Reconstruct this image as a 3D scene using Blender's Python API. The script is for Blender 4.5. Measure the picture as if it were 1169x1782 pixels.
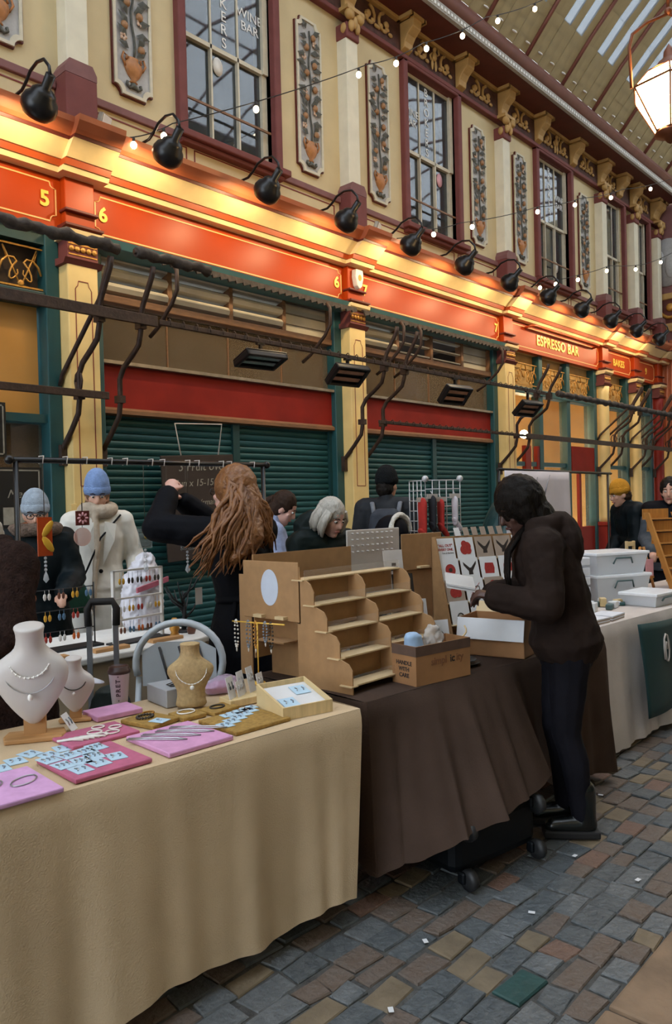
import bpy, bmesh, math, random
from mathutils import Vector, Matrix, Euler
for _o in list(bpy.data.objects): bpy.data.objects.remove(_o)
sc = bpy.context.scene
COL = sc.collection
R = math.radians
# ------------------------------------------------------------------ camera
YAW, PITCH, ROLL, EYE, FPX = R(42.6), R(-0.7), R(-1.43), 1.53, 1337.0
_f0 = Vector((math.cos(YAW), math.sin(YAW), 0)); _r0 = Vector((math.sin(YAW), -math.cos(YAW), 0)); _u0 = Vector((0, 0, 1))
FWD = _f0*math.cos(PITCH)+_u0*math.sin(PITCH); _u1 = _u0*math.cos(PITCH)-_f0*math.sin(PITCH)
RGT = _r0*math.cos(ROLL)+_u1*math.sin(ROLL); UPV = _u1*math.cos(ROLL)-_r0*math.sin(ROLL)
CAM = Vector((0, 0, EYE))
cd = bpy.data.cameras.new('camera'); co = bpy.data.objects.new('camera', cd); COL.objects.link(co)
m = Matrix((RGT, UPV, -FWD)).transposed().to_4x4(); m.translation = CAM; co.matrix_world = m
cd.sensor_fit = 'VERTICAL'; cd.sensor_height = 36.0; cd.lens = FPX/1782*36.0; cd.clip_start = 0.02; cd.clip_end = 200
sc.camera = co
# ------------------------------------------------------------------ world, light, exposure
w = bpy.data.worlds.new('overcast_sky'); sc.world = w; w.use_nodes = True
_b = w.node_tree.nodes['Background']; _b.inputs[0].default_value = (0.80, 0.90, 1.0, 1); _b.inputs[1].default_value = 4.9
sc.view_settings.view_transform = 'Standard'; sc.view_settings.look = 'None'
sc.view_settings.gamma = 1.0; sc.view_settings.use_curve_mapping = False; sc.view_settings.exposure = 0.0
LAMP_W = 36.0
# ------------------------------------------------------------------ survey helpers: measured image points turned into real positions on known planes
def ray(x, y): return FWD+RGT*((x-584.5)/FPX)-UPV*((y-891.0)/FPX)
def atY(x, y, Y): r = ray(x, y); return CAM+r*(Y/r.y)
def atZ(x, y, Z): r = ray(x, y); return CAM+r*((Z-EYE)/r.z)
def atX(x, y, X): r = ray(x, y); return CAM+r*(X/r.x)
# ------------------------------------------------------------------ materials
def lin(c):
    if isinstance(c, str):
        c = [int(c[i:i+2], 16)/255 for i in (0, 2, 4)]
        c = [x/12.92 if x <= 0.04045 else ((x+0.055)/1.055)**2.4 for x in c]
    return (c[0], c[1], c[2], 1)
M = {}
def mat(name, col, rough=0.6, metal=0.0, var=0.12, scale=14.0, bump=0.0, bscale=60.0, col2=None, spec=0.5, stretch=None, coat=0.0):
    """principled surface with noise-driven colour variation and fine relief"""
    mt = bpy.data.materials.new(name); mt.use_nodes = True; nt = mt.node_tree; N = nt.nodes; L = nt.links
    p = N['Principled BSDF']; p.inputs['Roughness'].default_value = rough; p.inputs['Metallic'].default_value = metal
    p.inputs['Specular IOR Level'].default_value = spec; p.inputs['Coat Weight'].default_value = coat
    c = lin(col); tc = N.new('ShaderNodeTexCoord'); mp = N.new('ShaderNodeMapping')
    L.new(tc.outputs['Object'], mp.inputs[0])
    if stretch: mp.inputs['Scale'].default_value = stretch
    if var > 0 or col2:
        nz = N.new('ShaderNodeTexNoise'); nz.inputs['Scale'].default_value = scale; nz.inputs['Detail'].default_value = 5
        L.new(mp.outputs[0], nz.inputs[0]); rp = N.new('ShaderNodeValToRGB'); L.new(nz.outputs[0], rp.inputs[0])
        c2 = lin(col2) if col2 else tuple(min(1, v*(1+var)) for v in c[:3])+(1,)
        c1 = c if col2 else tuple(v*(1-var) for v in c[:3])+(1,)
        rp.color_ramp.elements[0].color = c1; rp.color_ramp.elements[1].color = c2
        rp.color_ramp.elements[0].position = 0.33; rp.color_ramp.elements[1].position = 0.67
        L.new(rp.outputs[0], p.inputs['Base Color'])
    else: p.inputs['Base Color'].default_value = c
    if bump > 0:
        nb = N.new('ShaderNodeTexNoise'); nb.inputs['Scale'].default_value = bscale; nb.inputs['Detail'].default_value = 4
        L.new(mp.outputs[0], nb.inputs[0]); bp = N.new('ShaderNodeBump'); bp.inputs['Strength'].default_value = bump; bp.inputs['Distance'].default_value = 0.01
        L.new(nb.outputs[0], bp.inputs['Height']); L.new(bp.outputs[0], p.inputs['Normal'])
    M[name] = mt; return mt
def emit(name, col, strength):
    mt = bpy.data.materials.new(name); mt.use_nodes = True; nt = mt.node_tree
    p = nt.nodes['Principled BSDF']; p.inputs['Base Color'].default_value = lin(col)
    p.inputs['Emission Color'].default_value = lin(col); p.inputs['Emission Strength'].default_value = strength
    M[name] = mt; return mt
def clear(name, col, tint=0.15, rough=0.05, gloss=True):
    """thin clear sheet: mostly see-through, a little gloss and tint"""
    mt = bpy.data.materials.new(name); mt.use_nodes = True; nt = mt.node_tree; N = nt.nodes; L = nt.links
    p = N['Principled BSDF']; p.inputs['Base Color'].default_value = lin(col); p.inputs['Roughness'].default_value = rough
    tr = N.new('ShaderNodeBsdfTransparent'); mx = N.new('ShaderNodeMixShader'); mx.inputs[0].default_value = tint
    L.new(tr.outputs[0], mx.inputs[1]); L.new(p.outputs[0], mx.inputs[2]); L.new(mx.outputs[0], N['Material Output'].inputs[0])
    M[name] = mt; return mt
# ------------------------------------------------------------------ mesh builder
class MB:
    def __init__(s): s.v = []; s.f = []; s.sm = []; s.mi = []; s.m = 0; s.T = None
    def add(s, vs, fs, smooth=False):
        o = len(s.v)
        s.v += [tuple(s.T @ Vector(q)) if s.T else tuple(q) for q in vs]
        for f in fs: s.f.append(tuple(i+o for i in f)); s.sm.append(smooth); s.mi.append(s.m)
        return s
    def box(s, x0, x1, y0, y1, z0, z1):
        return s.add([(x0,y0,z0),(x1,y0,z0),(x1,y1,z0),(x0,y1,z0),(x0,y0,z1),(x1,y0,z1),(x1,y1,z1),(x0,y1,z1)],
            [(0,3,2,1),(4,5,6,7),(0,1,5,4),(1,2,6,5),(2,3,7,6),(3,0,4,7)])
    def cbox(s, c, d, rot=None):
        vs = [Vector((sx*d[0]/2, sy*d[1]/2, sz*d[2]/2)) for sz in (-1,1) for sx, sy in ((-1,-1),(1,-1),(1,1),(-1,1))]
        if rot: vs = [rot @ q for q in vs]
        return s.add([q+Vector(c) for q in vs], [(0,3,2,1),(4,5,6,7),(0,1,5,4),(1,2,6,5),(2,3,7,6),(3,0,4,7)])
    def prism(s, poly, axis, a, b, smooth=False):
        """polygon (u,v) extruded along axis from a to b; axis x: (y,z), y: (x,z), z: (x,y)"""
        n = len(poly)
        def P(u, v, t): return {'x': (t,u,v), 'y': (u,t,v), 'z': (u,v,t)}[axis]
        vs = [P(u,v,a) for u,v in poly]+[P(u,v,b) for u,v in poly]
        s.add(vs, [tuple(range(n))[::-1], tuple(range(n,2*n))])
        o = len(s.v)-2*n
        for i in range(n): s.f.append((o+i, o+(i+1)%n, o+n+(i+1)%n, o+n+i)); s.sm.append(smooth); s.mi.append(s.m)
        return s
    def tube(s, pts, r, n=8, cap=True, flat=1.0):
        pts = [Vector(p) for p in pts]; K = len(pts); rr = r if isinstance(r, (list, tuple)) else [r]*K
        rings = []; ref = None
        for i, p in enumerate(pts):
            t = (pts[min(i+1,K-1)]-pts[max(i-1,0)])
            t = t.normalized() if t.length > 1e-9 else Vector((0,0,1))
            if ref is None: ref = Vector((0,0,1)) if abs(t.z) < 0.9 else Vector((1,0,0))
            a = t.cross(ref)
            if a.length < 1e-6: a = t.orthogonal()
            a.normalize(); b = a.cross(t).normalized(); ref = b
            rings.append([p+a*(math.cos(2*math.pi*k/n)*rr[i])+b*(math.sin(2*math.pi*k/n)*rr[i]*flat) for k in range(n)])
        vs = [q for rg in rings for q in rg]
        fs = [(i*n+k, i*n+(k+1)%n, (i+1)*n+(k+1)%n, (i+1)*n+k) for i in range(K-1) for k in range(n)]
        s.add(vs, fs, True)
        if cap:
            o = len(s.v)-len(vs); s.f += [tuple(o+k for k in range(n))[::-1], tuple(o+(K-1)*n+k for k in range(n))]; s.sm += [False]*2; s.mi += [s.m]*2
        return s
    def lathe(s, prof, c=(0,0,0), n=16, rot=None, sx=1.0, sy=1.0):
        """profile [(r,z)...] spun round local z"""
        c = Vector(c); K = len(prof); vs = []
        for r, z in prof:
            for k in range(n):
                q = Vector((r*math.cos(2*math.pi*k/n)*sx, r*math.sin(2*math.pi*k/n)*sy, z))
                vs.append((rot @ q if rot else q)+c)
        fs = [(i*n+k, i*n+(k+1)%n, (i+1)*n+(k+1)%n, (i+1)*n+k) for i in range(K-1) for k in range(n)]
        s.add(vs, fs, True); o = len(s.v)-len(vs)
        if prof[0][0] > 1e-5: s.f.append(tuple(o+k for k in range(n))[::-1]); s.sm.append(False); s.mi.append(s.m)
        if prof[-1][0] > 1e-5: s.f.append(tuple(o+(K-1)*n+k for k in range(n))); s.sm.append(False); s.mi.append(s.m)
        return s
    def ball(s, c, r, n=10, rot=None):
        rx, ry, rz = (r, r, r) if not isinstance(r, (list, tuple)) else r
        prof = [(max(1e-6, math.sin(math.pi*i/(n//2+1))), -math.cos(math.pi*i/(n//2+1))) for i in range(n//2+2)]
        c = Vector(c); vs = []
        for q, z in prof:
            for k in range(n):
                p = Vector((q*math.cos(2*math.pi*k/n)*rx, q*math.sin(2*math.pi*k/n)*ry, z*rz)); vs.append((rot @ p if rot else p)+c)
        K = len(prof)
        return s.add(vs, [(i*n+k, i*n+(k+1)%n, (i+1)*n+(k+1)%n, (i+1)*n+k) for i in range(K-1) for k in range(n)], True)
    def grid(s, fn, nu, nv, smooth=True):
        vs = [fn(i/nu, j/nv) for j in range(nv+1) for i in range(nu+1)]
        return s.add(vs, [(j*(nu+1)+i, j*(nu+1)+i+1, (j+1)*(nu+1)+i+1, (j+1)*(nu+1)+i) for j in range(nv) for i in range(nu)], smooth)
    def mesh(s, name, mats):
        me = bpy.data.meshes.new(name); me.from_pydata(s.v, [], s.f)
        for k in (mats if isinstance(mats, (list, tuple)) else [mats]): me.materials.append(M[k] if isinstance(k, str) else k)
        me.polygons.foreach_set('use_smooth', s.sm); me.polygons.foreach_set('material_index', s.mi)
        me.update(); return me
    def build(s, name, mats, parent=None, **kw):
        return link(name, s.mesh(name, mats), parent, **kw)
def link(name, me, parent=None, loc=None, rz=0, label=None, cat=None, group=None, kind=None, bevel=0, solid=0, sub=0, rot=None):
    o = bpy.data.objects.new(name, me); COL.objects.link(o)
    if parent is not None: o.parent = parent
    if loc is not None: o.location = loc
    if rz: o.rotation_euler = (0, 0, rz)
    if rot is not None: o.rotation_euler = rot
    if solid: md = o.modifiers.new('solid', 'SOLIDIFY'); md.thickness = solid; md.offset = 0
    if bevel: md = o.modifiers.new('bevel', 'BEVEL'); md.width = bevel; md.segments = 2; md.limit_method = 'ANGLE'
    if sub: md = o.modifiers.new('sub', 'SUBSURF'); md.levels = sub; md.render_levels = sub
    tag(o, label, cat, group, kind); return o
def tag(o, label=None, cat=None, group=None, kind=None):
    if label: o['label'] = label
    if cat: o['category'] = cat
    if group: o['group'] = group
    if kind: o['kind'] = kind
    return o
def thing(name, loc=(0,0,0), rz=0, label=None, cat=None, group=None, kind=None, parent=None, rot=None):
    o = bpy.data.objects.new(name, None); COL.objects.link(o); o.location = loc; o.rotation_euler = rot if rot is not None else (0,0,rz); o.empty_display_size = 0.05
    if parent is not None: o.parent = parent
    return tag(o, label, cat, group, kind)
def copy_tree(o, parent=None, loc=None, rz=None, label=None, group=None):
    c = o.copy(); COL.objects.link(c)
    if parent is not None: c.parent = parent
    if loc is not None: c.location = loc
    if rz is not None: c.rotation_euler = (0,0,rz)
    if label: c['label'] = label
    if group: c['group'] = group
    for ch in list(o.children): copy_tree(ch, c)
    return c
_tc = {}
def text_mesh(txt, size, extrude=0.004, offset=0.0, shear=0.0, align='CENTER', space=1.0):
    cu = bpy.data.curves.new('lettering', 'FONT'); cu.body = txt; cu.size = size; cu.extrude = extrude; cu.offset = offset; cu.shear = shear
    cu.align_x = align; cu.align_y = 'CENTER'; cu.space_character = space; cu.resolution_u = 3
    o = bpy.data.objects.new('lettering', cu); COL.objects.link(o); bpy.context.view_layer.update()
    me = bpy.data.meshes.new_from_object(o.evaluated_get(bpy.context.evaluated_depsgraph_get()))
    bpy.data.objects.remove(o); bpy.data.curves.remove(cu); return me
def lettering(txt, size, mtl, loc, rot, parent=None, name='lettering', extrude=0.004, offset=0.0, shear=0.0, align='CENTER', space=1.0):
    me = text_mesh(txt, size, extrude, offset, shear, align, space); me.materials.clear(); me.materials.append(M[mtl])
    return link(name, me, parent, loc=loc, rot=rot)
FACE = (math.pi/2, 0, 0)          # lettering standing upright, read from -Y
rnd = random.Random(7)
# ================================================================== materials of the arcade
mat('wall_yellow', 'cbb78c', 0.6, var=0.05, scale=3, bump=0.05)
mat('panel_yellow', 'cbb78c', 0.5, var=0.05, scale=4)
mat('pilaster_cream', 'd9d0b8', 0.55, var=0.05, scale=5)
mat('pilaster_yellow', 'e2c483', 0.5, var=0.07, scale=3)
mat('cornice_yellow', 'ead09c', 0.3, var=0.06, scale=6)
mat('mauve', '7e5654', 0.6, spec=0.25, var=0.08, scale=6)
mat('mauve_red', '723e3a', 0.6, spec=0.25, var=0.08, scale=6)
mat('fascia_red', 'a33806', 0.4, var=0.06, scale=2, spec=0.25)
mat('cornice_red', 'a8481c', 0.4, var=0.08, scale=4)
mat('cornice_orange', 'b4633f', 0.42, var=0.08, scale=4)
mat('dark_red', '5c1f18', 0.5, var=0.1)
mat('board_red', '862016', 0.65, spec=0.2, var=0.1, scale=3)
mat('dado_red', '82231a', 0.5, spec=0.3, var=0.1, scale=3)
mat('soffit_maroon', '5a2418', 0.6, var=0.15, scale=4)
mat('frieze_brown', '4c2c24', 0.7, var=0.4, scale=9, bump=0.4, bscale=18)
mat('gilt', 'c08a3c', 0.4, metal=0.35, var=0.25, scale=30)
mat('gold_letter', 'f0c050', 0.35, metal=0.1, var=0.05)
mat('line_gold', 'e8b070', 0.45, var=0.03)
mat('line_red', '7a2420', 0.5, var=0.03)
mat('trim_cream', 'b08a50', 0.55, var=0.12, scale=8)
mat('gutter_grey', 'a8a49c', 0.6, var=0.15, scale=40)
mat('beam_mauve', '7c4a40', 0.5, var=0.12, scale=5)
mat('teal', '1e4a4e', 0.45, var=0.12, scale=5)
mat('teal_dark', '143a3c', 0.45, var=0.12, scale=5)
mat('shutter_teal', '1b484b', 0.5, spec=0.3, var=0.12, scale=3)
mat('blue_board', '4d7880', 0.5, var=0.08, scale=5)
mat('iron', '3c2c25', 0.6, metal=0.25, var=0.3, scale=20, bump=0.3, bscale=40)
mat('canvas_roll', '403834', 0.85, var=0.3, scale=18, bump=0.5, bscale=30)
mat('black_metal', '1c1a1c', 0.32, metal=0.2, var=0.1)
mat('wood_brown', '7c5638', 0.55, var=0.2, scale=10, stretch=(1,1,8))
mat('steel_ledge', '8c8172', 0.4, metal=0.4, var=0.15)
mat('louvre_grey', 'bfb7a6', 0.45, var=0.12, scale=3)
mat('sash_cream', 'c9bfa8', 0.5, var=0.06)
mat('relief_grey', 'a9a6a4', 0.65, var=0.08, scale=20)
mat('relief_leaf', '4c4a40', 0.6, var=0.25, scale=30)
mat('relief_fruit', '9c7048', 0.5, var=0.25, scale=30)
mat('relief_vase', 'a86e3c', 0.5, var=0.2, scale=15)
mat('relief_flower', 'c8a890', 0.6, var=0.15, scale=30)
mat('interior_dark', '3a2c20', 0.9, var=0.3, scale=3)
mat('interior_tan', 'c09a60', 0.9, var=0.2, scale=2)
mat('interior_warm', 'e0b468', 0.9, var=0.1, scale=2)
mat('white_paint', 'e6e4e0', 0.5, var=0.04)
mat('sticker_white', 'd9d4cc', 0.5, var=0.05)
mat('stone_slab', '7d6650', 0.75, var=0.25, scale=5, bump=0.5, bscale=25)
mat('mortar', '474644', 0.95, var=0.35, scale=20, bump=0.8, bscale=60)
clear('glass_dark', '39424a', 0.55, 0.03); M['glass_dark'].node_tree.nodes['Principled BSDF'].inputs['IOR'].default_value = 2.1
clear('glass_shop', '8a7860', 0.30, 0.08); M['glass_shop'].node_tree.nodes['Principled BSDF'].inputs['Specular IOR Level'].default_value = 0.03
clear('roof_glass', 'c6d2e0', 0.25, 0.2); clear('roof_glass_old', '93a4b8', 0.74, 0.3)
emit('bulb_warm', 'ffe2b4', 20)
emit('bulb_lamp', 'ffc980', 30); emit('bulb_room', 'ffdca6', 210)
def translucent(name, col, f=0.5):
    mt = mat(name, col, 0.7, var=0.12, scale=4); N = mt.node_tree.nodes; L = mt.node_tree.links
    t = N.new('ShaderNodeBsdfTranslucent'); t.inputs[0].default_value = lin(col); mx = N.new('ShaderNodeMixShader'); mx.inputs[0].default_value = f
    L.new(N['Principled BSDF'].outputs[0], mx.inputs[1]); L.new(t.outputs[0], mx.inputs[2]); L.new(mx.outputs[0], N['Material Output'].inputs[0])
translucent('roof_plank', 'a89a7c', 0.35)
mat('frosted_orange', 'c08a48', 0.16, var=0.04, scale=3)
# ================================================================== layout of the facade
PX = [-0.18, 3.87, 7.92, 11.97, 16.02, 17.75, 19.2]
WALL_Y, PIL_Y, FAS_Y, REC_Y = 6.95, 6.78, 6.90, 7.10
XL, XR = -16.0, 19.45
# ---- upper wall with window openings
bay_mid = [1.845, 5.895, 9.945, 13.995]
wins = [(c-0.66, c+0.66, 5.66, 8.02) for c in bay_mid] + [(16.28, 17.3, 5.66, 8.02), (18.02, 18.8, 5.66, 8.02)]
wall = MB(); xs = XL
for (a, b, z0, z1) in wins:
    wall.box(xs, a, WALL_Y, 7.25, 5.0, 8.95); wall.box(a, b, WALL_Y, 7.25, 5.0, z0); wall.box(a, b, WALL_Y, 7.25, z1, 8.95); xs = b
wall.box(xs, XR, WALL_Y, 7.25, 5.0, 8.95); wall.box(XL, XR, 7.02, 7.25, 4.2, 5.0); wall.box(XL, -0.34, 6.97, 7.25, 0, 4.2)
WB = wall.build('wall_back', 'wall_yellow', kind='structure', label='pale yellow painted upper wall of the arcade', cat='wall')
def bar(name, mt, x0, x1, y0, y1, z0, z1, parent=None, **kw): return MB().box(x0,x1,y0,y1,z0,z1).build(name, mt, parent, **kw)
# string course and the lower frieze panels
for i in range(len(PX)-1):
    a, b = PX[i]+0.17, PX[i+1]-0.17
    bar('string_course', 'mauve', a, b, 6.89, WALL_Y+0.01, 5.55, 5.63, WB, bevel=0.01)
    bar('frieze_panel', 'panel_yellow', a, b, 6.93, WALL_Y+0.01, 5.0, 5.55, WB)
    m_ = MB(); y = 6.922
    n = 3 if b-a > 3 else 1
    for k in range(n):
        u0 = a+0.1+(b-a-0.1)*k/n; u1 = a+(b-a-0.1)*(k+1)/n; z0, z1, t = 5.09, 5.5, 0.012
        m_.box(u0,u1,y,6.935,z1-t,z1); m_.box(u0,u1,y,6.935,z0,z0+t); m_.box(u0,u0+t,y,6.935,z0,z1); m_.box(u1-t,u1,y,6.935,z0,z1)
    m_.build('panel_line', 'line_red', WB)
# upper pilasters
for x in PX:
    h = 0.115
    bar('upper_pilaster', 'pilaster_cream', x-h, x+h, PIL_Y, WALL_Y+0.01, 5.7, 7.76, WB, bevel=0.008)
    p = MB().box(x-0.165, x+0.165, PIL_Y-0.06, WALL_Y+0.01, 5.05, 5.66); p.build('pilaster_base', 'mauve_red', WB, bevel=0.01)
    MB().prism([(x-0.165,5.66),(x+0.165,5.66),(x+0.165,5.72),(x+0.12,5.80),(x-0.12,5.80),(x-0.165,5.72)], 'y', PIL_Y-0.06, WALL_Y+0.01).build('base_cap', 'mauve', WB)
    cap = MB().box(x-0.13,x+0.13,PIL_Y-0.03,WALL_Y+0.01,7.74,7.95); cap.build('capital', 'mauve_red', WB, bevel=0.02)
    cp = MB()
    for sx in (-1, 1):
        cp.lathe([(0.001,-0.05),(0.06,-0.04),(0.075,0),(0.06,0.04),(0.001,0.05)], (x+sx*0.10, PIL_Y-0.06, 8.03), 12, Matrix.Rotation(R(90),3,'X'))
        cp.ball((x+sx*0.06, PIL_Y-0.05, 7.9), (0.05,0.04,0.08)); cp.ball((x+sx*0.13, PIL_Y+0.03, 7.87), (0.03,0.05,0.07))
    cp.ball((x, PIL_Y-0.06, 7.95), (0.05,0.04,0.09)); cp.box(x-0.17,x+0.17,PIL_Y-0.09,WALL_Y,8.08,8.13)
    cp.build('capital_scroll', 'trim_cream', WB)
# carved panels: vase with fruiting branch
def relief_panel(x, first=[]):
    if first: return copy_tree(first[0], WB, loc=(x, 6.95, 6.775))
    t = thing('relief_panel', (x, 6.95, 6.775), parent=WB); W, H, q = 0.225, 0.985, 0.085
    def outline(W, H, q):
        o = []
        for cx, cz, a0 in ((W,H,270),(-W,H,0),(-W,-H,90),(W,-H,180)):
            for k in range(5):
                a = R(a0-k*22.5) ; o.append((cx+q*math.cos(a), cz+q*math.sin(a)))
        return o
    oo = outline(W, H, q); oi = outline(W-0.03, H-0.03, q+0.01); n = len(oo)
    fm = MB(); y0, y1, y2 = -0.05, -0.06, -0.02
    vs = [(a,0,b) for a,b in oo]+[(a,y0,b) for a,b in oo]+[(a,y0,b) for a,b in oi]+[(a,y2,b) for a,b in oi]
    fs = []
    for k in range(n):
        j = (k+1)%n
        for L_ in range(3): fs.append((L_*n+k, L_*n+j, (L_+1)*n+j, (L_+1)*n+k))
    fm.add(vs, fs); fm.build('panel_frame', 'sash_cream', t)
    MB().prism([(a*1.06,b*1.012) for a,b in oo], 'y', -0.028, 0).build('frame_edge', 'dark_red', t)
    MB().prism(oi, 'y', -0.032, -0.01).build('panel_ground', 'relief_grey', t)
    v = MB(); v.lathe([(0.02,-0.12),(0.05,-0.11),(0.03,-0.085),(0.075,-0.04),(0.11,0.03),(0.105,0.08),(0.06,0.12),(0.07,0.14)], (0,-0.035,-0.72), 14, sy=0.45)
    for s in (-1,1): v.tube([(s*0.1,-0.05,-0.69),(s*0.14,-0.05,-0.62),(s*0.12,-0.05,-0.56),(s*0.08,-0.05,-0.58),(s*0.09,-0.05,-0.62)], 0.012, 6)
    v.build('vase', 'relief_vase', t)
    f = MB(); f.lathe([(0.03,0),(0.045,0.03),(0.02,0.07)], (0,-0.04,-0.9), 10, sy=0.5)
    for s in (-1,1): f.tube([(0,-0.045,-0.86),(s*0.05,-0.045,-0.9),(s*0.085,-0.045,-0.87),(s*0.075,-0.045,-0.84)], 0.016, 6)
    f.build('vase_foot', 'relief_leaf', t)
    st = [(0.0,-0.05,-0.6)]; rr = random.Random(3)
    for k in range(1,13): st.append((0.02*math.sin(k*1.3), -0.05, -0.6+k*0.12))
    MB().tube(st, 0.012, 6).build('stem', 'relief_leaf', t)
    lf = MB(); lf.add([(0,0,0),(0.026,-0.02,0.05),(0,-0.028,0.06),(-0.026,-0.02,0.05),(0,-0.008,0.125),(0,0,0.05)], [(0,1,2),(0,2,3),(2,1,4),(3,2,4),(0,5,1),(0,3,5),(1,5,4),(5,3,4)])
    lme = lf.mesh('leaf', 'relief_leaf'); fme = MB().ball((0,0,0), (0.042,0.03,0.045), 10).mesh('fruit', 'relief_fruit')
    wm = MB()
    for k in range(5): wm.ball((0.026*math.cos(k*1.257),0,0.026*math.sin(k*1.257)), (0.02,0.012,0.02), 6)
    wme = wm.mesh('flower', 'relief_flower')
    for k in range(26):
        s = -1 if k % 2 else 1; z = -0.55+k*0.056; a = s*R(rr.uniform(35,100))
        o = link('leaf', lme, t, loc=(s*rr.uniform(0.015,0.07), -0.045, z), rot=(0, a, 0)); o.scale = (1.15,1,rr.uniform(1.0,1.5)); o.scale[0] = 1.5
    for k in range(9): link('fruit', fme, t, loc=((-1)**k*rr.uniform(0.05,0.11), -0.055, -0.46+k*0.15+rr.uniform(-0.03,0.03)))
    for k in range(6): link('flower', wme, t, loc=((-1)**(k+1)*rr.uniform(0.07,0.12), -0.05, -0.4+k*0.22))
    first.append(t); return t
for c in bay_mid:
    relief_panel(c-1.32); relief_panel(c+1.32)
# upper frieze, consoles, soffit, gutter
CONS = sorted([c+s*0.72 for c in bay_mid for s in (-1,1)]+PX[:]+[19.0, 17.0])
EV = thing('trim_1', (0,0,0), kind='structure', label='deep maroon eaves with brown scrolled frieze, consoles and grey gutter', cat='eaves')
bar('frieze', 'frieze_brown', XL, XR, 6.88, 6.96, 8.12, 8.6, EV)
bar('frieze_mould', 'mauve_red', XL, XR, 6.85, 6.95, 8.06, 8.13, EV, bevel=0.015)
def scroll_mesh():
    s = MB(); pts = [(0.02+0.16*(k/14)*math.cos(k*0.55), 0, 0.16*(k/14)*math.sin(k*0.55)) for k in range(15)]
    s.tube(pts, [0.012+0.0012*k for k in range(15)], 6)
    for k in range(5): s.ball((0.18-0.07*k, -0.01, -0.1+0.05*(k%2)), (0.05,0.02,0.03), 8)
    s.ball((0,-0.02,0), (0.05,0.03,0.05), 8); return s.mesh('scroll_ornament', 'trim_cream')
SCM = scroll_mesh()
FIG = MB(); FIG.ball((0,-0.02,0.13),(0.035,0.03,0.045),8); FIG.ball((0,-0.015,0.03),(0.06,0.035,0.08),8); FIG.ball((-0.05,-0.01,-0.1),(0.03,0.02,0.09),8); FIG.ball((0.04,-0.01,-0.1),(0.03,0.02,0.09),8)
FIG.tube([(-0.06,-0.02,0.06),(-0.12,-0.02,0.0),(-0.09,-0.02,-0.06)],0.016,6); FIG.tube([(0.06,-0.02,0.06),(0.12,-0.02,0.1),(0.1,-0.02,0.17)],0.016,6)
FGM = FIG.mesh('carved_figure', 'trim_cream')
cm = MB(); prof = [(6.88,8.14),(6.80,8.18),(6.79,8.26),(6.74,8.34),(6.64,8.42),(6.62,8.55),(6.88,8.55)]
cm.prism(prof, 'x', -0.10, 0.10); CNM = cm.mesh('console', 'trim_cream')
for k, x in enumerate(CONS):
    link('console', CNM, EV, loc=(x,0,0), bevel=0.012)
    if k+1 < len(CONS):
        x2 = CONS[k+1]; mid = (x+x2)/2; a, b = x+0.14, x2-0.14
        inb = any(abs(mid-c) < 0.1 for c in bay_mid)
        if b-a > 0.5:
            link('scroll_ornament', SCM, EV, loc=(mid-0.35 if inb else mid-0.2, 6.87, 8.35)); o = link('scroll_ornament', SCM, EV, loc=(mid+0.35 if inb else mid+0.2, 6.87, 8.35)); o.scale = (-1,1,1)
            if inb: link('carved_figure', FGM, EV, loc=(mid, 6.86, 8.35))
        bar('bed_mould', 'trim_cream', a, b, 6.82, 6.9, 8.53, 8.585, EV)
    t_ = MB().box(x-0.16,x+0.16,6.60,6.67,8.53,8.585); t_.box(x-0.19,x-0.13,6.60,6.9,8.53,8.585); t_.box(x+0.13,x+0.19,6.60,6.9,8.53,8.585); t_.build('bed_mould', 'trim_cream', EV)
bar('soffit', 'soffit_maroon', XL, XR, 6.30, 6.95, 8.585, 8.65, EV)
MB().prism([(6.36,8.57),(6.36,8.66),(6.30,8.70),(6.28,8.66),(6.30,8.57)], 'x', XL, XR).build('gutter_band', 'gutter_grey', EV)
dm = MB()
for k in range(170): x = 5.0+k*0.085; dm.box(x, x+0.045, 6.284, 6.31, 8.595, 8.64)
dm.build('dentil_row', 'white_paint', EV, kind='stuff')
MB().prism([(6.34,8.66),(6.26,8.70),(6.20,8.78),(6.22,8.86),(6.28,8.94),(6.4,8.96),(6.4,8.66)], 'x', XL, XR, smooth=True).build('eaves_beam', 'beam_mauve', EV)
# ---- roof
RF = thing('ceiling', (0,0,0), kind='structure', label='vaulted timber and glass roof with dark red ribs', cat='roof')
arc = [(6.28,8.92),(5.69,9.57),(5.02,10.22),(4.0,10.93),(2.6,11.55),(1.0,11.8)]
arc = arc+[(2-y, z) for y, z in arc[::-1][1:]]
def arc_pt(t):
    t = t*(len(arc)-1); i = min(int(t), len(arc)-2); f = t-i; return (arc[i][0]*(1-f)+arc[i+1][0]*f, arc[i][1]*(1-f)+arc[i+1][1]*f)
rib = MB().tube([(0,y,z-0.03) for y,z in arc], 0.035, 6).mesh('rib', 'beam_mauve')
NR = 23
for k in range(-14, 20): link('rib', rib, RF, loc=(10.49+1.29*(k-6.0), 0, 0))
def strip(t0, t1, w, name, mt, solid=0.02):
    s = MB(); n = 4; s.T = None
    pts = [arc_pt(t0+(t1-t0)*k/n) for k in range(n+1)]
    for i in range(n):
        (ya,za),(yb,zb) = pts[i], pts[i+1]
        s.add([(-w/2,ya,za),(w/2,ya,za),(w/2,yb,zb),(-w/2,yb,zb),(-w/2,ya,za+solid),(w/2,ya,za+solid),(w/2,yb,zb+solid),(-w/2,yb,zb+solid)],
              [(0,3,2,1),(4,5,6,7),(0,1,5,4),(2,3,7,6),(1,2,6,5),(3,0,4,7)])
    return s.mesh(name, mt)
pw = 1.29/6
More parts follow.
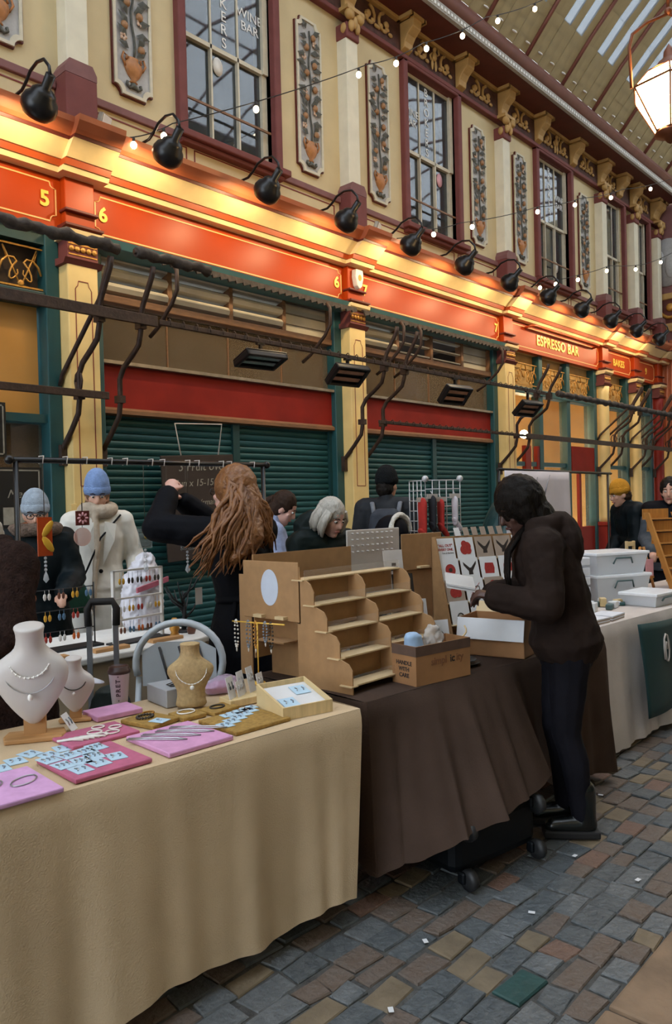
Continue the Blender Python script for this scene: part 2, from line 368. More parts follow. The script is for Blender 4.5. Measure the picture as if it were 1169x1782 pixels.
pk_low = strip(0.0, 0.085, pw+0.01, 'plank', 'roof_plank'); pk_hi = strip(0.085, 0.34, pw+0.01, 'plank', 'roof_plank'); pn_hi = strip(0.085, 0.34, pw+0.0, 'pane', 'roof_glass_old')
pn_top = strip(0.34, 0.66, 1.29, 'pane', 'roof_glass'); far_lo = strip(0.66, 1.0, 1.29, 'plank', 'roof_plank')
arch = MB()
arch.lathe([(0.001,0),(0.05,0.01),(0.06,0.06),(0.04,0.12),(0.001,0.15)], (0,0,0), 10, sy=0.3); ARM = arch.mesh('boss', 'white_paint')
for k in range(-14, 19):
    x0 = 10.49+1.29*(k-6.0)
    link('pane', pn_top, RF, loc=(x0+0.645,0,0)); link('plank', far_lo, RF, loc=(x0+0.645,0,0))
    if k < 3:
        if k == -14: wl = strip(0.0,0.17,1.29,'plank','roof_plank'); wh = strip(0.17,0.34,1.29,'pane','roof_glass')
        link('plank', wl, RF, loc=(x0+0.645,0,0)); link('pane', wh, RF, loc=(x0+0.645,0,0)); continue
    for j in range(6):
        xx = x0+pw*(j+0.5); dz = 0.022*(j%2)
        link('plank', pk_low, RF, loc=(xx,0,dz)); link('pane' if j in (2,4) else 'plank', pn_hi if j in (2,4) else pk_hi, RF, loc=(xx,0,dz))
        if j % 2: link('boss', ARM, RF, loc=(xx, 6.15, 9.02), rot=(R(-50),0,0))
for t in (0.34, 0.5, 0.66):
    y, z = arc_pt(t); MB().tube([(XL,y,z-0.02),(24,y,z-0.02)], 0.03, 6).build('purlin', 'beam_mauve', RF)
# ---- opposite wall (behind the camera) and paving base
wf = MB().box(XL, 24, -4.6, -4.3, 0, 8.9); WF = wf.build('wall_front', 'wall_yellow', kind='structure', label='yellow shop wall on the far side of the arcade', cat='wall')
for k in range(8): bar('shopfront', 'teal_dark', XL+0.5+k*5, XL+4.6+k*5, -4.33, -4.25, 0.0, 4.2, WF)
MB().box(26,26.3,-4.6,7.6,0,11.5).box(19.5,26,7.3,7.6,0,11.5).build('wall_right', 'wall_yellow', kind='structure', label='plain yellow wall closing the far end of the arcade', cat='wall')
# ---- windows
def window(n, x0, x1, z0, z1, text=None, narrow=False, stickers=()):
    W = thing('window_%d' % n, ((x0+x1)/2, WALL_Y, z0), kind='structure', label='sash window %s' % text[2] if text else 'narrow cream sash window', cat='window')
    cx = (x0+x1)/2; h = (x1-x0)/2; zt = z1-z0; j = 0.11
    fr = MB(); fr.box(-h-j,-h,-0.09,0.15,-0.0,zt+j); fr.box(h,h+j,-0.09,0.15,-0.0,zt+j); fr.box(-h-j,h+j,-0.09,0.15,zt,zt+j)
    fr.build('jamb', 'mauve_red', W, bevel=0.02)
    sl = MB().box(-h-j-0.06,h+j+0.06,-0.17,0.15,-0.1,-0.02); sl.box(-h-j,h+j,-0.12,0.1,-0.15,-0.1); sl.build('window_sill', 'mauve_red', W, bevel=0.015)
    b = 0.05; yb = 0.06; rail = 1.17
    sh = MB(); 
    for (a, c_, y) in ((0.0, rail+0.03, yb+0.035), (rail-0.02, zt, yb)):
        sh.box(-h,-h+b,y,y+0.035,a,c_); sh.box(h-b-0.03,h,y-0.03,y+0.035,a,c_); sh.box(-h,h,y,y+0.035,c_-b,c_); sh.box(-h,h,y,y+0.035,a,a+b)
    sh.build('sash', 'sash_cream', W)
    nc = 3; g = MB(); cw = (2*h-2*b)/nc
    for k in range(1, nc): g.box(-h+b+cw*k-0.012,-h+b+cw*k+0.012,yb,yb+0.05,b,zt-b)
    g.build('glazing_bar', 'sash_cream', W)
    for a, c_, y in ((b, rail, yb+0.05), (rail, zt-b, yb+0.015)):
        for k in range(nc): MB().box(-h+b+cw*k,-h+b+cw*(k+1),y,y+0.006,a,c_).build('pane', 'glass_dark', W)
    bar('guard_bar', 'wood_brown', -h, h, 0.0, 0.02, 0.42, 0.445, W)
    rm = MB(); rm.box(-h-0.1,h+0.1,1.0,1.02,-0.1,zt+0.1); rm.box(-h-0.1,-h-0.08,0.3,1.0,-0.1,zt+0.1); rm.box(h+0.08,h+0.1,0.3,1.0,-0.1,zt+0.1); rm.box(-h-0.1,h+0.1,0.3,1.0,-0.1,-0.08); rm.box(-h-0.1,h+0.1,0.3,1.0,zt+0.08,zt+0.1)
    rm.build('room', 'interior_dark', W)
    if text:
        xs = [-h+b+cw*(k+0.5) for k in range(3)]
        for k, ch in enumerate('BROKERS'):
            lettering(ch, 0.17, 'white_paint', (xs[text[0]], yb+0.01, 2.22-k*0.155), FACE, W, extrude=0.002)
        for k, wd in enumerate(('WINE','BAR')): lettering(wd, 0.155, 'white_paint', (xs[text[1]], yb+0.01, 1.78-k*0.15), FACE, W, extrude=0.002)
    for (sx, sz, mt) in stickers:
        MB().lathe([(0.001,-0.003),(0.075,-0.003),(0.075,0.003),(0.001,0.003)], (sx, yb+0.04, sz), 16, Matrix.Rotation(R(90),3,'X'), sy=1.45).build('sticker', mt, W)
mat('sticker_pink', 'd8a0a8', 0.5)
T = ['with white brokers lettering, wine bar on its right pane', 'with wine bar on its left pane and two oval stickers', 'above the espresso bar sign', 'over the yellow ochre numbered sign']
window(1, *wins[0], text=(1,2,T[3])); window(2, *wins[1], text=(1,2,T[0]), stickers=((-0.08,1.0,'sticker_white'),))
window(3, *wins[2], text=(1,0,T[1]), stickers=((-0.48,0.98,'sticker_white'),(0.36,0.98,'sticker_pink'))); window(4, *wins[3], text=(1,2,T[2]), stickers=((-0.5,1.0,'sticker_pink'),(0.3,0.42,'sticker_white')))
window(5, *wins[4]); window(6, *wins[5])
# ---- main cornice above the signs
CR = thing('trim_2', (0,0,0), kind='structure', label='moulded cornice painted orange, yellow and red above the shop signs', cat='cornice')
bands = [('cornice_yellow', [(6.99,4.70),(6.78,4.70),(6.76,4.745),(6.99,4.76)]), ('cornice_red', [(6.99,4.745),(6.74,4.745),(6.72,4.80),(6.99,4.80)]),
         ('cornice_yellow', [(6.99,4.80),(6.70,4.80),(6.66,4.84),(6.58,4.915),(6.56,4.93),(6.99,4.93)]), ('dark_red', [(6.99,4.93),(6.55,4.93),(6.54,4.955),(6.99,4.955)]),
         ('cornice_orange', [(6.99,4.955),(6.53,4.955),(6.50,4.985),(6.45,5.05),(6.44,5.10),(6.98,5.12)])]
stretch = []
for i in range(len(PX)-1):
    stretch.append((PX[i]+0.24, PX[i+1]-0.24, 0.0))
for x in PX: stretch.append((x-0.24, x+0.24, -0.09))
for a, b, dy in stretch:
    for k, (mt, poly) in enumerate(bands):
        MB().prism([(y+(dy if y < 6.83 else 0), z) for y, z in poly], 'x', a, b).build('cornice_band', mt, CR)
# ---- lower piers, fascia blocks, pilasters
def pier(x, kind=0):
    P_ = thing('trim_%d' % (10+PX.index(x)), (x,0,0), kind='structure', label='pier between shopfronts, cream pilaster on red base', cat='pilaster')
    h = 0.16
    bar('fascia_block', 'fascia_red', -0.155, 0.155, 6.82, 7.0, 4.2, 4.71, P_, bevel=0.008)
    bar('fascia_ledge', 'dark_red', -0.175, 0.175, 6.77, 6.95, 4.37, 4.40, P_, bevel=0.01)
    MB().prism([(6.98,4.18),(6.73,4.22),(6.73,4.24),(6.98,4.24)], 'x', -0.2, 0.2).build('abacus', 'dark_red', P_)
    MB().prism([(6.98,4.10),(6.77,4.12),(6.74,4.15),(6.73,4.19),(6.98,4.19)], 'x', -0.2, 0.2).build('capital_cap', 'cornice_yellow', P_)
    bar('capital_neck', 'mauve_red', -h, h, 6.79, 6.98, 3.93, 4.11, P_)
    g = MB()
    for k in range(5): g.lathe([(0.001,0),(0.03,0.005),(0.026,0.015),(0.001,0.018)], (-0.12+0.06*k, 6.79, 4.02), 8, Matrix.Rotation(R(90),3,'X'))
    g.box(-0.15,0.15,6.785,6.79,4.06,4.075); g.box(-0.15,0.15,6.785,6.79,3.96,3.972); g.build('gilt_rosettes', 'gilt', P_)
    MB().prism([(6.98,3.87),(6.80,3.87),(6.76,3.92),(6.98,3.94)], 'x', -h-0.04, h+0.04).build('necking', 'mauve_red', P_)
    if kind == 0:
        bar('shaft', 'pilaster_yellow', -h, h, 6.80, 7.0, 0.98, 3.88, P_, bevel=0.012)
        l = MB(); y = 6.796; z0, z1, u = 1.75, 3.72, 0.085
        for sx in (-1,1): l.box(sx*u-0.004,sx*u+0.004,y,6.802,z0,z1-0.08)
        l.box(-u,u,y,6.802,z0-0.004,z0+0.004); l.box(-0.05,0.05,y,6.802,z1-0.004,z1+0.004)
        for sx in (-1,1): l.tube([(sx*u,6.799,z1-0.08),(sx*(u-0.01),6.799,z1-0.06),(sx*0.06,6.799,z1-0.045),(sx*0.05,6.799,z1)], 0.004, 4)
        l.build('panel_line', 'line_red', P_)
    else:
        MB().lathe([(0.15,0.98),(0.13,1.1),(0.125,3.7),(0.14,3.86)], (0,6.9,0), 14).build('shaft', 'dado_red' if kind == 2 else 'pilaster_yellow', P_)
    MB().box(-h-0.05,h+0.05,6.74,7.0,0.0,0.9).box(-h-0.08,h+0.08,6.71,7.0,0.9,0.98).box(-h-0.08,h+0.08,6.71,7.0,0.0,0.16).build('pilaster_base', 'dado_red', P_, bevel=0.01)
    return P_
for i, x in enumerate(PX): pier(x, 0 if i < 4 else (1 if i < 6 else 2))
# ================================================================== shopfronts
def sign(x0, x1, label, digits=(), word=None, size=0.2, corner=0.06, z0=4.205, z1=4.70):
    S_ = thing('fascia_sign', ((x0+x1)/2, FAS_Y, 4.2), label=label, cat='sign'); h = (x1-x0)/2
    bar('board', 'fascia_red', -h, h, 0.0, 0.12, 0.0, 0.5, S_)
    l = MB(); a, b, t = 0.07, 0.44, 0.007; q = corner; e = h-0.05
    l.box(-e+q,e-q,-0.004,0.002,a-t,a+t); l.box(-e+q,e-q,-0.004,0.002,b-t,b+t); l.box(-e-t,-e+t,-0.004,0.002,a+q,b-q); l.box(e-t,e+t,-0.004,0.002,a+q,b-q)
    for sx in (-1,1):
        for zz, sz in ((a,1),(b,-1)): l.tube([(sx*(e-q),-0.001,zz),(sx*(e-q*0.85),-0.001,zz+sz*q*0.6),(sx*(e-q*0.6),-0.001,zz+sz*q*0.85),(sx*e,-0.001,zz+sz*q)], t, 4)
    l.build('border_line', 'line_gold', S_)
    for ch, xx in digits: lettering(ch, size, 'gold_letter', (xx-(x0+x1)/2, -0.008, 0.26), FACE, S_, name='numeral', offset=0.006)
    if word: lettering(word, 0.21, 'gold_letter', (0, -0.008, 0.25), FACE, S_, offset=0.005, space=1.05)
    return S_
for i, (lab, dg, wd) in enumerate([('red fascia sign ending in a gold numeral 5', (('5', 3.55),), None),
      ('long red fascia sign with a gold six at each end', (('6', 4.16),('6', 7.62)), None),
      ('long red fascia sign with a gold seven at each end', (('7', 8.2),('7', 11.68)), None),
      ('orange red sign lettered espresso bar in gold', (), 'ESPRESSO BAR'), ('short orange sign with small gold word beside the espresso bar sign', (), 'BAKES'), ('narrow red sign with one gold character next to the corner pier', (), '9')]):
    s_ = sign(PX[i]+0.157, PX[i+1]-0.157, lab, dg, wd)
    if wd == 'ESPRESSO BAR':
        for ch in s_.children:
            if ch.name.startswith('lettering'): ch.scale = (1.25,1.25,1)
        t_ = MB().tube([(-1.3,0,0.42),(-1.3,-0.13,0.44),(-1.2,-0.16,0.45),(1.5,-0.16,0.45),(1.55,-0.13,0.44),(1.55,0,0.42)], 0.022, 8); t_.build('picture_light', 'cornice_red', s_)
# oval number plaque between 6 and 7
pl = thing('number_plaque', (7.92, 6.82, 4.56), label='white shield plaque between signs six and seven', cat='plaque')
MB().prism([(-0.07,0.1),(0.07,0.1),(0.08,0.0),(0.05,-0.12),(0,-0.16),(-0.05,-0.12),(-0.08,0.0)], 'y', -0.08, 0).build('plaque_body', 'sticker_white', pl, bevel=0.01)
MB().lathe([(0.03,-0.004),(0.03,0.004)], (0,-0.082,-0.01), 12, Matrix.Rotation(R(90),3,'X'), sy=1.4).build('plaque_emblem', 'gilt', pl)
# shutter shopfronts (bays 6 and 7)
slat_cache = {}
def slat_mesh(w):
    k = round(w, 3)
    if k not in slat_cache:
        slat_cache[k] = MB().prism([(0,0),(-0.012,0.008),(-0.02,0.03),(-0.02,0.05),(-0.012,0.066),(0,0.072)], 'x', -w/2, w/2).mesh('slat', 'shutter_teal')
    return slat_cache[k]
def shutter(x0, x1, label):
    S_ = thing('roller_shutter', ((x0+x1)/2, REC_Y, 0), label=label, cat='shutter'); w_ = x1-x0
    for k in range(33): link('slat', slat_mesh(w_-0.06), S_, loc=(0, 0, 0.06+k*0.075))
    bar('guide_rail', 'teal_dark', -w_/2,-w_/2+0.05,-0.05,0.05,0,2.54, S_); bar('guide_rail', 'teal_dark', w_/2-0.05,w_/2,-0.05,0.05,0,2.54, S_)
    bar('bottom_bar', 'teal_dark', -w_/2+0.03, w_/2-0.03, -0.03, 0.03, 0.0, 0.06, S_); bar('curtain', 'teal_dark', -w_/2+0.03, w_/2-0.03, 0.0, 0.02, 0.0, 2.54, S_)
def shopfront(i, kind):
    xa, xb = PX[i]+0.16, PX[i+1]-0.16
    S_ = thing('trim_%d' % (30+i), ((xa+xb)/2, 0, 0), kind='structure', label=kind, cat='shopfront'); h = (xb-xa)/2
    MB().box(-h,-h+0.14,6.96,7.2,0,4.2).box(h-0.14,h,6.96,7.2,0,4.2).build('post', 'teal', S_, bevel=0.01)
    return S_, h
for i, split in ((1, 5.95), (2, 10.0)):
    xa, xb = PX[i]+0.16, PX[i+1]-0.16; c = (xa+xb)/2
    S_, h = shopfront(i, 'teal framed shopfront with red board over shutters numbered %d' % (5+i)); h -= 0.14
    bar('red_board', 'board_red', -h, h, 7.04, 7.14, 2.56, 3.02, S_)
    MB().prism([(7.14,2.48),(6.99,2.50),(6.99,2.54),(7.04,2.57),(7.14,2.57)], 'x', -h, h).build('board_mould', 'wood_brown', S_)
    MB().prism([(7.2,3.0),(6.98,3.01),(6.98,3.045),(7.2,3.08)], 'x', -h, h).build('ledge', 'steel_ledge', S_)
    for k in range(4):
        a = -h+2*h*k/4; b_ = -h+2*h*(k+1)/4
        MB().box(a,b_,7.10,7.106,3.07,3.66).build('pane', 'glass_shop', S_)
        if k: bar('mullion', 'wood_brown', a-0.006, a+0.006, 7.09, 7.12, 3.07, 3.66, S_)
    bar('transom', 'wood_brown', -h, h, 7.0, 7.16, 3.64, 3.72, S_, bevel=0.01)
    nsec = 4
    for k in range(nsec):
        a = -h+2*h*k/nsec; b_ = -h+2*h*(k+1)/nsec
        MB().box(a,a+0.03,7.02,7.14,3.72,4.2).box(b_-0.03,b_,7.02,7.14,3.72,4.2).build('louvre_frame', 'wood_brown', S_)
        if k < 3 and not (i == 2 and k in (1,2)):
            for j in range(3):
                z = 3.735+j*0.155
                MB().prism([(7.13,z),(7.02,z+0.03),(7.0,z+0.075),(7.03,z+0.115),(7.08,z+0.135),(7.05,z+0.07)], 'x', a+0.03, b_-0.03).build('louvre_blade', 'louvre_grey', S_)
        elif k < 3:
            for j in range(3):
                z = 3.74+j*0.15
                MB().prism([(7.10,z),(7.04,z+0.01),(7.04,z+0.03),(7.10,z+0.02)], 'x', a+0.03, b_-0.03).build('louvre_blade', 'louvre_grey', S_)
        else:
            MB().box(a+0.03,b_-0.03,7.09,7.1,3.72,4.2).build('back_panel', 'louvre_grey', S_)
            for j in range(3): bar('louvre_blade', 'steel_ledge', a+0.03, b_-0.03, 7.07, 7.1, 3.83+j*0.13, 3.84+j*0.13, S_)
    MB().prism([(7.0,4.09),(6.80,4.13),(6.76,4.2),(7.0,4.2)], 'x', -h-0.14, h+0.14).build('awning_box', 'blue_board', S_)
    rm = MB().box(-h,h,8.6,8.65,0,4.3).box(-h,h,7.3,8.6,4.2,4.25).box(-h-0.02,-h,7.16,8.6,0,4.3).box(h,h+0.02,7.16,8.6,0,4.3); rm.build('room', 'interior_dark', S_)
    sg = MB()
    for k in range(5): sg.box(-h+0.2+k*0.68, -h+0.75+k*0.68, 8.4, 8.58, 2.8+0.12*(k%2), 3.0+0.12*(k%2))
    sg.build('stock_shelf', 'interior_tan', S_)
    L_ = 'left half' if i == 1 else 'left half'
    shutter(xa+0.14, split, 'teal roller shutter behind the chalkboard' if i == 1 else 'teal roller shutter behind the person with the grey backpack')
    shutter(split, xb-0.14, 'teal roller shutter behind the grey haired and lilac clad people' if i == 1 else 'teal roller shutter beside the white painted cloth banner')
# ornamental gold ironwork panels
def scrollwork(S_, a, b, z0, z1, y):
    s = MB(); n = max(1, int(round((b-a)/0.42))); w_ = (b-a)/n; zc = (z0+z1)/2; q = (z1-z0)/2
    for k in range(n):
        cx = a+w_*(k+0.5)
        for sx in (-1, 1):
            s.tube([(cx+sx*(0.02+ (w_*0.42)*(1-t/14)*abs(math.cos(t*0.42))), y, zc-0.3*q+q*0.8*(1-t/16)*math.sin(t*0.55)) for t in range(14)], [0.012-0.0004*t for t in range(14)], 5)
            s.tube([(cx, y, z0),(cx+sx*w_*0.2, y, zc),(cx+sx*w_*0.38, y, z1-0.03),(cx+sx*w_*0.3, y, zc+0.3*q)], 0.009, 5)
        s.lathe([(0.012,-0.01),(0.03,-0.01),(0.03,0.01),(0.012,0.01)], (cx,y,z0+0.04), 10, Matrix.Rotation(R(90),3,'X'))
    s.box(a,b,y-0.008,y+0.008,z0,z0+0.016); s.box(a,b,y-0.008,y+0.008,z1-0.016,z1); s.build('gilt_ironwork', 'gilt', S_)
# bay 5: cafe with frosted window
S_, h = shopfront(0, 'dark teal cafe shopfront with orange frosted glass beside numeral five'); cx5 = (PX[0]+PX[1])/2
h -= 0.14
bar('lintel', 'teal_dark', -h, h, 6.97, 7.2, 3.48, 3.60, S_, bevel=0.01); scrollwork(S_, -h, h, 3.62, 4.02, 7.02); bar('top_rail', 'teal_dark', -h, h, 6.97, 7.2, 4.05, 4.2, S_); bar('panel_back', 'interior_dark', -h, h, 7.12, 7.2, 3.6, 4.1, S_)
bar('frosted_pane', 'frosted_orange', -h+0.02, h-0.02, 7.12, 7.13, 2.42, 3.48, S_); bar('sill_rail', 'teal', -h, h, 7.0, 7.2, 2.36, 2.44, S_); bar('lower_pane', 'glass_shop', -h, h, 7.13, 7.136, 0.9, 2.36, S_)
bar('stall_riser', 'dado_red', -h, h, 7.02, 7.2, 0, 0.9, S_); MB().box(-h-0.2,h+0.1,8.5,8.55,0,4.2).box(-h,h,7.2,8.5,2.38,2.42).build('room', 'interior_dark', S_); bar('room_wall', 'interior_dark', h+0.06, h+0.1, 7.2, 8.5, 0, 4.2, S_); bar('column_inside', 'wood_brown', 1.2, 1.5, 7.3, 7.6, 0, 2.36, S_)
# bays 8, 9, 10: lit espresso bar
for i in (3, 4, 5):
    S_, h = shopfront(i, ['teal glazed espresso bar front with warm lit room', 'narrow teal glazed front beside the espresso bar', 'narrow teal front against the corner pier'][i-3]); h -= 0.14
    n = 3 if i == 3 else 1; ww = 2*h/n
    for k in range(n):
        a = -h+ww*k; b_ = a+ww
        if k: bar('mullion', 'teal', a-0.07, a+0.07, 6.98, 7.16, 0, 4.2, S_, bevel=0.01)
        scrollwork(S_, a+0.07, b_-0.07, 3.62, 4.02, 7.03); bar('panel_back', 'interior_tan', a, b_, 7.12, 7.2, 3.58, 4.2, S_)
        bar('lintel', 'teal', a, b_, 6.95, 7.16, 3.44, 3.56, S_, bevel=0.01)
        MB().box(a+0.05,b_-0.05,7.1,7.106,0.9,3.44).build('pane', 'glass_shop', S_)
        bar('cross_rail', 'teal', a, b_, 7.02, 7.14, 2.12, 2.2, S_); bar('stall_riser', 'dado_red', a, b_, 7.0, 7.16, 0, 0.9, S_)
    rm_ = MB().box(-h-0.31,h+0.31,9.2,9.25,0,4.2).box(-h-0.31,h+0.31,7.2,9.2,4.15,4.2)
    if i == 3: rm_.box(-h-0.3,-h-0.25,7.2,9.2,0,4.2)
    if i == 5: rm_.box(h+0.25,h+0.3,7.2,9.2,0,4.2)
    rm_.build('room', 'interior_warm', S_)
    if i == 3:
        bar('red_sign', 'board_red', h-1.05, h, 6.98, 7.05, 2.02, 2.55, S_)
        MB().box(h-0.66,h-0.56,7.02,7.08,0,2.05).box(-h+0.55,-h+0.75,7.0,7.08,0,2.5).box(-h+1.0,-h+1.1,7.0,7.08,0,2.5).build('red_post', 'dado_red', S_)
        MB().box(-0.3,0.4,8.9,9.1,0.9,2.4).build('shelf_unit', 'white_paint', S_)
        for (xx, zz) in ((-0.85, 2.55),(0.05, 2.75),(0.95, 2.9)): MB().ball((xx,8.2,zz),0.09,10).build('room_lamp', 'bulb_room', S_)
# corner pier closing the row
CP = thing('wall_end', (0,0,0), kind='structure', label='brown fluted corner pier with gilded swag and carved lunette', cat='pier')
MB().box(19.5,21.5,6.2,7.6,0,2.6).build('pier_base', 'pilaster_yellow', CP); MB().box(19.5,21.5,6.2,7.6,2.6,4.7).build('pier_shaft', 'cornice_orange', CP)
MB().box(19.42,21.5,6.1,7.6,0,1.0).build('pier_plinth', 'dado_red', CP)
fl = MB()
for k in range(12): fl.tube([(19.5,6.26+k*0.1,2.75),(19.5,6.26+k*0.1,5.3)], 0.035, 8)
for k in range(12): fl.tube([(19.56+k*0.1,6.2,2.75),(19.56+k*0.1,6.2,5.3)], 0.035, 8)
fl.build('flutes', 'cornice_orange', CP); MB().box(19.5,21.5,6.2,7.6,4.7,5.5).build('pier_shaft', 'mauve', CP)
MB().box(19.4,21.5,6.1,7.6,5.5,5.7).box(19.45,21.5,6.15,7.6,6.3,6.45).build('pier_mould', 'trim_cream', CP, bevel=0.02); MB().box(19.5,21.5,6.2,7.6,5.7,6.3).build('pier_frieze', 'soffit_maroon', CP)
MB().tube([(19.47,6.3+0.07*k,6.15-0.3*math.sin(math.pi*k/10)) for k in range(11)], 0.04, 8).ball((19.47,6.65,6.1),(0.05,0.1,0.1)).build('gilt_swag', 'gilt', CP)
MB().box(19.5,21.5,6.2,7.6,6.45,8.6).build('pier_upper', 'mauve', CP)
lu = MB(); lu.lathe([(0.001,0),(0.45,0),(0.45,0.05),(0.001,0.06)], (19.5,6.7,7.2), 24, Matrix.Rotation(R(-90),3,'Y'), sx=1.3); lu.ball((19.42,6.6,7.1),(0.06,0.15,0.3)); lu.ball((19.42,6.85,7.3),(0.06,0.1,0.2)); lu.build('lunette', 'relief_grey', CP)
# ================================================================== iron hooks, rails and canvas rolls on the shopfronts
BRP = [(6.95,2.08),(6.9,2.14),(6.75,2.28),(6.62,2.42),(6.59,2.56),(6.59,2.78),(6.52,2.88),(6.36,2.98),(6.25,3.06),(6.21,3.18),(6.2,3.32),(6.16,3.42),(6.05,3.58),(6.0,3.66),(5.98,3.735)]
brm = MB().tube([(0,y,z) for y,z in BRP], 0.026, 8).box(-0.03,0.03,6.9,6.98,1.95,2.15).box(-0.035,0.035,6.55,6.64,2.55,2.62).box(-0.035,0.035,6.16,6.25,3.2,3.32)
BRM = brm.mesh('bracket_bar', 'iron')
upp = MB().tube([(0,7.0,3.35),(0,6.86,3.42),(0,6.6,3.62),(0,6.5,3.75),(0,6.5,3.95),(0,6.55,4.02)], 0.022, 8).mesh('bracket_bar', 'iron')
def bracket(x, lab, full=True, strut=False):
    b = thing('iron_bracket', (x,0,0), label=lab, cat='bracket', group='wrought iron hook brackets on the shopfronts')
    link('bracket_bar', BRM if full else upp, b)
    if strut: MB().tube([(0,6.95,2.72),(0,6.9,2.82),(0,6.2,3.4),(0,6.0,3.74)], 0.022, 8).build('strut', 'iron', b)
    if full and strut: MB().tube([(0,6.6+0.06*math.cos(a/8*6.28),2.72+0.09*math.sin(a/8*6.28)) for a in range(9)], 0.012, 6).build('ring', 'iron', b)
nm = {1:'five and six', 2:'six and seven', 3:'seven and espresso bar', 4:'espresso bar and bakes', 5:'the end shops', 6:'last shop and corner'}
for i in range(1, 7):
    bracket(PX[i]-0.19, 'iron S-bracket on the cafe facing side, pier between %s' % nm[i], True, i in (1,4,5,6))
    if i < 6: bracket(PX[i]+0.24, 'iron S-bracket on the corner facing side, pier between %s' % nm[i], True, i >= 4)
for x, s in ((4.75,'sign six, by the first louvre'),(7.05,'sign six, by the plain louvre'),(8.55,'sign seven, by the first louvre'),(8.95,'sign seven, next to the open louvre'),(11.2,'sign seven, by the plain louvre')):
    bracket(x, 'short iron hook bracket under %s' % s, False)
def rail(x0, x1, y, z, lab, mt='iron', r=0.03, hooks=0, scallop=False):
    t = thing('iron_rail' if not scallop else 'canvas_roll', ((x0+x1)/2, y, z), label=lab, cat='rail' if not scallop else 'awning roll'); h = (x1-x0)/2
    if scallop:
        n = int((x1-x0)/0.06); MB().tube([(-h+2*h*k/n, 0.012*math.sin(k*2.1), 0.01*math.sin(k*1.3)) for k in range(n+1)], [0.042+0.014*(k%2)+0.006*math.sin(k) for k in range(n+1)], 8).build('canvas', mt, t)
        MB().tube([(-h-0.02,0,0),(h+0.02,0,0)], 0.02, 8).build('pole', 'iron', t)
    else: MB().box(-h,h,-0.016,0.016,-r,r).build('bar', mt, t, bevel=0.006)
    if hooks:
        hk = MB().tube([(0,0,r),(0,-0.03,r+0.015),(0,-0.045,r),(0,-0.045,-0.02)], 0.006, 5).mesh('hook', 'iron')
        n = int((x1-x0)/0.16)
        for k in range(min(n, 40)): link('hook', hk, t, loc=(-h+0.1+k*0.16,0,0))
rail(-0.3, 4.25, 6.142, 3.28, 'flat iron rail crossing the frosted cafe window', r=0.05)
rail(4.27, 7.93, 6.142, 3.28, 'iron hook rail carrying the heaters before shop six', r=0.025, hooks=1)
rail(7.96, 11.95, 6.142, 3.28, 'iron hook rail carrying heaters before shop seven', r=0.025, hooks=1)
rail(-0.3, 3.95, 6.532, 2.6, 'lower iron rail across the cafe window, ending at the pier', r=0.035)
rail(8.0, 11.97, 6.532, 2.6, 'lower iron rail before the red board of shop seven', r=0.022, hooks=1)
rail(12.0, 19.3, 6.532, 2.6, 'long lower iron rail before the espresso bar', r=0.045)
rail(-0.3, 3.75, 5.98, 3.82, 'grey canvas roll on poles before the cafe window', 'canvas_roll', scallop=True)
rail(3.93, 4.75, 5.98, 3.83, 'short torn canvas roll by the numeral six', 'canvas_roll', scallop=True)
rail(12.3, 19.3, 6.095, 3.3, 'long knotted canvas roll before the espresso bar', 'canvas_roll', scallop=True)
# fringed awning edges under signs 6 and 7
for x0, x1, lab in ((4.7, 7.8, 'torn canvas fringe under sign six'),(7.95, 11.8, 'torn canvas fringe under sign seven')):
    t = thing('awning_fringe', ((x0+x1)/2, 6.72, 4.09), label=lab, cat='awning'); h = (x1-x0)/2; f = MB(); n = int((x1-x0)/0.11)
    for k in range(n):
        a = -h+2*h*k/n; w_ = 2*h/n; f.prism([(a,0.03),(a+w_,0.03),(a+w_*1.15,-0.015),(a+w_*0.3,-0.045)], 'y', -0.012, 0.012)
    f.build('canvas', 'canvas_roll', t); MB().tube([(-h,0.02,0.02),(h,0.02,0.02)], 0.018, 6).build('pole', 'iron', t)
# patio heaters
def heater(x, z, tilt, lab, glow):
    t = thing('patio_heater', (x, 6.142, z), label=lab, cat='heater', rot=(0,0,R(-8)))
    rot = Matrix.Rotation(R(-tilt),3,'X')
    def rb(c, d): return MB().cbox(rot @ Vector(c), d, rot)
    b = MB(); b.cbox(rot@Vector((0,0,0.03)), (0.52,0.3,0.03), rot)
    for sx in (-1,1): b.cbox(rot@Vector((sx*0.235,0,-0.01)), (0.05,0.3,0.07), rot)
    for sy in (-1,1): b.cbox(rot@Vector((0,sy*0.135,-0.01)), (0.52,0.03,0.07), rot)
    b.build('housing', 'black_metal', t, bevel=0.02)
    for sy in (-1,1): rb((0,sy*0.055,-0.012), (0.42,0.05,0.012)).build('element', glow, t)
    MB().box(-0.012,0.012,-0.02,0.02,0.03,3.25-z).box(-0.05,0.05,-0.02,0.02,3.235-z,3.256-z).build('mount', 'black_metal', t)
mat('heater_silver', 'c8c4c0', 0.25, metal=0.6)
mat('heater_copper', 'b88a70', 0.3, metal=0.5)
heater(5.55, 3.08, 18, 'black patio heater with silver elements before shop six', 'heater_silver')
heater(6.95, 3.06, 38, 'black patio heater hanging beside the pier between six and seven', 'heater_copper')
heater(9.25, 3.02, 48, 'black patio heater in front of the middle of shop seven', 'heater_copper')
heater(11.35, 2.98, 42, 'black patio heater beside the pier next to the espresso bar', 'heater_copper')
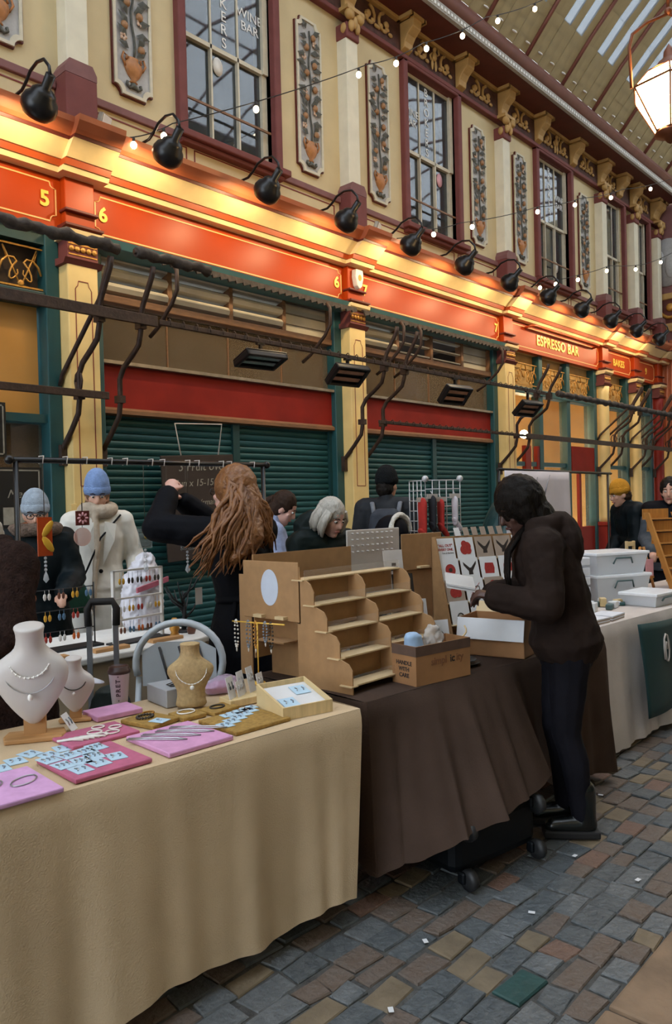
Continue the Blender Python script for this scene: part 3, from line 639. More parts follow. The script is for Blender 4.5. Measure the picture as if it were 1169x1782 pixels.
# ================================================================== gooseneck lamps
g0 = None
lamp_lab = ['beside sign five','over the first numeral six','under the brokers window','between brokers window and pier','under the window with two stickers','at the far side of that stickered window','over the second numeral seven','near the espresso bar sign start','over the espresso bar sign','over the short gold word sign','by the narrow end sign','by the corner pier']
for k in range(12):
    x = 3.11+1.27*k
    lab = 'black gooseneck lamp on the cornice, '+lamp_lab[k]
    if g0 is None:
        g0 = thing('gooseneck_lamp', (x,0,0), label=lab, cat='lamp', group='gooseneck lamps along the cornice')
        MB().cbox((0,6.58,5.12),(0.12,0.08,0.05)).build('base', 'black_metal', g0)
        MB().tube([(0,6.58,5.13),(0,6.5,5.12),(0,6.38,5.12),(0,6.3,5.16),(0,6.22,5.22),(0,6.10,5.245),(0,5.98,5.22),(0,5.90,5.13),(0,5.885,5.055)], 0.014, 8).build('arm', 'black_metal', g0)
        ax = Matrix.Rotation(R(50),3,'X')
        MB().lathe([(0.04,0.24),(0.04,0.13),(0.075,0.11),(0.10,0.085),(0.105,0.06),(0.135,0.03),(0.15,-0.02),(0.145,-0.07),(0.11,-0.12),(0.10,-0.125),(0.13,-0.06),(0.13,0.0),(0.09,0.06),(0.03,0.09)], (0,6.06,4.90), 20, ax).build('shade', 'black_metal', g0)
        MB().ball(ax@Vector((0,0,-0.03))+Vector((0,6.06,4.90)), 0.045, 10).build('bulb', 'bulb_lamp', g0)
    else: copy_tree(g0, None, loc=(x,0,0), label=lab)
    ld = bpy.data.lights.new('lamp_light', 'SPOT'); ld.energy = LAMP_W; ld.color = (1,0.74,0.40); ld.spot_size = R(165); ld.spot_blend = 0.3; ld.shadow_soft_size = 0.04
    lo = bpy.data.objects.new('lamp_light', ld); COL.objects.link(lo); lo.location = Vector((x, 6.06, 4.90))+ax@Vector((0,0,-0.092)); lo.rotation_euler = (R(50),0,0)
# ================================================================== paving
mat('sett_grey', '55595b', 0.55, var=0.25, scale=22, bump=0.9, bscale=45, col2='44494c')
mat('sett_blue', '525658', 0.5, var=0.3, scale=22, bump=0.9, bscale=45, col2='646769')
mat('sett_brown', '62574f', 0.6, var=0.2, scale=22, bump=0.9, bscale=45, col2='5e4f44')
mat('sett_red', '6e5446', 0.6, var=0.2, scale=22, bump=0.9, bscale=45, col2='685044')
mat('sett_ochre', '70624e', 0.6, var=0.2, scale=9, bump=0.5, bscale=30)
mat('sett_teal', '2c4a48', 0.4, var=0.2, scale=9, bump=0.4, bscale=30)
FL = MB().box(XL,27,-4.4,7.3,-0.2,-0.009).build('floor', 'mortar', kind='structure', label='worn stone sett paving with a kerb of long slabs', cat='floor')
kr = MB()
for k in range(12):
    x = -3+k*1.3; MB().box(x+0.006, x+1.294, 0.2, 0.975, -0.1, 0.004).build('kerb_slab', 'stone_slab', FL, bevel=0.012)
for k in range(12):
    x = -3+k*1.3; MB().box(x-0.5, x+0.79, -0.6, 0.19, -0.1, 0.002).build('kerb_slab', 'stone_slab', FL, bevel=0.012)
def sett(mb, x, y, w_, d, h, r):
    j = lambda s: r.uniform(-s, s)
    q = [(x-w_/2+j(.012),y-d/2+j(.01)),(x+w_/2+j(.012),y-d/2+j(.01)),(x+w_/2+j(.012),y+d/2+j(.01)),(x-w_/2+j(.012),y+d/2+j(.01))]
    ii = [(x+(a-x)*0.95, y+(b-y)*0.92) for a, b in q]
    vs = [(a,b,-0.06) for a,b in q]+[(a,b,h-0.005) for a,b in q]+[(a,b,h+j(.002)) for a,b in ii]
    mb.add(vs, [(0,1,5,4),(1,2,6,5),(2,3,7,6),(3,0,4,7),(4,5,9,8),(5,6,10,9),(6,7,11,10),(7,4,8,11),(8,9,10,11)])
rs = random.Random(11); cand = []
y = 1.03; row = 0
while y < 6.6:
    d = 0.088+0.01*(row%3); x = -1.0+rs.random()*0.1
    while x < 12:
        w_ = rs.uniform(0.10, 0.19); cand.append((x+w_/2, y+d/2-0.05, w_-0.010, d-0.009)); x += w_
    y += d; row += 1
def visible_size(c):
    p = Vector((c[0], c[1], 0))-CAM; z = p.dot(FWD)
    if z < 0.3: return 0
    u = 584.5+FPX*p.dot(RGT)/z; v = 891-FPX*p.dot(UPV)/z
    if not (-20 < u < 1190 and -20 < v < 1810): return 0
    if c[1] > 1.72: return 0.0001/z
    return c[2]*c[3]/(z*z)
cand.sort(key=visible_size, reverse=True)
rest = {}
for k, (x, y, w_, d) in enumerate(cand):
    u = rs.random()
    mt = 'sett_grey' if u < .32 else 'sett_blue' if u < .48 else 'sett_brown' if u < .76 else 'sett_red' if u < .88 else 'sett_ochre'
    if 2.05 < x < 2.2 and 1.13 < y < 1.24: mt = 'sett_teal'
    if k < 290:
        mb = MB(); sett(mb, x, y, w_, d, rs.uniform(-0.006, 0.002), rs); mb.build('sett', mt, FL)
    else:
        sett(rest.setdefault(mt, MB()), x, y, w_, d, rs.uniform(-0.01, 0.004), rs)
for mt, mb in rest.items(): mb.build('sett_field', mt, FL, kind='stuff')
lit = MB()

cb0 = thing('lamp_cable', (3.0,6.665,5.11), label='loose black cable running along the cornice between the lamps', cat='cable'); rk_ = random.Random(6)
MB().tube([(0.13*k, rk_.uniform(-0.025,0.025), 0.012+abs(rk_.gauss(0,0.012))) for k in range(110)], 0.006, 5).build('cable', 'black_metal', cb0)
for k, (x, lab) in enumerate(((3.95,'small grey floodlight on the cornice near the first numeral six'),(8.0,'small grey floodlight on the cornice over the plaque'),(12.75,'small grey floodlight on the cornice by the espresso bar'))):
    t = thing('floodlight', (x,6.52,5.115), label=lab, cat='floodlight', rot=(R(20),0,R(25))); MB().box(-0.07,0.07,-0.03,0.03,0.04,0.14).build('case', 'steel_ledge', t, bevel=0.01); MB().box(-0.06,0.06,-0.034,-0.03,0.05,0.13).build('lens', 'white_paint', t); MB().box(-0.012,0.012,-0.012,0.012,-0.01,0.05).build('stem', 'black_metal', t)
# ================================================================== people
mat('skin_light', 'c99a84', 0.5, var=0.08, scale=12); mat('skin_dark', '4a3028', 0.45, var=0.12, scale=12); mat('skin_pink', 'd0a090', 0.5, var=0.08, scale=12)
mat('eye_white', 'd8d4d0', 0.3, var=0); mat('eye_dark', '1c1410', 0.2, var=0); mat('lip', '9a5a54', 0.45, var=0.05); mat('lip_dark', '4a2824', 0.45, var=0.05)
mat('hair_black', '17120f', 0.45, var=0.3, scale=60, bump=0.6, bscale=90, spec=0.12, stretch=(3,3,0.5)); mat('hair_red', '6e4426', 0.42, var=0.3, scale=40, col2='8a5c34', bump=0.5, bscale=80)
mat('hair_brown', '33241c', 0.45, var=0.3, scale=60, bump=0.5, bscale=90, spec=0.12, stretch=(3,3,0.5)); mat('hair_grey', 'b9b4ac', 0.5, var=0.15, scale=40, bump=0.6, bscale=80, stretch=(3,3,0.5)); mat('hair_dark', '1e1916', 0.5, var=0.3, scale=60, bump=0.5, bscale=90, spec=0.12)
mat('hair_tan', '7a5c44', 0.5, var=0.2, scale=40, bump=0.5, bscale=80)
mat('hoodie_brown', '261c18', 0.85, var=0.15, scale=8, bump=0.3, bscale=25, spec=0.12); mat('jeans_black', '15141a', 0.8, var=0.2, scale=10, bump=0.25, bscale=40, spec=0.12); mat('boot_black', '0f1212', 0.22, var=0.1); mat('boot_sole', '161314', 0.7, var=0.1)
mat('coat_black', '0b0c12', 0.75, var=0.2, scale=8, bump=0.25, bscale=25, spec=0.12); mat('coat_white', 'dcd8d0', 0.75, var=0.06, scale=6, bump=0.2, bscale=20, spec=0.12); mat('scarf_beige', 'b5a695', 0.9, var=0.12, scale=20, bump=0.5, bscale=60, spec=0.12)
mat('beanie_blue', '7d96c4', 0.9, var=0.1, scale=30, bump=0.6, bscale=110, spec=0.12); mat('beanie_grey', '9aa6b4', 0.9, var=0.15, scale=30, bump=0.6, bscale=110, spec=0.12); mat('beanie_black', '16181a', 0.9, var=0.15, bump=0.6, bscale=110, spec=0.12); mat('beanie_mustard', 'b9832c', 0.9, var=0.12, bump=0.6, bscale=110, spec=0.12)
mat('puffer_dark', '10181c', 0.5, var=0.2, scale=6, bump=0.2, bscale=15, spec=0.12); mat('puffer_green', '121c1c', 0.5, var=0.2, scale=6, bump=0.2, bscale=15, spec=0.12); mat('fur_brown', '2c1e1a', 0.95, var=0.35, scale=40, bump=1.0, bscale=120, spec=0.12); mat('fur_collar', '6a5a50', 0.95, var=0.35, scale=40, bump=1.0, bscale=120, spec=0.12); mat('fur_white', 'd8d4cc', 0.95, var=0.2, bump=1.0, bscale=120, spec=0.12)
mat('knit_lilac', '98a2c2', 0.85, var=0.12, scale=30, bump=0.5, bscale=90, spec=0.12); mat('jacket_grey', '2a2c30', 0.7, var=0.2, scale=8, bump=0.2, bscale=20, spec=0.12); mat('trouser_dark', '191a20', 0.85, var=0.15, bump=0.2, spec=0.12); mat('glove_black', '0d0d10', 0.7, var=0.1, spec=0.12)
mat('backpack_grey', '6c7078', 0.8, var=0.15, bump=0.3, bscale=60, spec=0.12); mat('backpack_dark', '3c4048', 0.8, var=0.15, bump=0.3, bscale=60, spec=0.12); mat('bag_green', '1e4a3a', 0.4, var=0.15); mat('jacket_edge', '4a5058', 0.7, var=0.2, spec=0.12)
mat('scarf_orange', '8c4a28', 0.9, var=0.2); mat('glasses_dark', '1a1412', 0.3, var=0)
_ctex = bpy.data.textures.new('wrinkle', 'CLOUDS'); _ctex.noise_scale = 0.09
_stex = bpy.data.textures.new('streak', 'CLOUDS'); _stex.noise_scale = 0.025
def limb(mb, p0, r0, p1, r1, n=10, flat=1.0):
    p0, p1 = Vector(p0), Vector(p1); d = (p1-p0); L = d.length; d = d/L if L > 1e-6 else Vector((0,0,1))
    pts, rr = [], []
    for k in range(4): a = math.pi/2*(k/4); pts.append(p0-d*(r0*math.cos(a))); rr.append(max(1e-3, r0*math.sin(a)))
    for k in range(5): f = k/4; pts.append(p0+d*(L*f)); rr.append(r0*(1-f)+r1*f)
    for k in range(1,5): a = math.pi/2*(k/4); pts.append(p1+d*(r1*math.sin(a))); rr.append(max(1e-3, r1*math.cos(a)))
    mb.tube(pts, rr, n, flat=flat)
def loft(mb, rings, n=16):
    """rings [(centre, rx, ry)] stacked; capped"""
    vs = []
    for c, rx, ry in rings:
        for k in range(n): a = 2*math.pi*k/n; vs.append((c[0]+rx*math.cos(a), c[1]+ry*math.sin(a), c[2]))
    K = len(rings); mb.add(vs, [(i*n+k, i*n+(k+1)%n, (i+1)*n+(k+1)%n, (i+1)*n+k) for i in range(K-1) for k in range(n)], True)
    o = len(mb.v)-len(vs); mb.f += [tuple(o+k for k in range(n))[::-1], tuple(o+(K-1)*n+k for k in range(n))]; mb.sm += [True]*2; mb.mi += [mb.m]*2
def bake(mb, name, mt, voxel=0.011, smooth=4, disp=0.0, tex=None):
    me = mb.mesh(name, mt); o = bpy.data.objects.new(name, me); COL.objects.link(o)
    md = o.modifiers.new('r', 'REMESH'); md.mode = 'VOXEL'; md.voxel_size = voxel; md.use_smooth_shade = True
    if smooth: md = o.modifiers.new('s', 'SMOOTH'); md.factor = 0.5; md.iterations = smooth
    if disp: md = o.modifiers.new('d', 'DISPLACE'); md.texture = tex or _ctex; md.strength = disp; md.mid_level = 0.5; md.texture_coords = 'GLOBAL'
    bpy.context.view_layer.update(); dg = bpy.context.evaluated_depsgraph_get()
    out = bpy.data.meshes.new_from_object(o.evaluated_get(dg)); bpy.data.objects.remove(o); bpy.data.meshes.remove(me)
    out.name = name; out.materials.clear(); out.materials.append(M[mt])
    out.polygons.foreach_set('use_smooth', [True]*len(out.polygons)); return out
class Person:
    """skeleton in metres, local +Y forward, +X to the person's right"""
    def __init__(s, label, loc, facing, H=1.68, lean=0, bend=0, head=(0,0,0), rh=None, lh=None, rel=None, lel=None, skin='skin_light', voxel=0.011, stance=0.09, group=None, hunch=0, step=0.0, grip=None):
        s.k = H/1.70; k = s.k; s.vox = voxel; s.skin = skin
        s.root = thing('person', (loc[0], loc[1], 0), R(facing)-math.pi/2, label=label, cat='person', group=group)
        hip = Vector((0,0,0.92*k)); RL = Matrix.Rotation(-R(lean),3,'X'); RB = Matrix.Rotation(-R(lean+bend),3,'X'); s.RL, s.RB = RL, RB
        s.hip = hip; s.waist = hip+RL@Vector((0,0,0.15*k)); s.chest = s.waist+RB@Vector((0,0.01,0.22*k)); s.neck = s.chest+RB@Vector((0,-0.01-hunch*0.3,0.17*k))
        s.sh = {d: s.chest+RB@Vector((d*0.175*k, hunch*0.5, 0.115*k)) for d in (-1,1)}
        hp, hy, hr = head; s.RH = Matrix.Rotation(R(hy),3,'Z') @ Matrix.Rotation(-R(hp),3,'X') @ Matrix.Rotation(R(hr),3,'Y')
        s.hc = s.neck+RB@Vector((0,0.02+hunch*0.4,0.07*k))+s.RH@Vector((0,0.015,0.075*k))
        s.el, s.wr, s.hd = {}, {}, {}
        for d, tg, pole in ((1, rh, rel), (-1, lh, lel)):
            S0 = s.sh[d]; a, b = 0.28*k, 0.25*k
            T_ = Vector(tg) if tg else Vector((d*0.25*k, 0.05, 0.84*k)); pole = Vector(pole) if pole else Vector((d*0.4,-0.6,-0.3))
            v = T_-S0; L = min(v.length, (a+b)*0.985); v = v.normalized(); c = (a*a+L*L-b*b)/(2*a*L); c = max(-1,min(1,c)); h = a*math.sqrt(max(0,1-c*c))
            pp = pole-v*pole.dot(v); pp = pp.normalized() if pp.length > 1e-4 else v.orthogonal()
            s.el[d] = S0+v*(a*c)+pp*h; s.wr[d] = S0+v*L; s.hd[d] = (s.wr[d]-s.el[d]).normalized()
        s.kn = {1: Vector((stance*k,0.03+step*0.4,0.49*k)), -1: Vector((-stance*k,0.03-step*0.4,0.49*k))}
        s.an = {1: Vector((stance*k*1.05,-0.02+step,0.09*k)), -1: Vector((-stance*k*1.05,-0.02-step,0.09*k))}
        s.body()
    def torso(s, mb, g=0.0, hipg=0.0, low=None):
        k = s.k
        def ring(c, M3, rx, ry, z=0):
            return [c+M3@Vector((rx*math.cos(2*math.pi*q/16), ry*math.sin(2*math.pi*q/16), z)) for q in range(16)]
        I = Matrix.Identity(3); rg = []
        rg.append(ring(s.hip, I, 0.03, 0.03, -0.11*k)); rg.append(ring(s.hip, I, (0.13+g)*k, (0.10+g)*k, -0.09*k))
        rg.append(ring(s.hip, s.RL, (0.168+g+hipg)*k, (0.125+g+hipg)*k, 0.0)); rg.append(ring(s.waist, s.RL, (0.138+g)*k, (0.102+g)*k)); rg.append(ring(s.waist, s.RB, (0.15+g)*k, (0.11+g)*k, 0.1*k))
        rg.append(ring(s.chest, s.RB, (0.165+g)*k, (0.122+g)*k)); rg.append(ring(s.chest, s.RB, (0.16+g)*k, (0.105+g)*k, 0.09*k)); rg.append(ring(s.chest, s.RB, (0.09+g)*k, (0.08+g*.8)*k, 0.15*k)); rg.append(ring(s.neck, s.RB, 0.05, 0.05, 0.02))
        vs = [q for r_ in rg for q in r_]; K = len(rg); n = 16
        mb.add(vs, [(i*n+q, i*n+(q+1)%n, (i+1)*n+(q+1)%n, (i+1)*n+q) for i in range(K-1) for q in range(n)]+[tuple(range(n))[::-1], tuple((K-1)*n+q for q in range(n))], True)
        for d in (-1,1): limb(mb, s.chest+s.RB@Vector((d*0.06*k,0,0.1*k)), (0.08+g)*k, s.sh[d], (0.062+g)*k)
    def arm(s, mb, d, g=0.0, cut=1.0):
        k = s.k; limb(mb, s.sh[d], (0.058+g)*k, s.el[d], (0.044+g)*k); w_ = s.el[d]+(s.wr[d]-s.el[d])*cut; limb(mb, s.el[d], (0.043+g)*k, w_, (0.03+g)*k)
    def legs(s, mb, g=0.0, end=1.0, cg=0.0):
        k = s.k
        for d in (-1,1):
            h = s.hip+Vector((d*0.085*k,0,-0.03*k)); limb(mb, h, (0.092+g)*k, s.kn[d], (0.058+g)*k); e = s.kn[d]+(s.an[d]-s.kn[d])*end
            cal = s.kn[d]+(s.an[d]-s.kn[d])*0.35+Vector((0,-0.015,0)); limb(mb, s.kn[d], (0.055+g)*k, cal, (0.056+g+cg)*k); limb(mb, cal, (0.056+g+cg)*k, e, (0.038+g+cg)*k)
    def hand(s, mb, d, fist=0.6, gl=0.0):
        k = s.k; f = s.hd[d]; up = Vector((0,0,1)); side = f.cross(up); side = side.normalized() if side.length > 0.2 else Vector((1,0,0)); nrm = side.cross(f).normalized()
        w_ = s.wr[d]; pc = w_+f*0.045*k
        limb(mb, w_+f*0.01, (0.026+gl)*k, w_+f*0.075*k, (0.034+gl)*k, flat=0.55)
        for q in (-1.5,-0.5,0.5,1.5):
            a = w_+f*(0.082-0.006*abs(q))*k+side*(q*0.0195*k); L = (0.036-0.004*abs(q+0.5))*k; dr = (f*math.cos(fist*0.9)-nrm*math.sin(fist*0.9)); b = a+dr*L
            dr2 = (f*math.cos(fist*2.0)-nrm*math.sin(fist*2.0)); c = b+dr2*L*0.8; dr3 = (f*math.cos(fist*2.7)-nrm*math.sin(fist*2.7)); e = c+dr3*L*0.6
            limb(mb, a, (0.0092+gl)*k, b, (0.0088+gl)*k, 7); limb(mb, b, (0.0088+gl)*k, c, (0.008+gl)*k, 7); limb(mb, c, (0.008+gl)*k, e, (0.0072+gl)*k, 7)
        t = -d; a = w_+f*0.03*k+side*(t*0.026*k); b = a+(f*0.6+side*t*0.55-nrm*0.35).normalized()*0.04*k; c = b+(f*0.85-nrm*0.45).normalized()*0.032*k
        limb(mb, a, 0.012*k, b, 0.0105*k, 7); limb(mb, b, 0.0105*k, c, 0.0085*k, 7)
    def H(s, x, y, z): return s.hc+s.RH@Vector((x*s.k, y*s.k, z*s.k))
    def body(s):
        mb = MB(); k = s.k; s.torso(mb); s.legs(mb)
        for d in (-1,1): s.arm(mb, d); s.hand(mb, d)
        for d in (-1,1): limb(mb, s.an[d]+Vector((0,-0.02,-0.035*k)), 0.04*k, s.an[d]+Vector((0,0.13*k,-0.055*k)), 0.03*k)
        limb(mb, s.neck-s.RB@Vector((0,0,0.04)), 0.056*k, s.hc-s.RH@Vector((0,0.02,0.05*k)), 0.052*k)
        mb.ball(s.H(0,-0.005,0.025), (0.076*k,0.095*k,0.098*k), 14, s.RH); mb.ball(s.H(0,0.03,-0.045), (0.058*k,0.066*k,0.075*k), 12, s.RH)
        mb.ball(s.H(0,0.068,-0.095), (0.028*k,0.026*k,0.024*k), 10, s.RH)
        limb(mb, s.H(0,0.088,0.015), 0.011*k, s.H(0,0.106,-0.022), 0.016*k, 8)
        for d in (-1,1): mb.ball(s.H(d*0.076,-0.005,-0.015), (0.012*k,0.024*k,0.034*k), 8, s.RH); mb.ball(s.H(d*0.04,0.062,-0.02), (0.025*k,0.022*k,0.024*k), 8, s.RH)
        s.body_ob = link('body', bake(mb, 'body', s.skin, s.vox, 3), s.root)
        lipm = 'lip_dark' if s.skin == 'skin_dark' else 'lip'
        for d in (-1,1):
            e = link('eye', MB().ball(s.H(d*0.031,0.079,0.012), (0.014*k,0.009*k,0.009*k), 8, s.RH).mesh('eye', 'eye_white'), s.root)
            MB().ball(s.H(d*0.031,0.087,0.012), (0.006*k,0.004*k,0.006*k), 8, s.RH).build('iris', 'eye_dark', e)
            MB().tube([s.H(d*0.014,0.093,0.034), s.H(d*0.032,0.092,0.04), s.H(d*0.05,0.082,0.034)], 0.004*k, 6).build('eyebrow', 'hair_brown', s.root)
        MB().tube([s.H(-0.024,0.088,-0.06), s.H(-0.008,0.097,-0.056), s.H(0.008,0.097,-0.056), s.H(0.024,0.088,-0.06)], [0.004*k,0.0075*k,0.0075*k,0.004*k], 6).build('lips', lipm, s.root)
    def wear(s, mb, name, mt, voxel=None, disp=0.008, smooth=4, tex=None, parent=None):
        return link(name, bake(mb, name, mt, voxel or s.vox, smooth, disp, tex), parent or s.root)
    def top(s, mt, name='jacket', g=0.02, hem=0.0, cuffs=0.97, disp=0.012, hipg=0.01, voxel=None, rings=None, extra=None, collar=True, armg=None):
        mb = MB(); s.torso(mb, g, hipg); k = s.k
        for d in (-1,1): s.arm(mb, d, armg if armg is not None else g, cuffs)
        if hem > 0:
            w_ = 0.165+g+hipg
            pts = [(s.hip+Vector((0,0,0.02)), w_*k, (0.125+g+hipg)*k), (s.hip+Vector((0,0,-hem*0.5)), (w_+0.02)*k, (0.135+g+hipg)*k), (s.hip+Vector((0,0,-hem)), (w_+0.035)*k, (0.145+g+hipg)*k)]
            loft(mb, pts[::-1])
        if collar: limb(mb, s.neck-s.RB@Vector((0,0,0.03)), 0.075*k, s.neck+s.RB@Vector((0,0.0,0.035)), 0.068*k)
        if extra: extra(mb)
        return s.wear(mb, name, mt, voxel, disp)
    def trousers(s, mt='trouser_dark', g=0.012, cg=0.0):
        mb = MB(); s.legs(mb, g, 0.98, cg); k = s.k; loft(mb, [(s.hip+Vector((0,0,-0.12*k)), (0.13+g)*k, (0.11+g)*k), (s.hip, (0.175+g)*k, (0.13+g)*k), (s.hip+Vector((0,0,0.1*k)), (0.14+g)*k, (0.11+g)*k)])
        return s.wear(mb, 'trousers', mt, disp=0.008)
    def boots(s, mt='boot_black', h=0.16, sole=True):
        k = s.k
        for d in (-1,1):
            a = s.an[d]; mb = MB(); limb(mb, a+Vector((0,-0.01,h-0.03)), 0.056*k, a+Vector((0,-0.015,-0.02)), 0.05*k); limb(mb, a+Vector((0,-0.02,-0.03)), 0.05*k, a+Vector((0,0.14*k,-0.04)), 0.042*k)
            b = s.wear(mb, 'boot', mt, 0.009, 0.003)
            if sole: MB().prism([(a.x-0.05*k,a.y-0.075*k),(a.x+0.05*k,a.y-0.075*k),(a.x+0.05*k,a.y+0.1*k),(a.x+0.04*k,a.y+0.185*k),(a.x-0.04*k,a.y+0.185*k),(a.x-0.05*k,a.y+0.1*k)], 'z', 0.0, 0.035).build('sole', 'boot_sole', b, bevel=0.008)
    def beanie(s, mt, tall=0.0, slouch=0.0):
        mb = MB(); k = s.k; mb.ball(s.H(0,-0.018-slouch,0.05+tall*0.5), (0.094*k,0.11*k,(0.105+tall)*k), 14, s.RH)
        rg = []
        h = s.wear(mb, 'beanie', mt, 0.009, 0.004)
        cf = MB(); cf.lathe([(0.098*k,-0.03*k),(0.105*k,-0.01*k),(0.104*k,0.02*k),(0.094*k,0.035*k)], s.H(0,-0.012,0.042), 18, s.RH @ Matrix.Rotation(R(8),3,'X'), sx=0.92, sy=1.06); cf.build('cuff', mt, h)
    def hair_cap(s, mt, back=0.0, g=0.012, low=-0.02, fringe=False, disp=0.012, bob=False):
        mb = MB(); k = s.k
        if bob:
            for q in (-1,1): limb(mb, s.H(q*0.085,-0.005,0.05), 0.045*k, s.H(q*0.088,0.012,-0.085), 0.03*k)
        mb.ball(s.H(0,-0.025,0.035), ((0.08+g)*k,(0.092+g)*k,(0.096+g)*k), 14, s.RH); mb.ball(s.H(0,-0.05,-0.01+low), ((0.074+g)*k,(0.065+g)*k,(0.075+g)*k), 12, s.RH)
        if fringe:
            for q in range(-3,4): limb(mb, s.H(q*0.022,0.055-abs(q)*0.006,0.09), 0.022*k, s.H(q*0.026,0.088-abs(q)*0.009,0.035), 0.012*k, 8)
        return s.wear(mb, 'hair', mt, 0.008, disp, 2, _stex)
    def glasses(s):
        m_ = MB(); k = s.k
        for d in (-1,1):
            c = s.H(d*0.032,0.098,0.008); m_.tube([c+s.RH@Vector((0.024*math.cos(a*0.7854),0,0.018*math.sin(a*0.7854))) for a in range(9)], 0.0028, 6); m_.tube([s.H(d*0.056,0.094,0.012), s.H(d*0.08,0.0,0.01)], 0.0025, 5)
        m_.tube([s.H(-0.008,0.1,0.014), s.H(0.008,0.1,0.014)], 0.0025, 5); m_.build('glasses', 'glasses_dark', s.root)
    def puffs(s, mb, g=0.03):
        k = s.k
        for t in range(6):
            c = s.hip.lerp(s.chest, t/5.0); mb.lathe([(0.12*k,-0.05),((0.185+g)*k,-0.025),((0.195+g)*k,0.0),((0.185+g)*k,0.025),(0.12*k,0.05)], c+Vector((0,0,0.02)), 18, s.RL, sy=0.78)
def dirang(dx, dy): return math.degrees(math.atan2(dy, dx))
# --- shopper in brown hoodie, sorting cards at the brown stall
p = Person('person in dark brown hoodie and black jeans sorting cards at the brown table', (3.30,1.62), dirang(-0.62,0.78), 1.61, lean=6, bend=10, head=(28,14,0), rh=(0.10,0.32,1.08), lh=(-0.13,0.33,1.09), rel=(0.5,-0.5,-0.6), lel=(-0.55,-0.5,-0.6), skin='skin_dark', voxel=0.008, stance=0.075, step=0.02, hunch=0.03)
def hood(mb):
    k = p.k; c = p.neck
    for q in range(9):
        a = R(-190+q*25); 
        limb(mb, c+p.RB@Vector((0.105*math.cos(a),0.01+0.10*math.sin(a),0.03+0.012*math.cos(q))), 0.045, c+p.RB@Vector((0.105*math.cos(a+0.42),0.01+0.10*math.sin(a+0.42),0.03)), 0.045)
    mb.ball(c+p.RB@Vector((0,-0.115,-0.06)), (0.135,0.06,0.13), 12, p.RB)
p.top('hoodie_brown', 'hoodie', g=0.038, hem=0.0, cuffs=0.93, disp=0.022, extra=hood, hipg=0.012)
p.trousers('jeans_black', 0.012); p.boots('boot_black', 0.15); p.hair_cap('hair_black', g=0.036, low=-0.06, fringe=True, disp=0.014, bob=True)
hl = MB(); rr_ = random.Random(4)
for q in range(6):
    a = p.H(-0.055+0.008*q, 0.03, -0.08); e = p.chest+p.RB@Vector((-0.10+0.012*q, 0.19+0.01*(q%2), -0.03-0.015*(q%3)))
    hl.tube([a, a.lerp(e,0.4)+Vector((-0.01,0.05,0)), a.lerp(e,0.75)+Vector((0,0.03,0)), e], [0.014,0.011,0.008,0.003], 6)
hl.build('hair_lengths', 'hair_black', p.root)
MB().lathe([(0.030,-0.008),(0.034,-0.006),(0.034,0.006),(0.030,0.008)], p.wr[-1]-p.hd[-1]*0.01, 18, p.hd[-1].to_track_quat('Z','Y').to_matrix()).build('bracelet', 'white_paint', p.root)
WOMAN = p
# --- red haired stallholder seen from behind, hanging a suncatcher
p = Person('person with long wavy auburn hair and black coat reaching up to the rail', (2.56,2.98), dirang(-0.10,1.0), 1.69, lean=3, bend=3, head=(-2,8,0), rh=(-0.10,0.36,1.56), lh=(-0.19,0.36,1.60), rel=(0.7,0.0,-0.5), lel=(-0.7,0.0,-0.5), skin='skin_pink', voxel=0.009)
def skirt(z0, r0, r1):
    def f(mb): loft(mb, [(p.hip+Vector((0,-0.01,z0)), r1, r1*0.8), (p.hip+Vector((0,0,z0*0.5)), (r0+r1)/2, (r0+r1)/2*0.78), (p.hip+Vector((0,0,0.0)), r0, r0*0.76), (p.waist, 0.165, 0.125)], 24)
    return f
p.top('coat_black', 'coat', g=0.03, cuffs=0.9, disp=0.014, extra=skirt(-0.55, 0.215, 0.29)); p.trousers('jeans_black'); p.boots()
MB().lathe([(0.17,-0.02),(0.178,0),(0.17,0.02)], p.waist+Vector((0,0,0)), 24, p.RL, sy=0.79).build('belt', 'coat_black', p.root)
MB().tube([p.waist+Vector((-0.14,-0.06,0)), p.waist+Vector((-0.18,-0.08,-0.08)), p.waist+Vector((-0.17,-0.08,-0.2))], 0.012, 6).build('belt_end', 'coat_black', p.root)
p.hair_cap('hair_red', g=0.026, low=-0.05, disp=0.012); p.glasses()
hl = MB(); rr_ = random.Random(9)
for q in range(150):
    u = rr_.uniform(-1,1); a = p.H(0.085*u, -0.09+0.06*abs(u), rr_.uniform(-0.03,0.09)); sidew = -0.06-0.36*rr_.random()**0.9
    e = p.chest+p.RB@Vector((sidew, -0.15+rr_.uniform(-0.03,0.03)+max(0,(-sidew-0.2))*0.3, rr_.uniform(-0.10,0.06))); ph = rr_.uniform(0,6)
    if q % 4 == 0: e = p.chest+p.RB@Vector((rr_.uniform(-0.02,0.11), -0.145, rr_.uniform(0.0,0.1)))
    hl.tube([a.lerp(e,t/7)+Vector((0.022*math.sin(ph+t*1.7), -0.045*math.sin(math.pi*t/7), 0.03*math.sin(math.pi*t/7)+0.01*math.sin(ph+t*2))) for t in range(8)], [0.011,0.013,0.013,0.012,0.011,0.009,0.006,0.002], 6)
hl.build('hair_lengths', 'hair_red', p.root)
hv = MB(); limb(hv, p.H(0,-0.07,0.0), 0.085, p.chest+p.RB@Vector((-0.06,-0.13,0.08)), 0.075); limb(hv, p.chest+p.RB@Vector((-0.06,-0.13,0.08)), 0.075, p.chest+p.RB@Vector((-0.2,-0.15,-0.02)), 0.03); p.wear(hv, 'hair_mass', 'hair_red', 0.01, 0.02, 3, _stex)
REDH = p
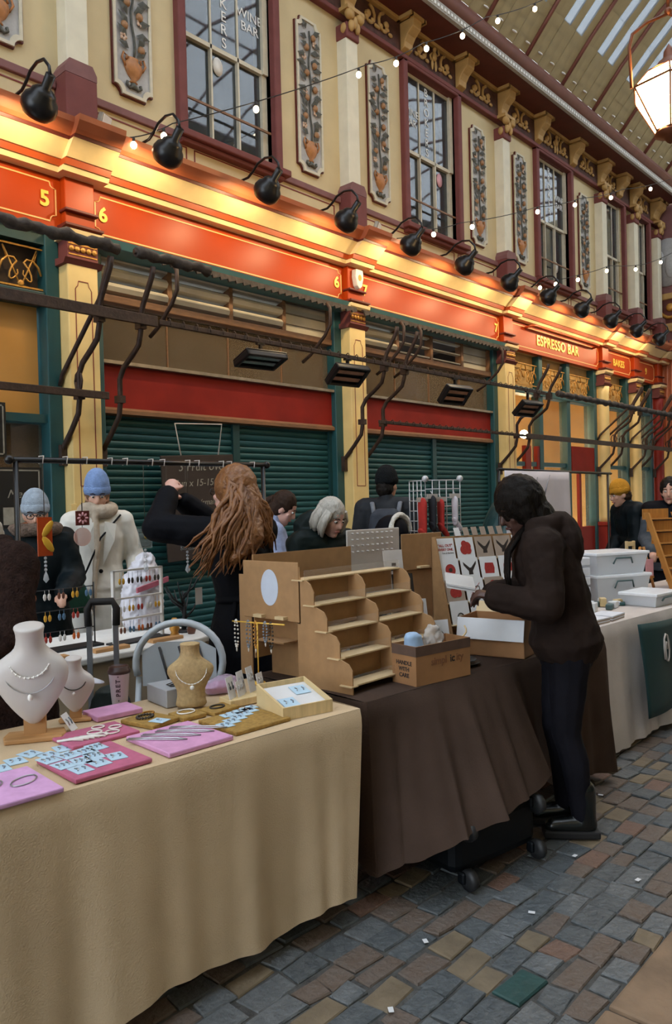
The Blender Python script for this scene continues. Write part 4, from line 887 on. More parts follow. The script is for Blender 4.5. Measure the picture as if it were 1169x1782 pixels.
# --- person in dark brown fur coat at the near end of the jewellery table
p = Person('person in dark brown fur coat with pale hair behind the jewellery table', (1.28,2.97), dirang(-0.9,-0.30), 1.60, lean=8, head=(12,0,0), rh=(0.12,0.40,0.90), lh=(-0.18,0.38,0.98), voxel=0.011)
p.top('fur_brown', 'fur_coat', g=0.055, hem=0.35, cuffs=0.95, disp=0.03, voxel=0.012, hipg=0.02, extra=lambda mb: [limb(mb, p.neck+Vector((0.1*math.cos(a),0.02+0.1*math.sin(a),0.0)), 0.07, p.neck+Vector((0.1*math.cos(a+0.8),0.02+0.1*math.sin(a+0.8),0.0)), 0.07) for a in (0,0.8,1.6,2.4,3.2,4.0,4.8,5.6)])
p.trousers(); p.boots(); p.hair_cap('hair_grey', g=0.03, low=-0.06)
# --- grey beanie, glasses, dark parka
p = Person('person in grey knit beanie, glasses and dark parka with fur collar', (2.40,4.92), dirang(-0.35,-0.93), 1.60, lean=2, head=(14,-6,0), rh=(0.14,0.28,1.0), lh=(-0.14,0.28,1.0), voxel=0.012)
p.top('puffer_dark', 'parka', g=0.045, hem=0.3, disp=0.02); p.trousers(); p.boots(sole=False); p.beanie('beanie_grey', 0.02); p.glasses(); p.hair_cap('hair_tan', g=0.006, low=-0.06)
fc = MB()
for q in range(12): a = q*0.5236; limb(fc, p.neck+Vector((0.13*math.cos(a),0.03+0.11*math.sin(a),0.03)), 0.045, p.neck+Vector((0.13*math.cos(a+0.52),0.03+0.11*math.sin(a+0.52),0.03)), 0.045)
p.wear(fc, 'fur_collar', 'fur_collar', 0.01, 0.02); sc_ = MB()
for q in range(12): a = q*0.5236; limb(sc_, p.neck+Vector((0.07*math.cos(a),0.03+0.07*math.sin(a),0.05)), 0.03, p.neck+Vector((0.07*math.cos(a+0.52),0.03+0.07*math.sin(a+0.52),0.05)), 0.03)
p.wear(sc_, 'scarf', 'scarf_orange', 0.01, 0.006)
# --- white coat, blue beanie
p = Person('person in long white coat, blue beanie and beige scarf by the pier', (3.05,5.25), dirang(-0.42,-0.9), 1.73, head=(16,-4,0), rh=(0.40,0.16,1.0), lh=(-0.25,0.14,0.96), voxel=0.012)
def sk(mb): loft(mb, [(p.hip+Vector((0,0,-0.42)), 0.25, 0.19), (p.hip, 0.205, 0.155), (p.waist, 0.175, 0.135)], 20)
p.top('coat_white', 'coat', g=0.028, cuffs=0.97, disp=0.012, extra=sk); p.trousers(); p.boots(sole=False); p.hair_cap('hair_tan', g=0.016, low=-0.06); p.beanie('beanie_blue', 0.035)
for d in (-1,1):
    gm = MB(); p.hand(gm, d, 0.5, 0.004); limb(gm, p.wr[d]-p.hd[d]*0.05, 0.036, p.wr[d]+p.hd[d]*0.02, 0.034); p.wear(gm, 'glove', 'glove_black', 0.009, 0.0, 2)
sc_ = MB()
for q in range(14):
    a = q*0.4488; limb(sc_, p.neck+Vector((0.10*math.cos(a),0.03+0.095*math.sin(a),0.03+0.02*math.sin(q))), 0.05, p.neck+Vector((0.10*math.cos(a+0.45),0.03+0.095*math.sin(a+0.45),0.03)), 0.05)
limb(sc_, p.neck+Vector((0.03,0.13,0.0)), 0.05, p.chest+Vector((0.02,0.15,-0.05)), 0.05, flat=0.5); limb(sc_, p.chest+Vector((0.02,0.15,-0.05)), 0.05, p.waist+Vector((0.04,0.16,0.0)), 0.045, flat=0.5); limb(sc_, p.waist+Vector((0.04,0.16,0.0)), 0.045, p.hip+Vector((0.06,0.18,-0.1)), 0.05, flat=0.4)
p.wear(sc_, 'scarf', 'scarf_beige', 0.01, 0.012)
lp = MB()
for d in (-1,1): lp.add([p.chest+Vector((d*0.035,0.158,0.12)), p.chest+Vector((d*0.12,0.145,0.10)), p.chest+Vector((d*0.10,0.165,-0.02)), p.waist+Vector((d*0.015,0.158,0.02))], [(0,1,2,3)])
lp.build('lapel', 'coat_white', p.root, solid=0.012); MB().ball(p.waist+Vector((0.0,0.16,-0.02)), 0.016, 8).build('button', 'glove_black', p.root)
hb = thing('handbag', (0,0,0), label='small dark green handbag hanging by the white coat', cat='handbag'); hb.location = p.root.location
hb.rotation_euler = p.root.rotation_euler
MB().prism([(0.09,0.78),(0.25,0.78),(0.26,0.86),(0.22,0.99),(0.12,0.99),(0.08,0.86)], 'y', 0.20, 0.27).build('bag_body', 'bag_green', hb, bevel=0.02)
MB().tube([p.sh[-1]+Vector((0.02,0.09,0.05)), p.chest+Vector((0,0.18,0.0)), p.waist+Vector((0.1,0.19,0.0)), Vector((0.16,0.235,0.98))], 0.007, 6).build('strap', 'glove_black', hb)
# --- lilac top, dark pony-tail
p = Person('person in lilac knit top with dark tied hair looking down', (3.84,4.30), dirang(0.62,-0.5), 1.62, lean=6, bend=6, head=(34,-12,0), rh=(0.10,0.34,0.98), lh=(-0.10,0.34,0.98), skin='skin_pink', voxel=0.011)
p.top('knit_lilac', 'jumper', g=0.02, disp=0.01, hem=0.08, collar=True); p.trousers(); p.boots(sole=False); p.hair_cap('hair_brown', g=0.014, low=-0.01)
pt_ = MB(); limb(pt_, p.H(0,-0.11,0.02), 0.035, p.H(0,-0.17,-0.06), 0.03); limb(pt_, p.H(0,-0.17,-0.06), 0.03, p.H(0,-0.18,-0.16), 0.012); p.wear(pt_, 'pony_tail', 'hair_brown', 0.008, 0.008)
# --- grey haired, dark hooded puffer
p = Person('person with chin length grey hair and dark hooded puffer jacket bending forward', (3.62,3.52), dirang(-0.35,-0.94), 1.56, lean=10, bend=8, head=(26,18,0), rh=(0.15,0.36,0.9), lh=(-0.12,0.40,0.95), skin='skin_pink', voxel=0.011)
p.top('puffer_green', 'puffer_jacket', g=0.045, hem=0.2, disp=0.02, extra=lambda mb: [mb.ball(p.neck+p.RB@Vector((0,-0.12,0.02)), (0.17,0.10,0.12), 12, p.RB)]); p.trousers(); p.boots(sole=False); p.hair_cap('hair_grey', g=0.018, low=-0.05)
hl = MB()
for d in (-1,1):
  hl = MB()
  for q in range(11):
    t = rr_.random(); a = p.H(d*0.07, 0.05-0.12*t, 0.07); hl.tube([a, p.H(d*0.1,0.055-0.13*t,0.0), p.H(d*0.098,0.05-0.13*t,-0.06), p.H(d*0.085,0.055-0.13*t,-0.115)], [0.016,0.02,0.018,0.006], 6)
  hl.build('hair_lengths', 'hair_grey', p.root)
# --- backpack
p = Person('person in black beanie and dark jacket wearing a grey backpack', (5.22,4.2), dirang(0.80,0.60), 1.77, head=(4,-25,0), voxel=0.012)
p.top('jacket_grey', 'jacket', g=0.04, hem=0.12, disp=0.016); p.trousers(); p.boots(sole=False); p.beanie('beanie_black', 0.015); p.hair_cap('hair_dark', g=0.004, low=-0.02)
bp = thing('backpack', p.root.location, label='grey backpack with pale straps on the back of the black beanie wearer', cat='backpack'); bp.rotation_euler = p.root.rotation_euler
bm_ = MB(); loft(bm_, [((0,-0.24,1.05),0.13,0.07), ((0,-0.25,1.12),0.15,0.09), ((0,-0.25,1.3),0.15,0.09), ((0,-0.24,1.42),0.13,0.08), ((0,-0.22,1.47),0.08,0.05)], 18); link('pack', bake(bm_, 'pack', 'backpack_dark', 0.011, 3, 0.006), bp)
bm_ = MB(); loft(bm_, [((0,-0.33,1.08),0.10,0.03), ((0,-0.335,1.15),0.115,0.035), ((0,-0.33,1.24),0.11,0.03)], 14); link('front_pocket', bake(bm_, 'pocket', 'backpack_grey', 0.01, 3), bp)
for d in (-1,1): MB().tube([(d*0.10,-0.2,1.42),(d*0.12,-0.10,1.52),(d*0.13,0.05,1.50),(d*0.14,0.14,1.38),(d*0.15,0.1,1.2),(d*0.16,-0.05,1.1),(d*0.12,-0.2,1.08)], 0.02, 8, flat=0.5).build('strap', 'backpack_grey', bp)
# --- hooded person with white fur trim, bending
p = Person('person bending down with a black hood edged in white fur', (4.68,3.22), dirang(-0.1,1.0), 1.60, lean=38, bend=14, head=(30,0,0), rh=(0.15,0.6,0.75), lh=(-0.15,0.6,0.75), voxel=0.012)
p.top('coat_black', 'parka', g=0.045, hem=0.25, disp=0.016); p.trousers(); p.boots(sole=False)
hm = MB(); hm.ball(p.hc+Vector((0,-0.02,0.01)), (0.125,0.14,0.135), 14); p.wear(hm, 'hood', 'coat_black', 0.01, 0.012)
ft = MB(); MBn = [p.hc+Vector((0.135*math.cos(a*0.4488),-0.10,0.02+0.125*math.sin(a*0.4488))) for a in range(0,8)]
for q in range(7): limb(ft, MBn[q], 0.022, MBn[q+1], 0.022)
p.wear(ft, 'fur_trim', 'fur_white', 0.008, 0.02)
# --- dark haired person behind the wire grid
p = Person('person with short dark hair bending behind the wire grid stand', (6.34,3.85), dirang(0.75,-0.66), 1.76, lean=10, bend=10, head=(30,0,0), voxel=0.012)
p.top('teal_dark', 'jacket', g=0.03, hem=0.1); p.trousers(); p.boots(sole=False); p.hair_cap('hair_dark', g=0.02, low=0.0, fringe=True)
# --- mustard beanie, black puffer
p = Person('person in mustard beanie and long black puffer coat by the lit windows', (8.0,3.05), dirang(-0.75,0.65), 1.68, lean=12, bend=8, head=(18,0,0), rh=(0.12,0.3,0.9), lh=(-0.12,0.3,0.9), voxel=0.012)
def pf(mb):
    loft(mb, [(p.hip+Vector((0,0,-0.45)), 0.27, 0.22), (p.hip, 0.24, 0.2), (p.waist, 0.2, 0.16)], 20)
    for t in range(7):
        z = -0.4+t*0.12; c = p.hip+p.RL@Vector((0,0,z)) if z > 0 else p.hip+Vector((0,0,z)); mb.lathe([(0.15,-0.06),(0.255-0.004*t,-0.03),(0.268-0.004*t,0),(0.255-0.004*t,0.03),(0.15,0.06)], c, 20, p.RL if z > 0 else None, sy=0.82)
p.top('puffer_dark', 'puffer_coat', g=0.05, disp=0.012, extra=pf); p.trousers(); p.boots(sole=False); p.beanie('beanie_mustard', 0.01); p.hair_cap('hair_brown', g=0.004)
# --- person at the right edge of the stalls
p = Person('person in grey jacket and black waistcoat beyond the wooden steps', (7.66,2.64), dirang(-0.9,-0.2), 1.66, lean=6, head=(10,0,0), rh=(0.15,0.3,1.0), lh=(-0.15,0.3,1.0), voxel=0.012)
p.top('jacket_edge', 'jacket', g=0.03, disp=0.014, hem=0.1); p.trousers(); p.boots(sole=False); p.hair_cap('hair_dark', g=0.016)
vb = MB(); p.torso(vb, 0.05); p.wear(vb, 'waistcoat', 'coat_black', 0.012, 0.012)
# ================================================================== stalls: tables and cloths
def cloth_mat(*a, **k): return mat(*a, spec=0.15, **k)
cloth_mat('cloth_cream', 'c8b090', 0.9, var=0.06, scale=4, bump=0.25, bscale=200); cloth_mat('cloth_brown', '46372f', 0.9, var=0.12, scale=5, bump=0.2, bscale=120); cloth_mat('cloth_white', 'c8beb8', 0.9, var=0.08, scale=4, bump=0.2, bscale=120); cloth_mat('cloth_back', 'b0a088', 0.9, var=0.1, scale=4)
cloth_mat('banner_teal', '2a4446', 0.45, var=0.08, scale=3); mat('table_grey', '8a8884', 0.6); mat('leg_metal', '4a4a4c', 0.4, metal=0.6)
def table(label, cx, cy, L, D, rz, h=0.735, parent=None):
    t = thing('trestle_table', (cx,cy,0), R(rz), label=label, cat='table')
    MB().box(-L/2,L/2,-D/2,D/2,h-0.03,h).build('tabletop', 'table_grey', t, bevel=0.006)
    for sx in (-1,1):
        for sy in (-1,1): MB().tube([(sx*(L/2-0.2),sy*(D/2-0.08),0),(sx*(L/2-0.2),sy*(D/2-0.08),h-0.03)], 0.013, 8).build('leg', 'leg_metal', t)
        MB().tube([(sx*(L/2-0.2),-(D/2-0.08),0.2),(sx*(L/2-0.2),(D/2-0.08),0.2)], 0.01, 6).build('stretcher', 'leg_metal', t)
    return t
def cloth(label, mt, A, B, D, z, hem, amp=0.02, seed=1, nu=110, nv=22, side=0.1, backhem=0.3, fold=1.0):
    """A,B front corners (left,right seen from the aisle); hem(u) -> (point under the front edge)"""
    A = Vector((A[0],A[1],z)); B = Vector((B[0],B[1],z)); e = (B-A); n = Vector((-e.y,e.x,0)).normalized(); r_ = random.Random(seed); ph = [r_.uniform(0,6.28) for _ in range(6)]; L = e.length
    m_ = MB(); m_.grid(lambda u,v: A+e*u+n*(D*v)+Vector((0,0,0.0015*math.sin(u*9+v*4))), 30, 8)
    def fold_(s_): return 0.5*math.sin(s_*17+ph[0])+0.35*math.sin(s_*29+ph[1])+0.25*math.sin(s_*53+ph[2])+0.6*math.sin(s_*7+ph[3])
    def fr(u, v):
        P = A+e*u; Q = Vector(hem(u)); w_ = v; c = P.lerp(Q, w_)
        c.z = P.z+(Q.z-P.z)*w_; out = 0.012*math.sin(min(1,v*12)*math.pi/2)
        return c-n*(out+amp*(v**0.8)*(fold_(u*L*fold)+0.35))
    m_.grid(lambda u,v: fr(u, v), nu, nv)
    for S0, q in ((A,-1),(B,1)):
        Q0 = Vector(hem(0 if q < 0 else 1)); d = e.normalized()*q
        def sd(u, v, S0=S0, Q0=Q0, d=d):
            P = S0+n*(D*u); Qz = Q0.z+(0.05 if u > 0.1 else 0); Pf = fr(0 if d.dot(e) < 0 else 1, v); base = Vector((P.x,P.y,P.z+(Qz-P.z)*v))+d*(0.012+side*v*0.3+amp*v*fold_(u*1.7+3))
            f = min(1, u*6); return Pf.lerp(base, f)
        m_.grid(sd, 16, nv)
    o = m_.build('tablecloth', mt, None, label=label, cat='tablecloth'); return o
def lerp_list(lst, u):
    for (a, pa), (b, pb) in zip(lst[:-1], lst[1:]):
        if u <= b: f = (u-a)/(b-a); f = f*f*(3-2*f); return Vector(pa).lerp(Vector(pb), f)
    return Vector(lst[-1][1])
ZT = 0.76
CA, CB = (-0.45, 2.10), (2.155, 1.885)
table('folding table under the cream jewellery cloth', 0.88, 2.36, 2.5, 0.68, -4.7)
cloth('plain cream linen cloth hanging nearly to the floor', 'cloth_cream', CA, CB, 0.74, ZT-0.002, lambda u: (CA[0]+(CB[0]-CA[0])*u-(0.10*max(0,(u-0.9)/0.1)), CA[1]+(CB[1]-CA[1])*u-0.02, 0.085+0.018*math.sin(u*21)+0.01*math.sin(u*9)), amp=0.019, seed=3, side=0.0, fold=0.9)
BA, BB = (2.235, 1.925), (4.02, 1.755)
table('folding table under the dark brown stall cloth', 3.15, 2.25, 1.68, 0.68, -5.5)
hemb = [(0.0,(2.22,1.90,0.10)),(0.08,(2.28,1.78,0.16)),(0.2,(2.46,1.66,0.235)),(0.33,(2.66,1.585,0.27)),(0.43,(2.86,1.58,0.285)),(0.5,(3.10,1.63,0.31)),(0.56,(3.30,1.77,0.20)),(0.63,(3.48,1.80,0.10)),(0.8,(3.72,1.77,0.09)),(1.0,(4.03,1.73,0.05))]
cloth('dark brown cloth swept up over a suitcase at the hem', 'cloth_brown', BA, BB, 0.74, ZT-0.002, lambda u: lerp_list(hemb, u), amp=0.020, seed=8, nu=150, nv=26, side=0.0, fold=1.3)
RA, RB = (4.22, 1.935), (7.1, 1.755)
table('folding table under the pinkish white cloth', 5.66, 2.22, 2.74, 0.68, -3.7)
cloth('pinkish white cloth reaching the paving', 'cloth_white', RA, RB, 0.76, ZT-0.002, lambda u: (RA[0]+(RB[0]-RA[0])*u, RA[1]+(RB[1]-RA[1])*u-0.05, 0.03), amp=0.02, seed=5, side=0.05)
bn = thing('stall_banner', (4.62,1.815,0), R(-3.7), label='dark teal banner with pale swirling script hung on the pinkish cloth', cat='banner')
def bnr(u,v): return (u*1.1, -0.012-0.01*math.sin(u*9)-0.04*v-0.02*math.sin(u*4+v*2), 0.75-0.56*v-0.04*u)
MB().grid(bnr, 30, 12).build('banner_cloth', 'banner_teal', bn, solid=0.004)
for k, (cx, cz, s_) in enumerate(((0.3,0.56,0.1),(0.46,0.52,0.12),(0.66,0.5,0.1))):
    MB().tube([(cx+s_*(0.25+0.6*t/16)*math.cos(t*0.62+k)*0.6, bnr((cx+s_*(0.25+0.6*t/16)*math.cos(t*0.62+k)*0.6)/1.1, (0.75-cz-s_*(0.35+0.8*t/16)*math.sin(t*0.62+k))/0.56)[1]-0.008, cz+s_*(0.35+0.8*t/16)*math.sin(t*0.62+k)) for t in range(17)], 0.006, 5).build('script', 'cloth_white', bn)
# back-to-back stall
table('white topped table of the earring stall', 1.75, 3.86, 2.0, 0.66, 0)
cloth('pale cloth with short drop on the earring stall', 'cloth_back', (0.7,3.50), (2.82,3.50), 0.72, ZT-0.002, lambda u: (0.7+2.12*u, 3.49, 0.30), amp=0.012, seed=2, side=0.0)
MB().prism([(0.72,3.46),(2.6,3.46),(2.74,3.50),(2.80,3.58),(2.80,4.2),(0.72,4.2)], 'z', ZT, ZT+0.035).build('counter_board', 'white_paint', None, label='white curved counter board on the earring stall', cat='board', bevel=0.008)
ZB = ZT+0.035
# dark suitcase under the brown cloth
mat('case_navy', '070b10', 0.5, spec=0.25, var=0.2, scale=6); mat('case_teal', '1c4a4c', 0.4); mat('wheel_grey', '222224', 0.5); mat('alu', 'a8aaae', 0.3, metal=0.8)
sc1 = thing('suitcase', (2.76,1.84,0), R(-10), label='dark navy suitcase lying under the brown cloth', cat='suitcase')
MB().box(-0.25,0.25,-0.19,0.4,0.05,0.262).build('shell', 'case_navy', sc1, bevel=0.04)
for a, z in ((-0.2,0.042),(0.22,0.042),(0.22,0.235),(-0.2,0.235)):
    w_ = MB().lathe([(0.012,-0.014),(0.04,-0.014),(0.042,0),(0.04,0.014),(0.012,0.014)], (a,-0.215,z), 14, Matrix.Rotation(R(90),3,'Y')); w_.build('wheel', 'wheel_grey', sc1)
    MB().cbox((a,-0.19,z+0.005),(0.05,0.04,0.05)).build('wheel_housing', 'case_navy', sc1, bevel=0.01)
# ================================================================== jewellery table
mat('bust_white', 'c9c3c0', 0.45, var=0.03, scale=6); mat('bust_linen', 'b59a6e', 0.85, var=0.12, scale=80, bump=0.3, bscale=250); mat('pine', 'b98a58', 0.55, var=0.15, scale=6, stretch=(1,8,1)); mat('pine_pale', 'd2b888', 0.55, var=0.12, scale=6, stretch=(8,1,1))
mat('pearl', 'e6e2dc', 0.25, var=0.04, coat=0.4); mat('silver', 'b4b4b8', 0.28, metal=0.8, var=0.05); mat('cord_dark', '3c342c', 0.6, var=0.1); mat('pad_pink', 'b4607e', 0.85, var=0.1, scale=30); mat('pad_lilac', 'cc9cca', 0.85, var=0.08, scale=30); mat('pad_mauve', 'cc94bc', 0.85, var=0.08, scale=30); mat('pad_gold', '9c7a3c', 0.9, var=0.2, scale=60, bump=0.3, bscale=200); mat('card_blue', 'b4d0e4', 0.5, var=0.03); mat('card_white', 'd8d8da', 0.55, var=0.03); mat('ink', '2a2a30', 0.6, var=0); mat('ink_grey', '7c8490', 0.6, var=0)
def bust(label, loc, s_, mt, rz, base=True, tilt=12):
    t = thing('necklace_bust', loc, R(rz), label=label, cat='display bust')
    T_ = Matrix.Translation((0,0,0.055*s_ if base else 0)) @ Matrix.Rotation(R(tilt),4,'X') if base else Matrix.Identity(4)
    b = MB(); b.T = T_
    if base: rg = [((0,-0.01,0.0),0.012,0.01),((0,-0.02,0.04),0.045,0.022),((0,-0.025,0.10),0.085,0.035),((0,-0.02,0.16),0.118,0.042),((0,-0.012,0.205),0.122,0.045),((0,0.0,0.235),0.10,0.05),((0,0.004,0.255),0.06,0.05),((0,0.006,0.28),0.044,0.044),((0,0.004,0.325),0.042,0.042),((0,0.0,0.345),0.05,0.048),((0,0.0,0.352),0.047,0.045)]
    else: rg = [((0,0,0.0),0.085,0.05),((0,0,0.03),0.072,0.048),((0,0,0.09),0.06,0.045),((0,-0.005,0.15),0.105,0.05),((0,0,0.19),0.12,0.052),((0,0.005,0.215),0.095,0.052),((0,0.008,0.235),0.055,0.05),((0,0.008,0.265),0.044,0.044),((0,0.004,0.30),0.046,0.046),((0,0.0,0.308),0.05,0.05),((0,0.0,0.314),0.047,0.047)]
    rg = [((c[0]*s_,c[1]*s_,c[2]*s_), a*s_, d*s_) for c,a,d in rg]; loft(b, rg, 24); b.build('form', mt, t, sub=1)
    if base:
        MB().prism([(-0.09*s_,-0.05*s_),(0.09*s_,-0.05*s_),(0.1*s_,0),(0.09*s_,0.06*s_),(-0.09*s_,0.06*s_),(-0.1*s_,0)], 'z', 0, 0.016*s_).build('base', 'pine', t, bevel=0.004)
        MB().box(-0.035*s_,0.035*s_,0.0,0.03*s_,0.016*s_,0.2*s_).build('support', 'pine', t)
    return t, T_
def necklace(label, parent_loc, rz, T_, s_, zlow, mt, r_, pend=None, beads=False, zt=0.285, wide=0.046, out=0.045):
    t = thing('necklace', parent_loc, R(rz), label=label, cat='necklace'); pts = []
    for k in range(25):
        a = -math.pi+2*math.pi*k/24; f = (1+math.cos(a))/2; zz = zlow+(zt-zlow)*(1-f)**1.1; w_ = wide*(1+1.1*f*(1-f)*((zt-zlow)*9)); y_ = -0.066*f-out*f*(1-f)*1.6+0.052*(1-f)
        pts.append(T_@Vector((w_*math.sin(a)*s_, y_*s_, zz*s_)))
    m_ = MB()
    if beads:
        for q in pts: m_.ball(q, r_, 7)
        m_.tube(pts, r_*0.5, 5)
    else: m_.tube(pts, r_, 6)
    m_.build('chain', mt, t)
    if pend: q = pts[12]; MB().ball(q-Vector((0,0.004,0.012)), pend, 8).build('pendant', 'pearl', t)
    return t
b1, T1 = bust('tall white necklace bust on a wooden stand', (1.20,2.505,ZT), 1.0, 'bust_white', -32, True, 14)
necklace('pearl strand high on the tall white bust', (1.20,2.505,ZT), -32, T1, 1.0, 0.195, 'pearl', 0.0045, None, True, 0.29, 0.05, 0.05)
n2 = necklace('dark bead pendant low on the tall white bust', (1.20,2.505,ZT), -32, T1, 1.0, 0.14, 'silver', 0.0016, (0.009,0.009,0.012), False, 0.285, 0.06, 0.06)
b2, T2 = bust('short white necklace bust on a wooden stand', (1.40,2.60,ZT), 0.60, 'bust_white', -32, True, 12)
necklace('thin dark cord with bead on the short white bust', (1.40,2.60,ZT), -32, T2, 0.60, 0.17, 'cord_dark', 0.0022, (0.006,0.006,0.006), False, 0.28, 0.055, 0.06)
b3, T3 = bust('beige linen necklace bust standing among the pads', (1.775,2.41,ZT), 0.79, 'bust_linen', -32, False)
necklace('pearl and dark cord necklace on the beige bust', (1.775,2.41,ZT), -32, T3, 0.79, 0.125, 'pearl', 0.0028, (0.009,0.009,0.009), True, 0.262, 0.055, 0.07)
def pad(label, x0, x1, y0, y1, mt, h=0.014, rz=0):
    return MB().box(-(x1-x0)/2,(x1-x0)/2,-(y1-y0)/2,(y1-y0)/2,0,h).build('display_pad', mt, None, loc=((x0+x1)/2,(y0+y1)/2,ZT), rz=R(rz), label=label, cat='display pad', bevel=0.004)
pad('lilac pad with chain bracelets at the near end of the cream cloth', 0.55, 1.03, 1.985, 2.24, 'pad_lilac', 0.014, -4)
pad('deep pink pad half covered by pale blue cards', 1.075, 1.32, 1.99, 2.25, 'pad_pink', 0.014, -3)
pad('mauve pink pad with four silver chains', 1.372, 1.615, 1.965, 2.23, 'pad_mauve', 0.016, -3)
pad('gold brown pad under the long row of earring cards', 1.645, 1.885, 1.975, 2.20, 'pad_gold', 0.014, -3)
pad('deep pink pad with silver hoops behind the blue cards', 1.22, 1.46, 2.275, 2.45, 'pad_pink', 0.012, -3)
pad('pink patterned pad beside the paper cup', 1.44, 1.62, 2.50, 2.63, 'pad_mauve', 0.02, -6)
pad('gold pad with dark bead bracelet', 1.49, 1.62, 2.275, 2.44, 'pad_gold', 0.016, 10)
pad('gold pad with pale hoop near the beige bust', 1.63, 1.73, 2.255, 2.36, 'pad_gold', 0.016, -4)
pad('gold pad with plain dark bangle before the beige bust', 1.74, 1.87, 2.235, 2.33, 'pad_gold', 0.014, 6)
def card(x, y, z, w_, d, mt, lab, grp, rz=0, marks=2, tilt=0):
    t = thing('jewellery_card', (x,y,z), label=lab, cat='card', group=grp, rot=(R(tilt),0,R(rz)))
    MB().box(-w_/2,w_/2,-d/2,d/2,0,0.0016).build('card_sheet', mt, t)
    for k in range(marks):
        xx = (k-(marks-1)/2)*w_/(marks+0.3)
        MB().tube([(xx,d*0.22,0.003),(xx+0.004,d*0.05,0.004),(xx-0.003,-d*0.15,0.003)], 0.0022, 5).build('earring', 'ink_grey' if k % 2 else 'silver', t)
    return t
rc = random.Random(5); ZP = ZT+0.0145
for k in range(7): card(1.10+0.055*(k%4)+rc.uniform(-.006,.006), 2.215-0.075*(k//4)-0.006*(k%3), ZP, 0.052, 0.07, 'card_blue', 'pale blue earring card on the deep pink pad', 'pale blue cards on the deep pink pad', rc.uniform(-12,8), 3)
for k in range(3): card(1.12+0.065*k, 2.06+0.012*k, ZP, 0.052, 0.07, 'card_blue', 'pale blue earring card on the deep pink pad', 'pale blue cards on the deep pink pad', rc.uniform(-12,8), 2)
for k in range(6): card(0.99+0.062*k-0.03*(k//3), 2.30+0.03*(k%3)-0.0*k, ZT, 0.055, 0.07, 'card_blue', 'pale blue card lying on the cream cloth by the tall bust', 'pale blue cards loose on the cream cloth', rc.uniform(-15,15), 2)
for k in range(5): card(1.668+0.045*k, 2.075+0.02*k, ZP, 0.044, 0.06, 'card_blue', 'pale blue earring card in the row on the gold brown pad', 'earring cards on the gold brown pad', -6, 2)
for k in range(5): card(1.745+0.034*k, 2.165+0.004*k, ZP+0.0, 0.05 if k < 0 else 0.033, 0.045, 'card_blue', 'small pale blue card at the back of the gold brown pad', 'small cards at the back of the gold pad', -10, 1)
card(1.555, 2.30, ZT+0.017, 0.05, 0.06, 'card_blue', 'pale blue price card beside the dark bead bracelet', None, 20, 1)
card(1.32, 2.50, ZT+0.03, 0.05, 0.07, 'card_white', 'white card leaning against the foot of the tall bust', None, 40, 2, 55)
def ring_obj(name, lab, cat, x, y, z, r_, th, mt, sy=1.0, rz=0, beads=0, grp=None):
    m_ = MB()
    if beads:
        for k in range(beads): a = 2*math.pi*k/beads; m_.ball((r_*math.cos(a), r_*sy*math.sin(a), th), th, 7)
    m_.tube([(r_*math.cos(k*0.2618), r_*sy*math.sin(k*0.2618), th) for k in range(25)], th*(0.5 if beads else 1), 6)
    return m_.build(name, mt, None, loc=(x,y,z), rz=R(rz), label=lab, cat=cat, group=grp)
for k in range(5): ring_obj('hoop_bracelet', 'pale hoop bracelet on the deep pink pad with hoops', 'bracelet', 1.34+0.03*(k%3)*1.3, 2.32+0.045*(k//2), ZT+0.0125, 0.022+0.003*(k%2), 0.0028, 'pearl', 0.8, 0, 0, 'hoop bracelets on the rear pink pad')
for k in range(5):
    t = MB().tube([(-0.02,0.04,0.003),(0,0.0,0.004),(0.004,-0.04,0.003)], 0.004, 6); t.build('hair_slide', 'pearl', None, loc=(1.245+0.018*k, 2.345-0.004*k, ZT+0.0125), rz=R(30), label='pearl hair slide in the row on the rear pink pad', cat='hair slide', group='pearl slides on the rear pink pad')
for k in range(4):
    x = 1.405+0.055*k; MB().tube([(0.0,0.10,0.003),(0.012,0.03,0.004),(0.02,-0.06,0.003),(0.03,-0.095,0.003),(0.04,-0.06,0.003),(0.03,0.02,0.004),(0.014,0.1,0.003)], 0.0024, 6).build('chain_necklace', 'silver', None, loc=(x,2.105,ZT+0.0165), rz=R(32), label='silver chain lying on the mauve pink pad', cat='necklace', group='silver chains on the mauve pad')
for k in range(3): ring_obj('chain_bracelet', 'silver chain bracelet on the lilac pad', 'bracelet', 0.80+0.085*k, 2.10+0.03*(k%2), ZT+0.0145, 0.045, 0.0022, 'silver', 0.6, 30, 0, 'chain bracelets on the lilac pad')
ring_obj('bead_bracelet', 'dark bead bracelet on the gold pad', 'bracelet', 1.545, 2.375, ZT+0.0165, 0.03, 0.0052, 'cord_dark', 0.8, 0, 16)
ring_obj('wire_hoop', 'pale wire hoop on the gold pad near the beige bust', 'bracelet', 1.68, 2.315, ZT+0.0165, 0.034, 0.0028, 'pearl', 0.8)
ring_obj('cord_bangle', 'plain dark bangle on the gold pad', 'bangle', 1.80, 2.285, ZT+0.0145, 0.03, 0.003, 'cord_dark', 0.7)
ring_obj('gilt_hoop', 'gilt hoop on the gold pad with dark beads', 'bracelet', 1.585, 2.415, ZT+0.0165, 0.022, 0.0028, 'gilt', 0.8)
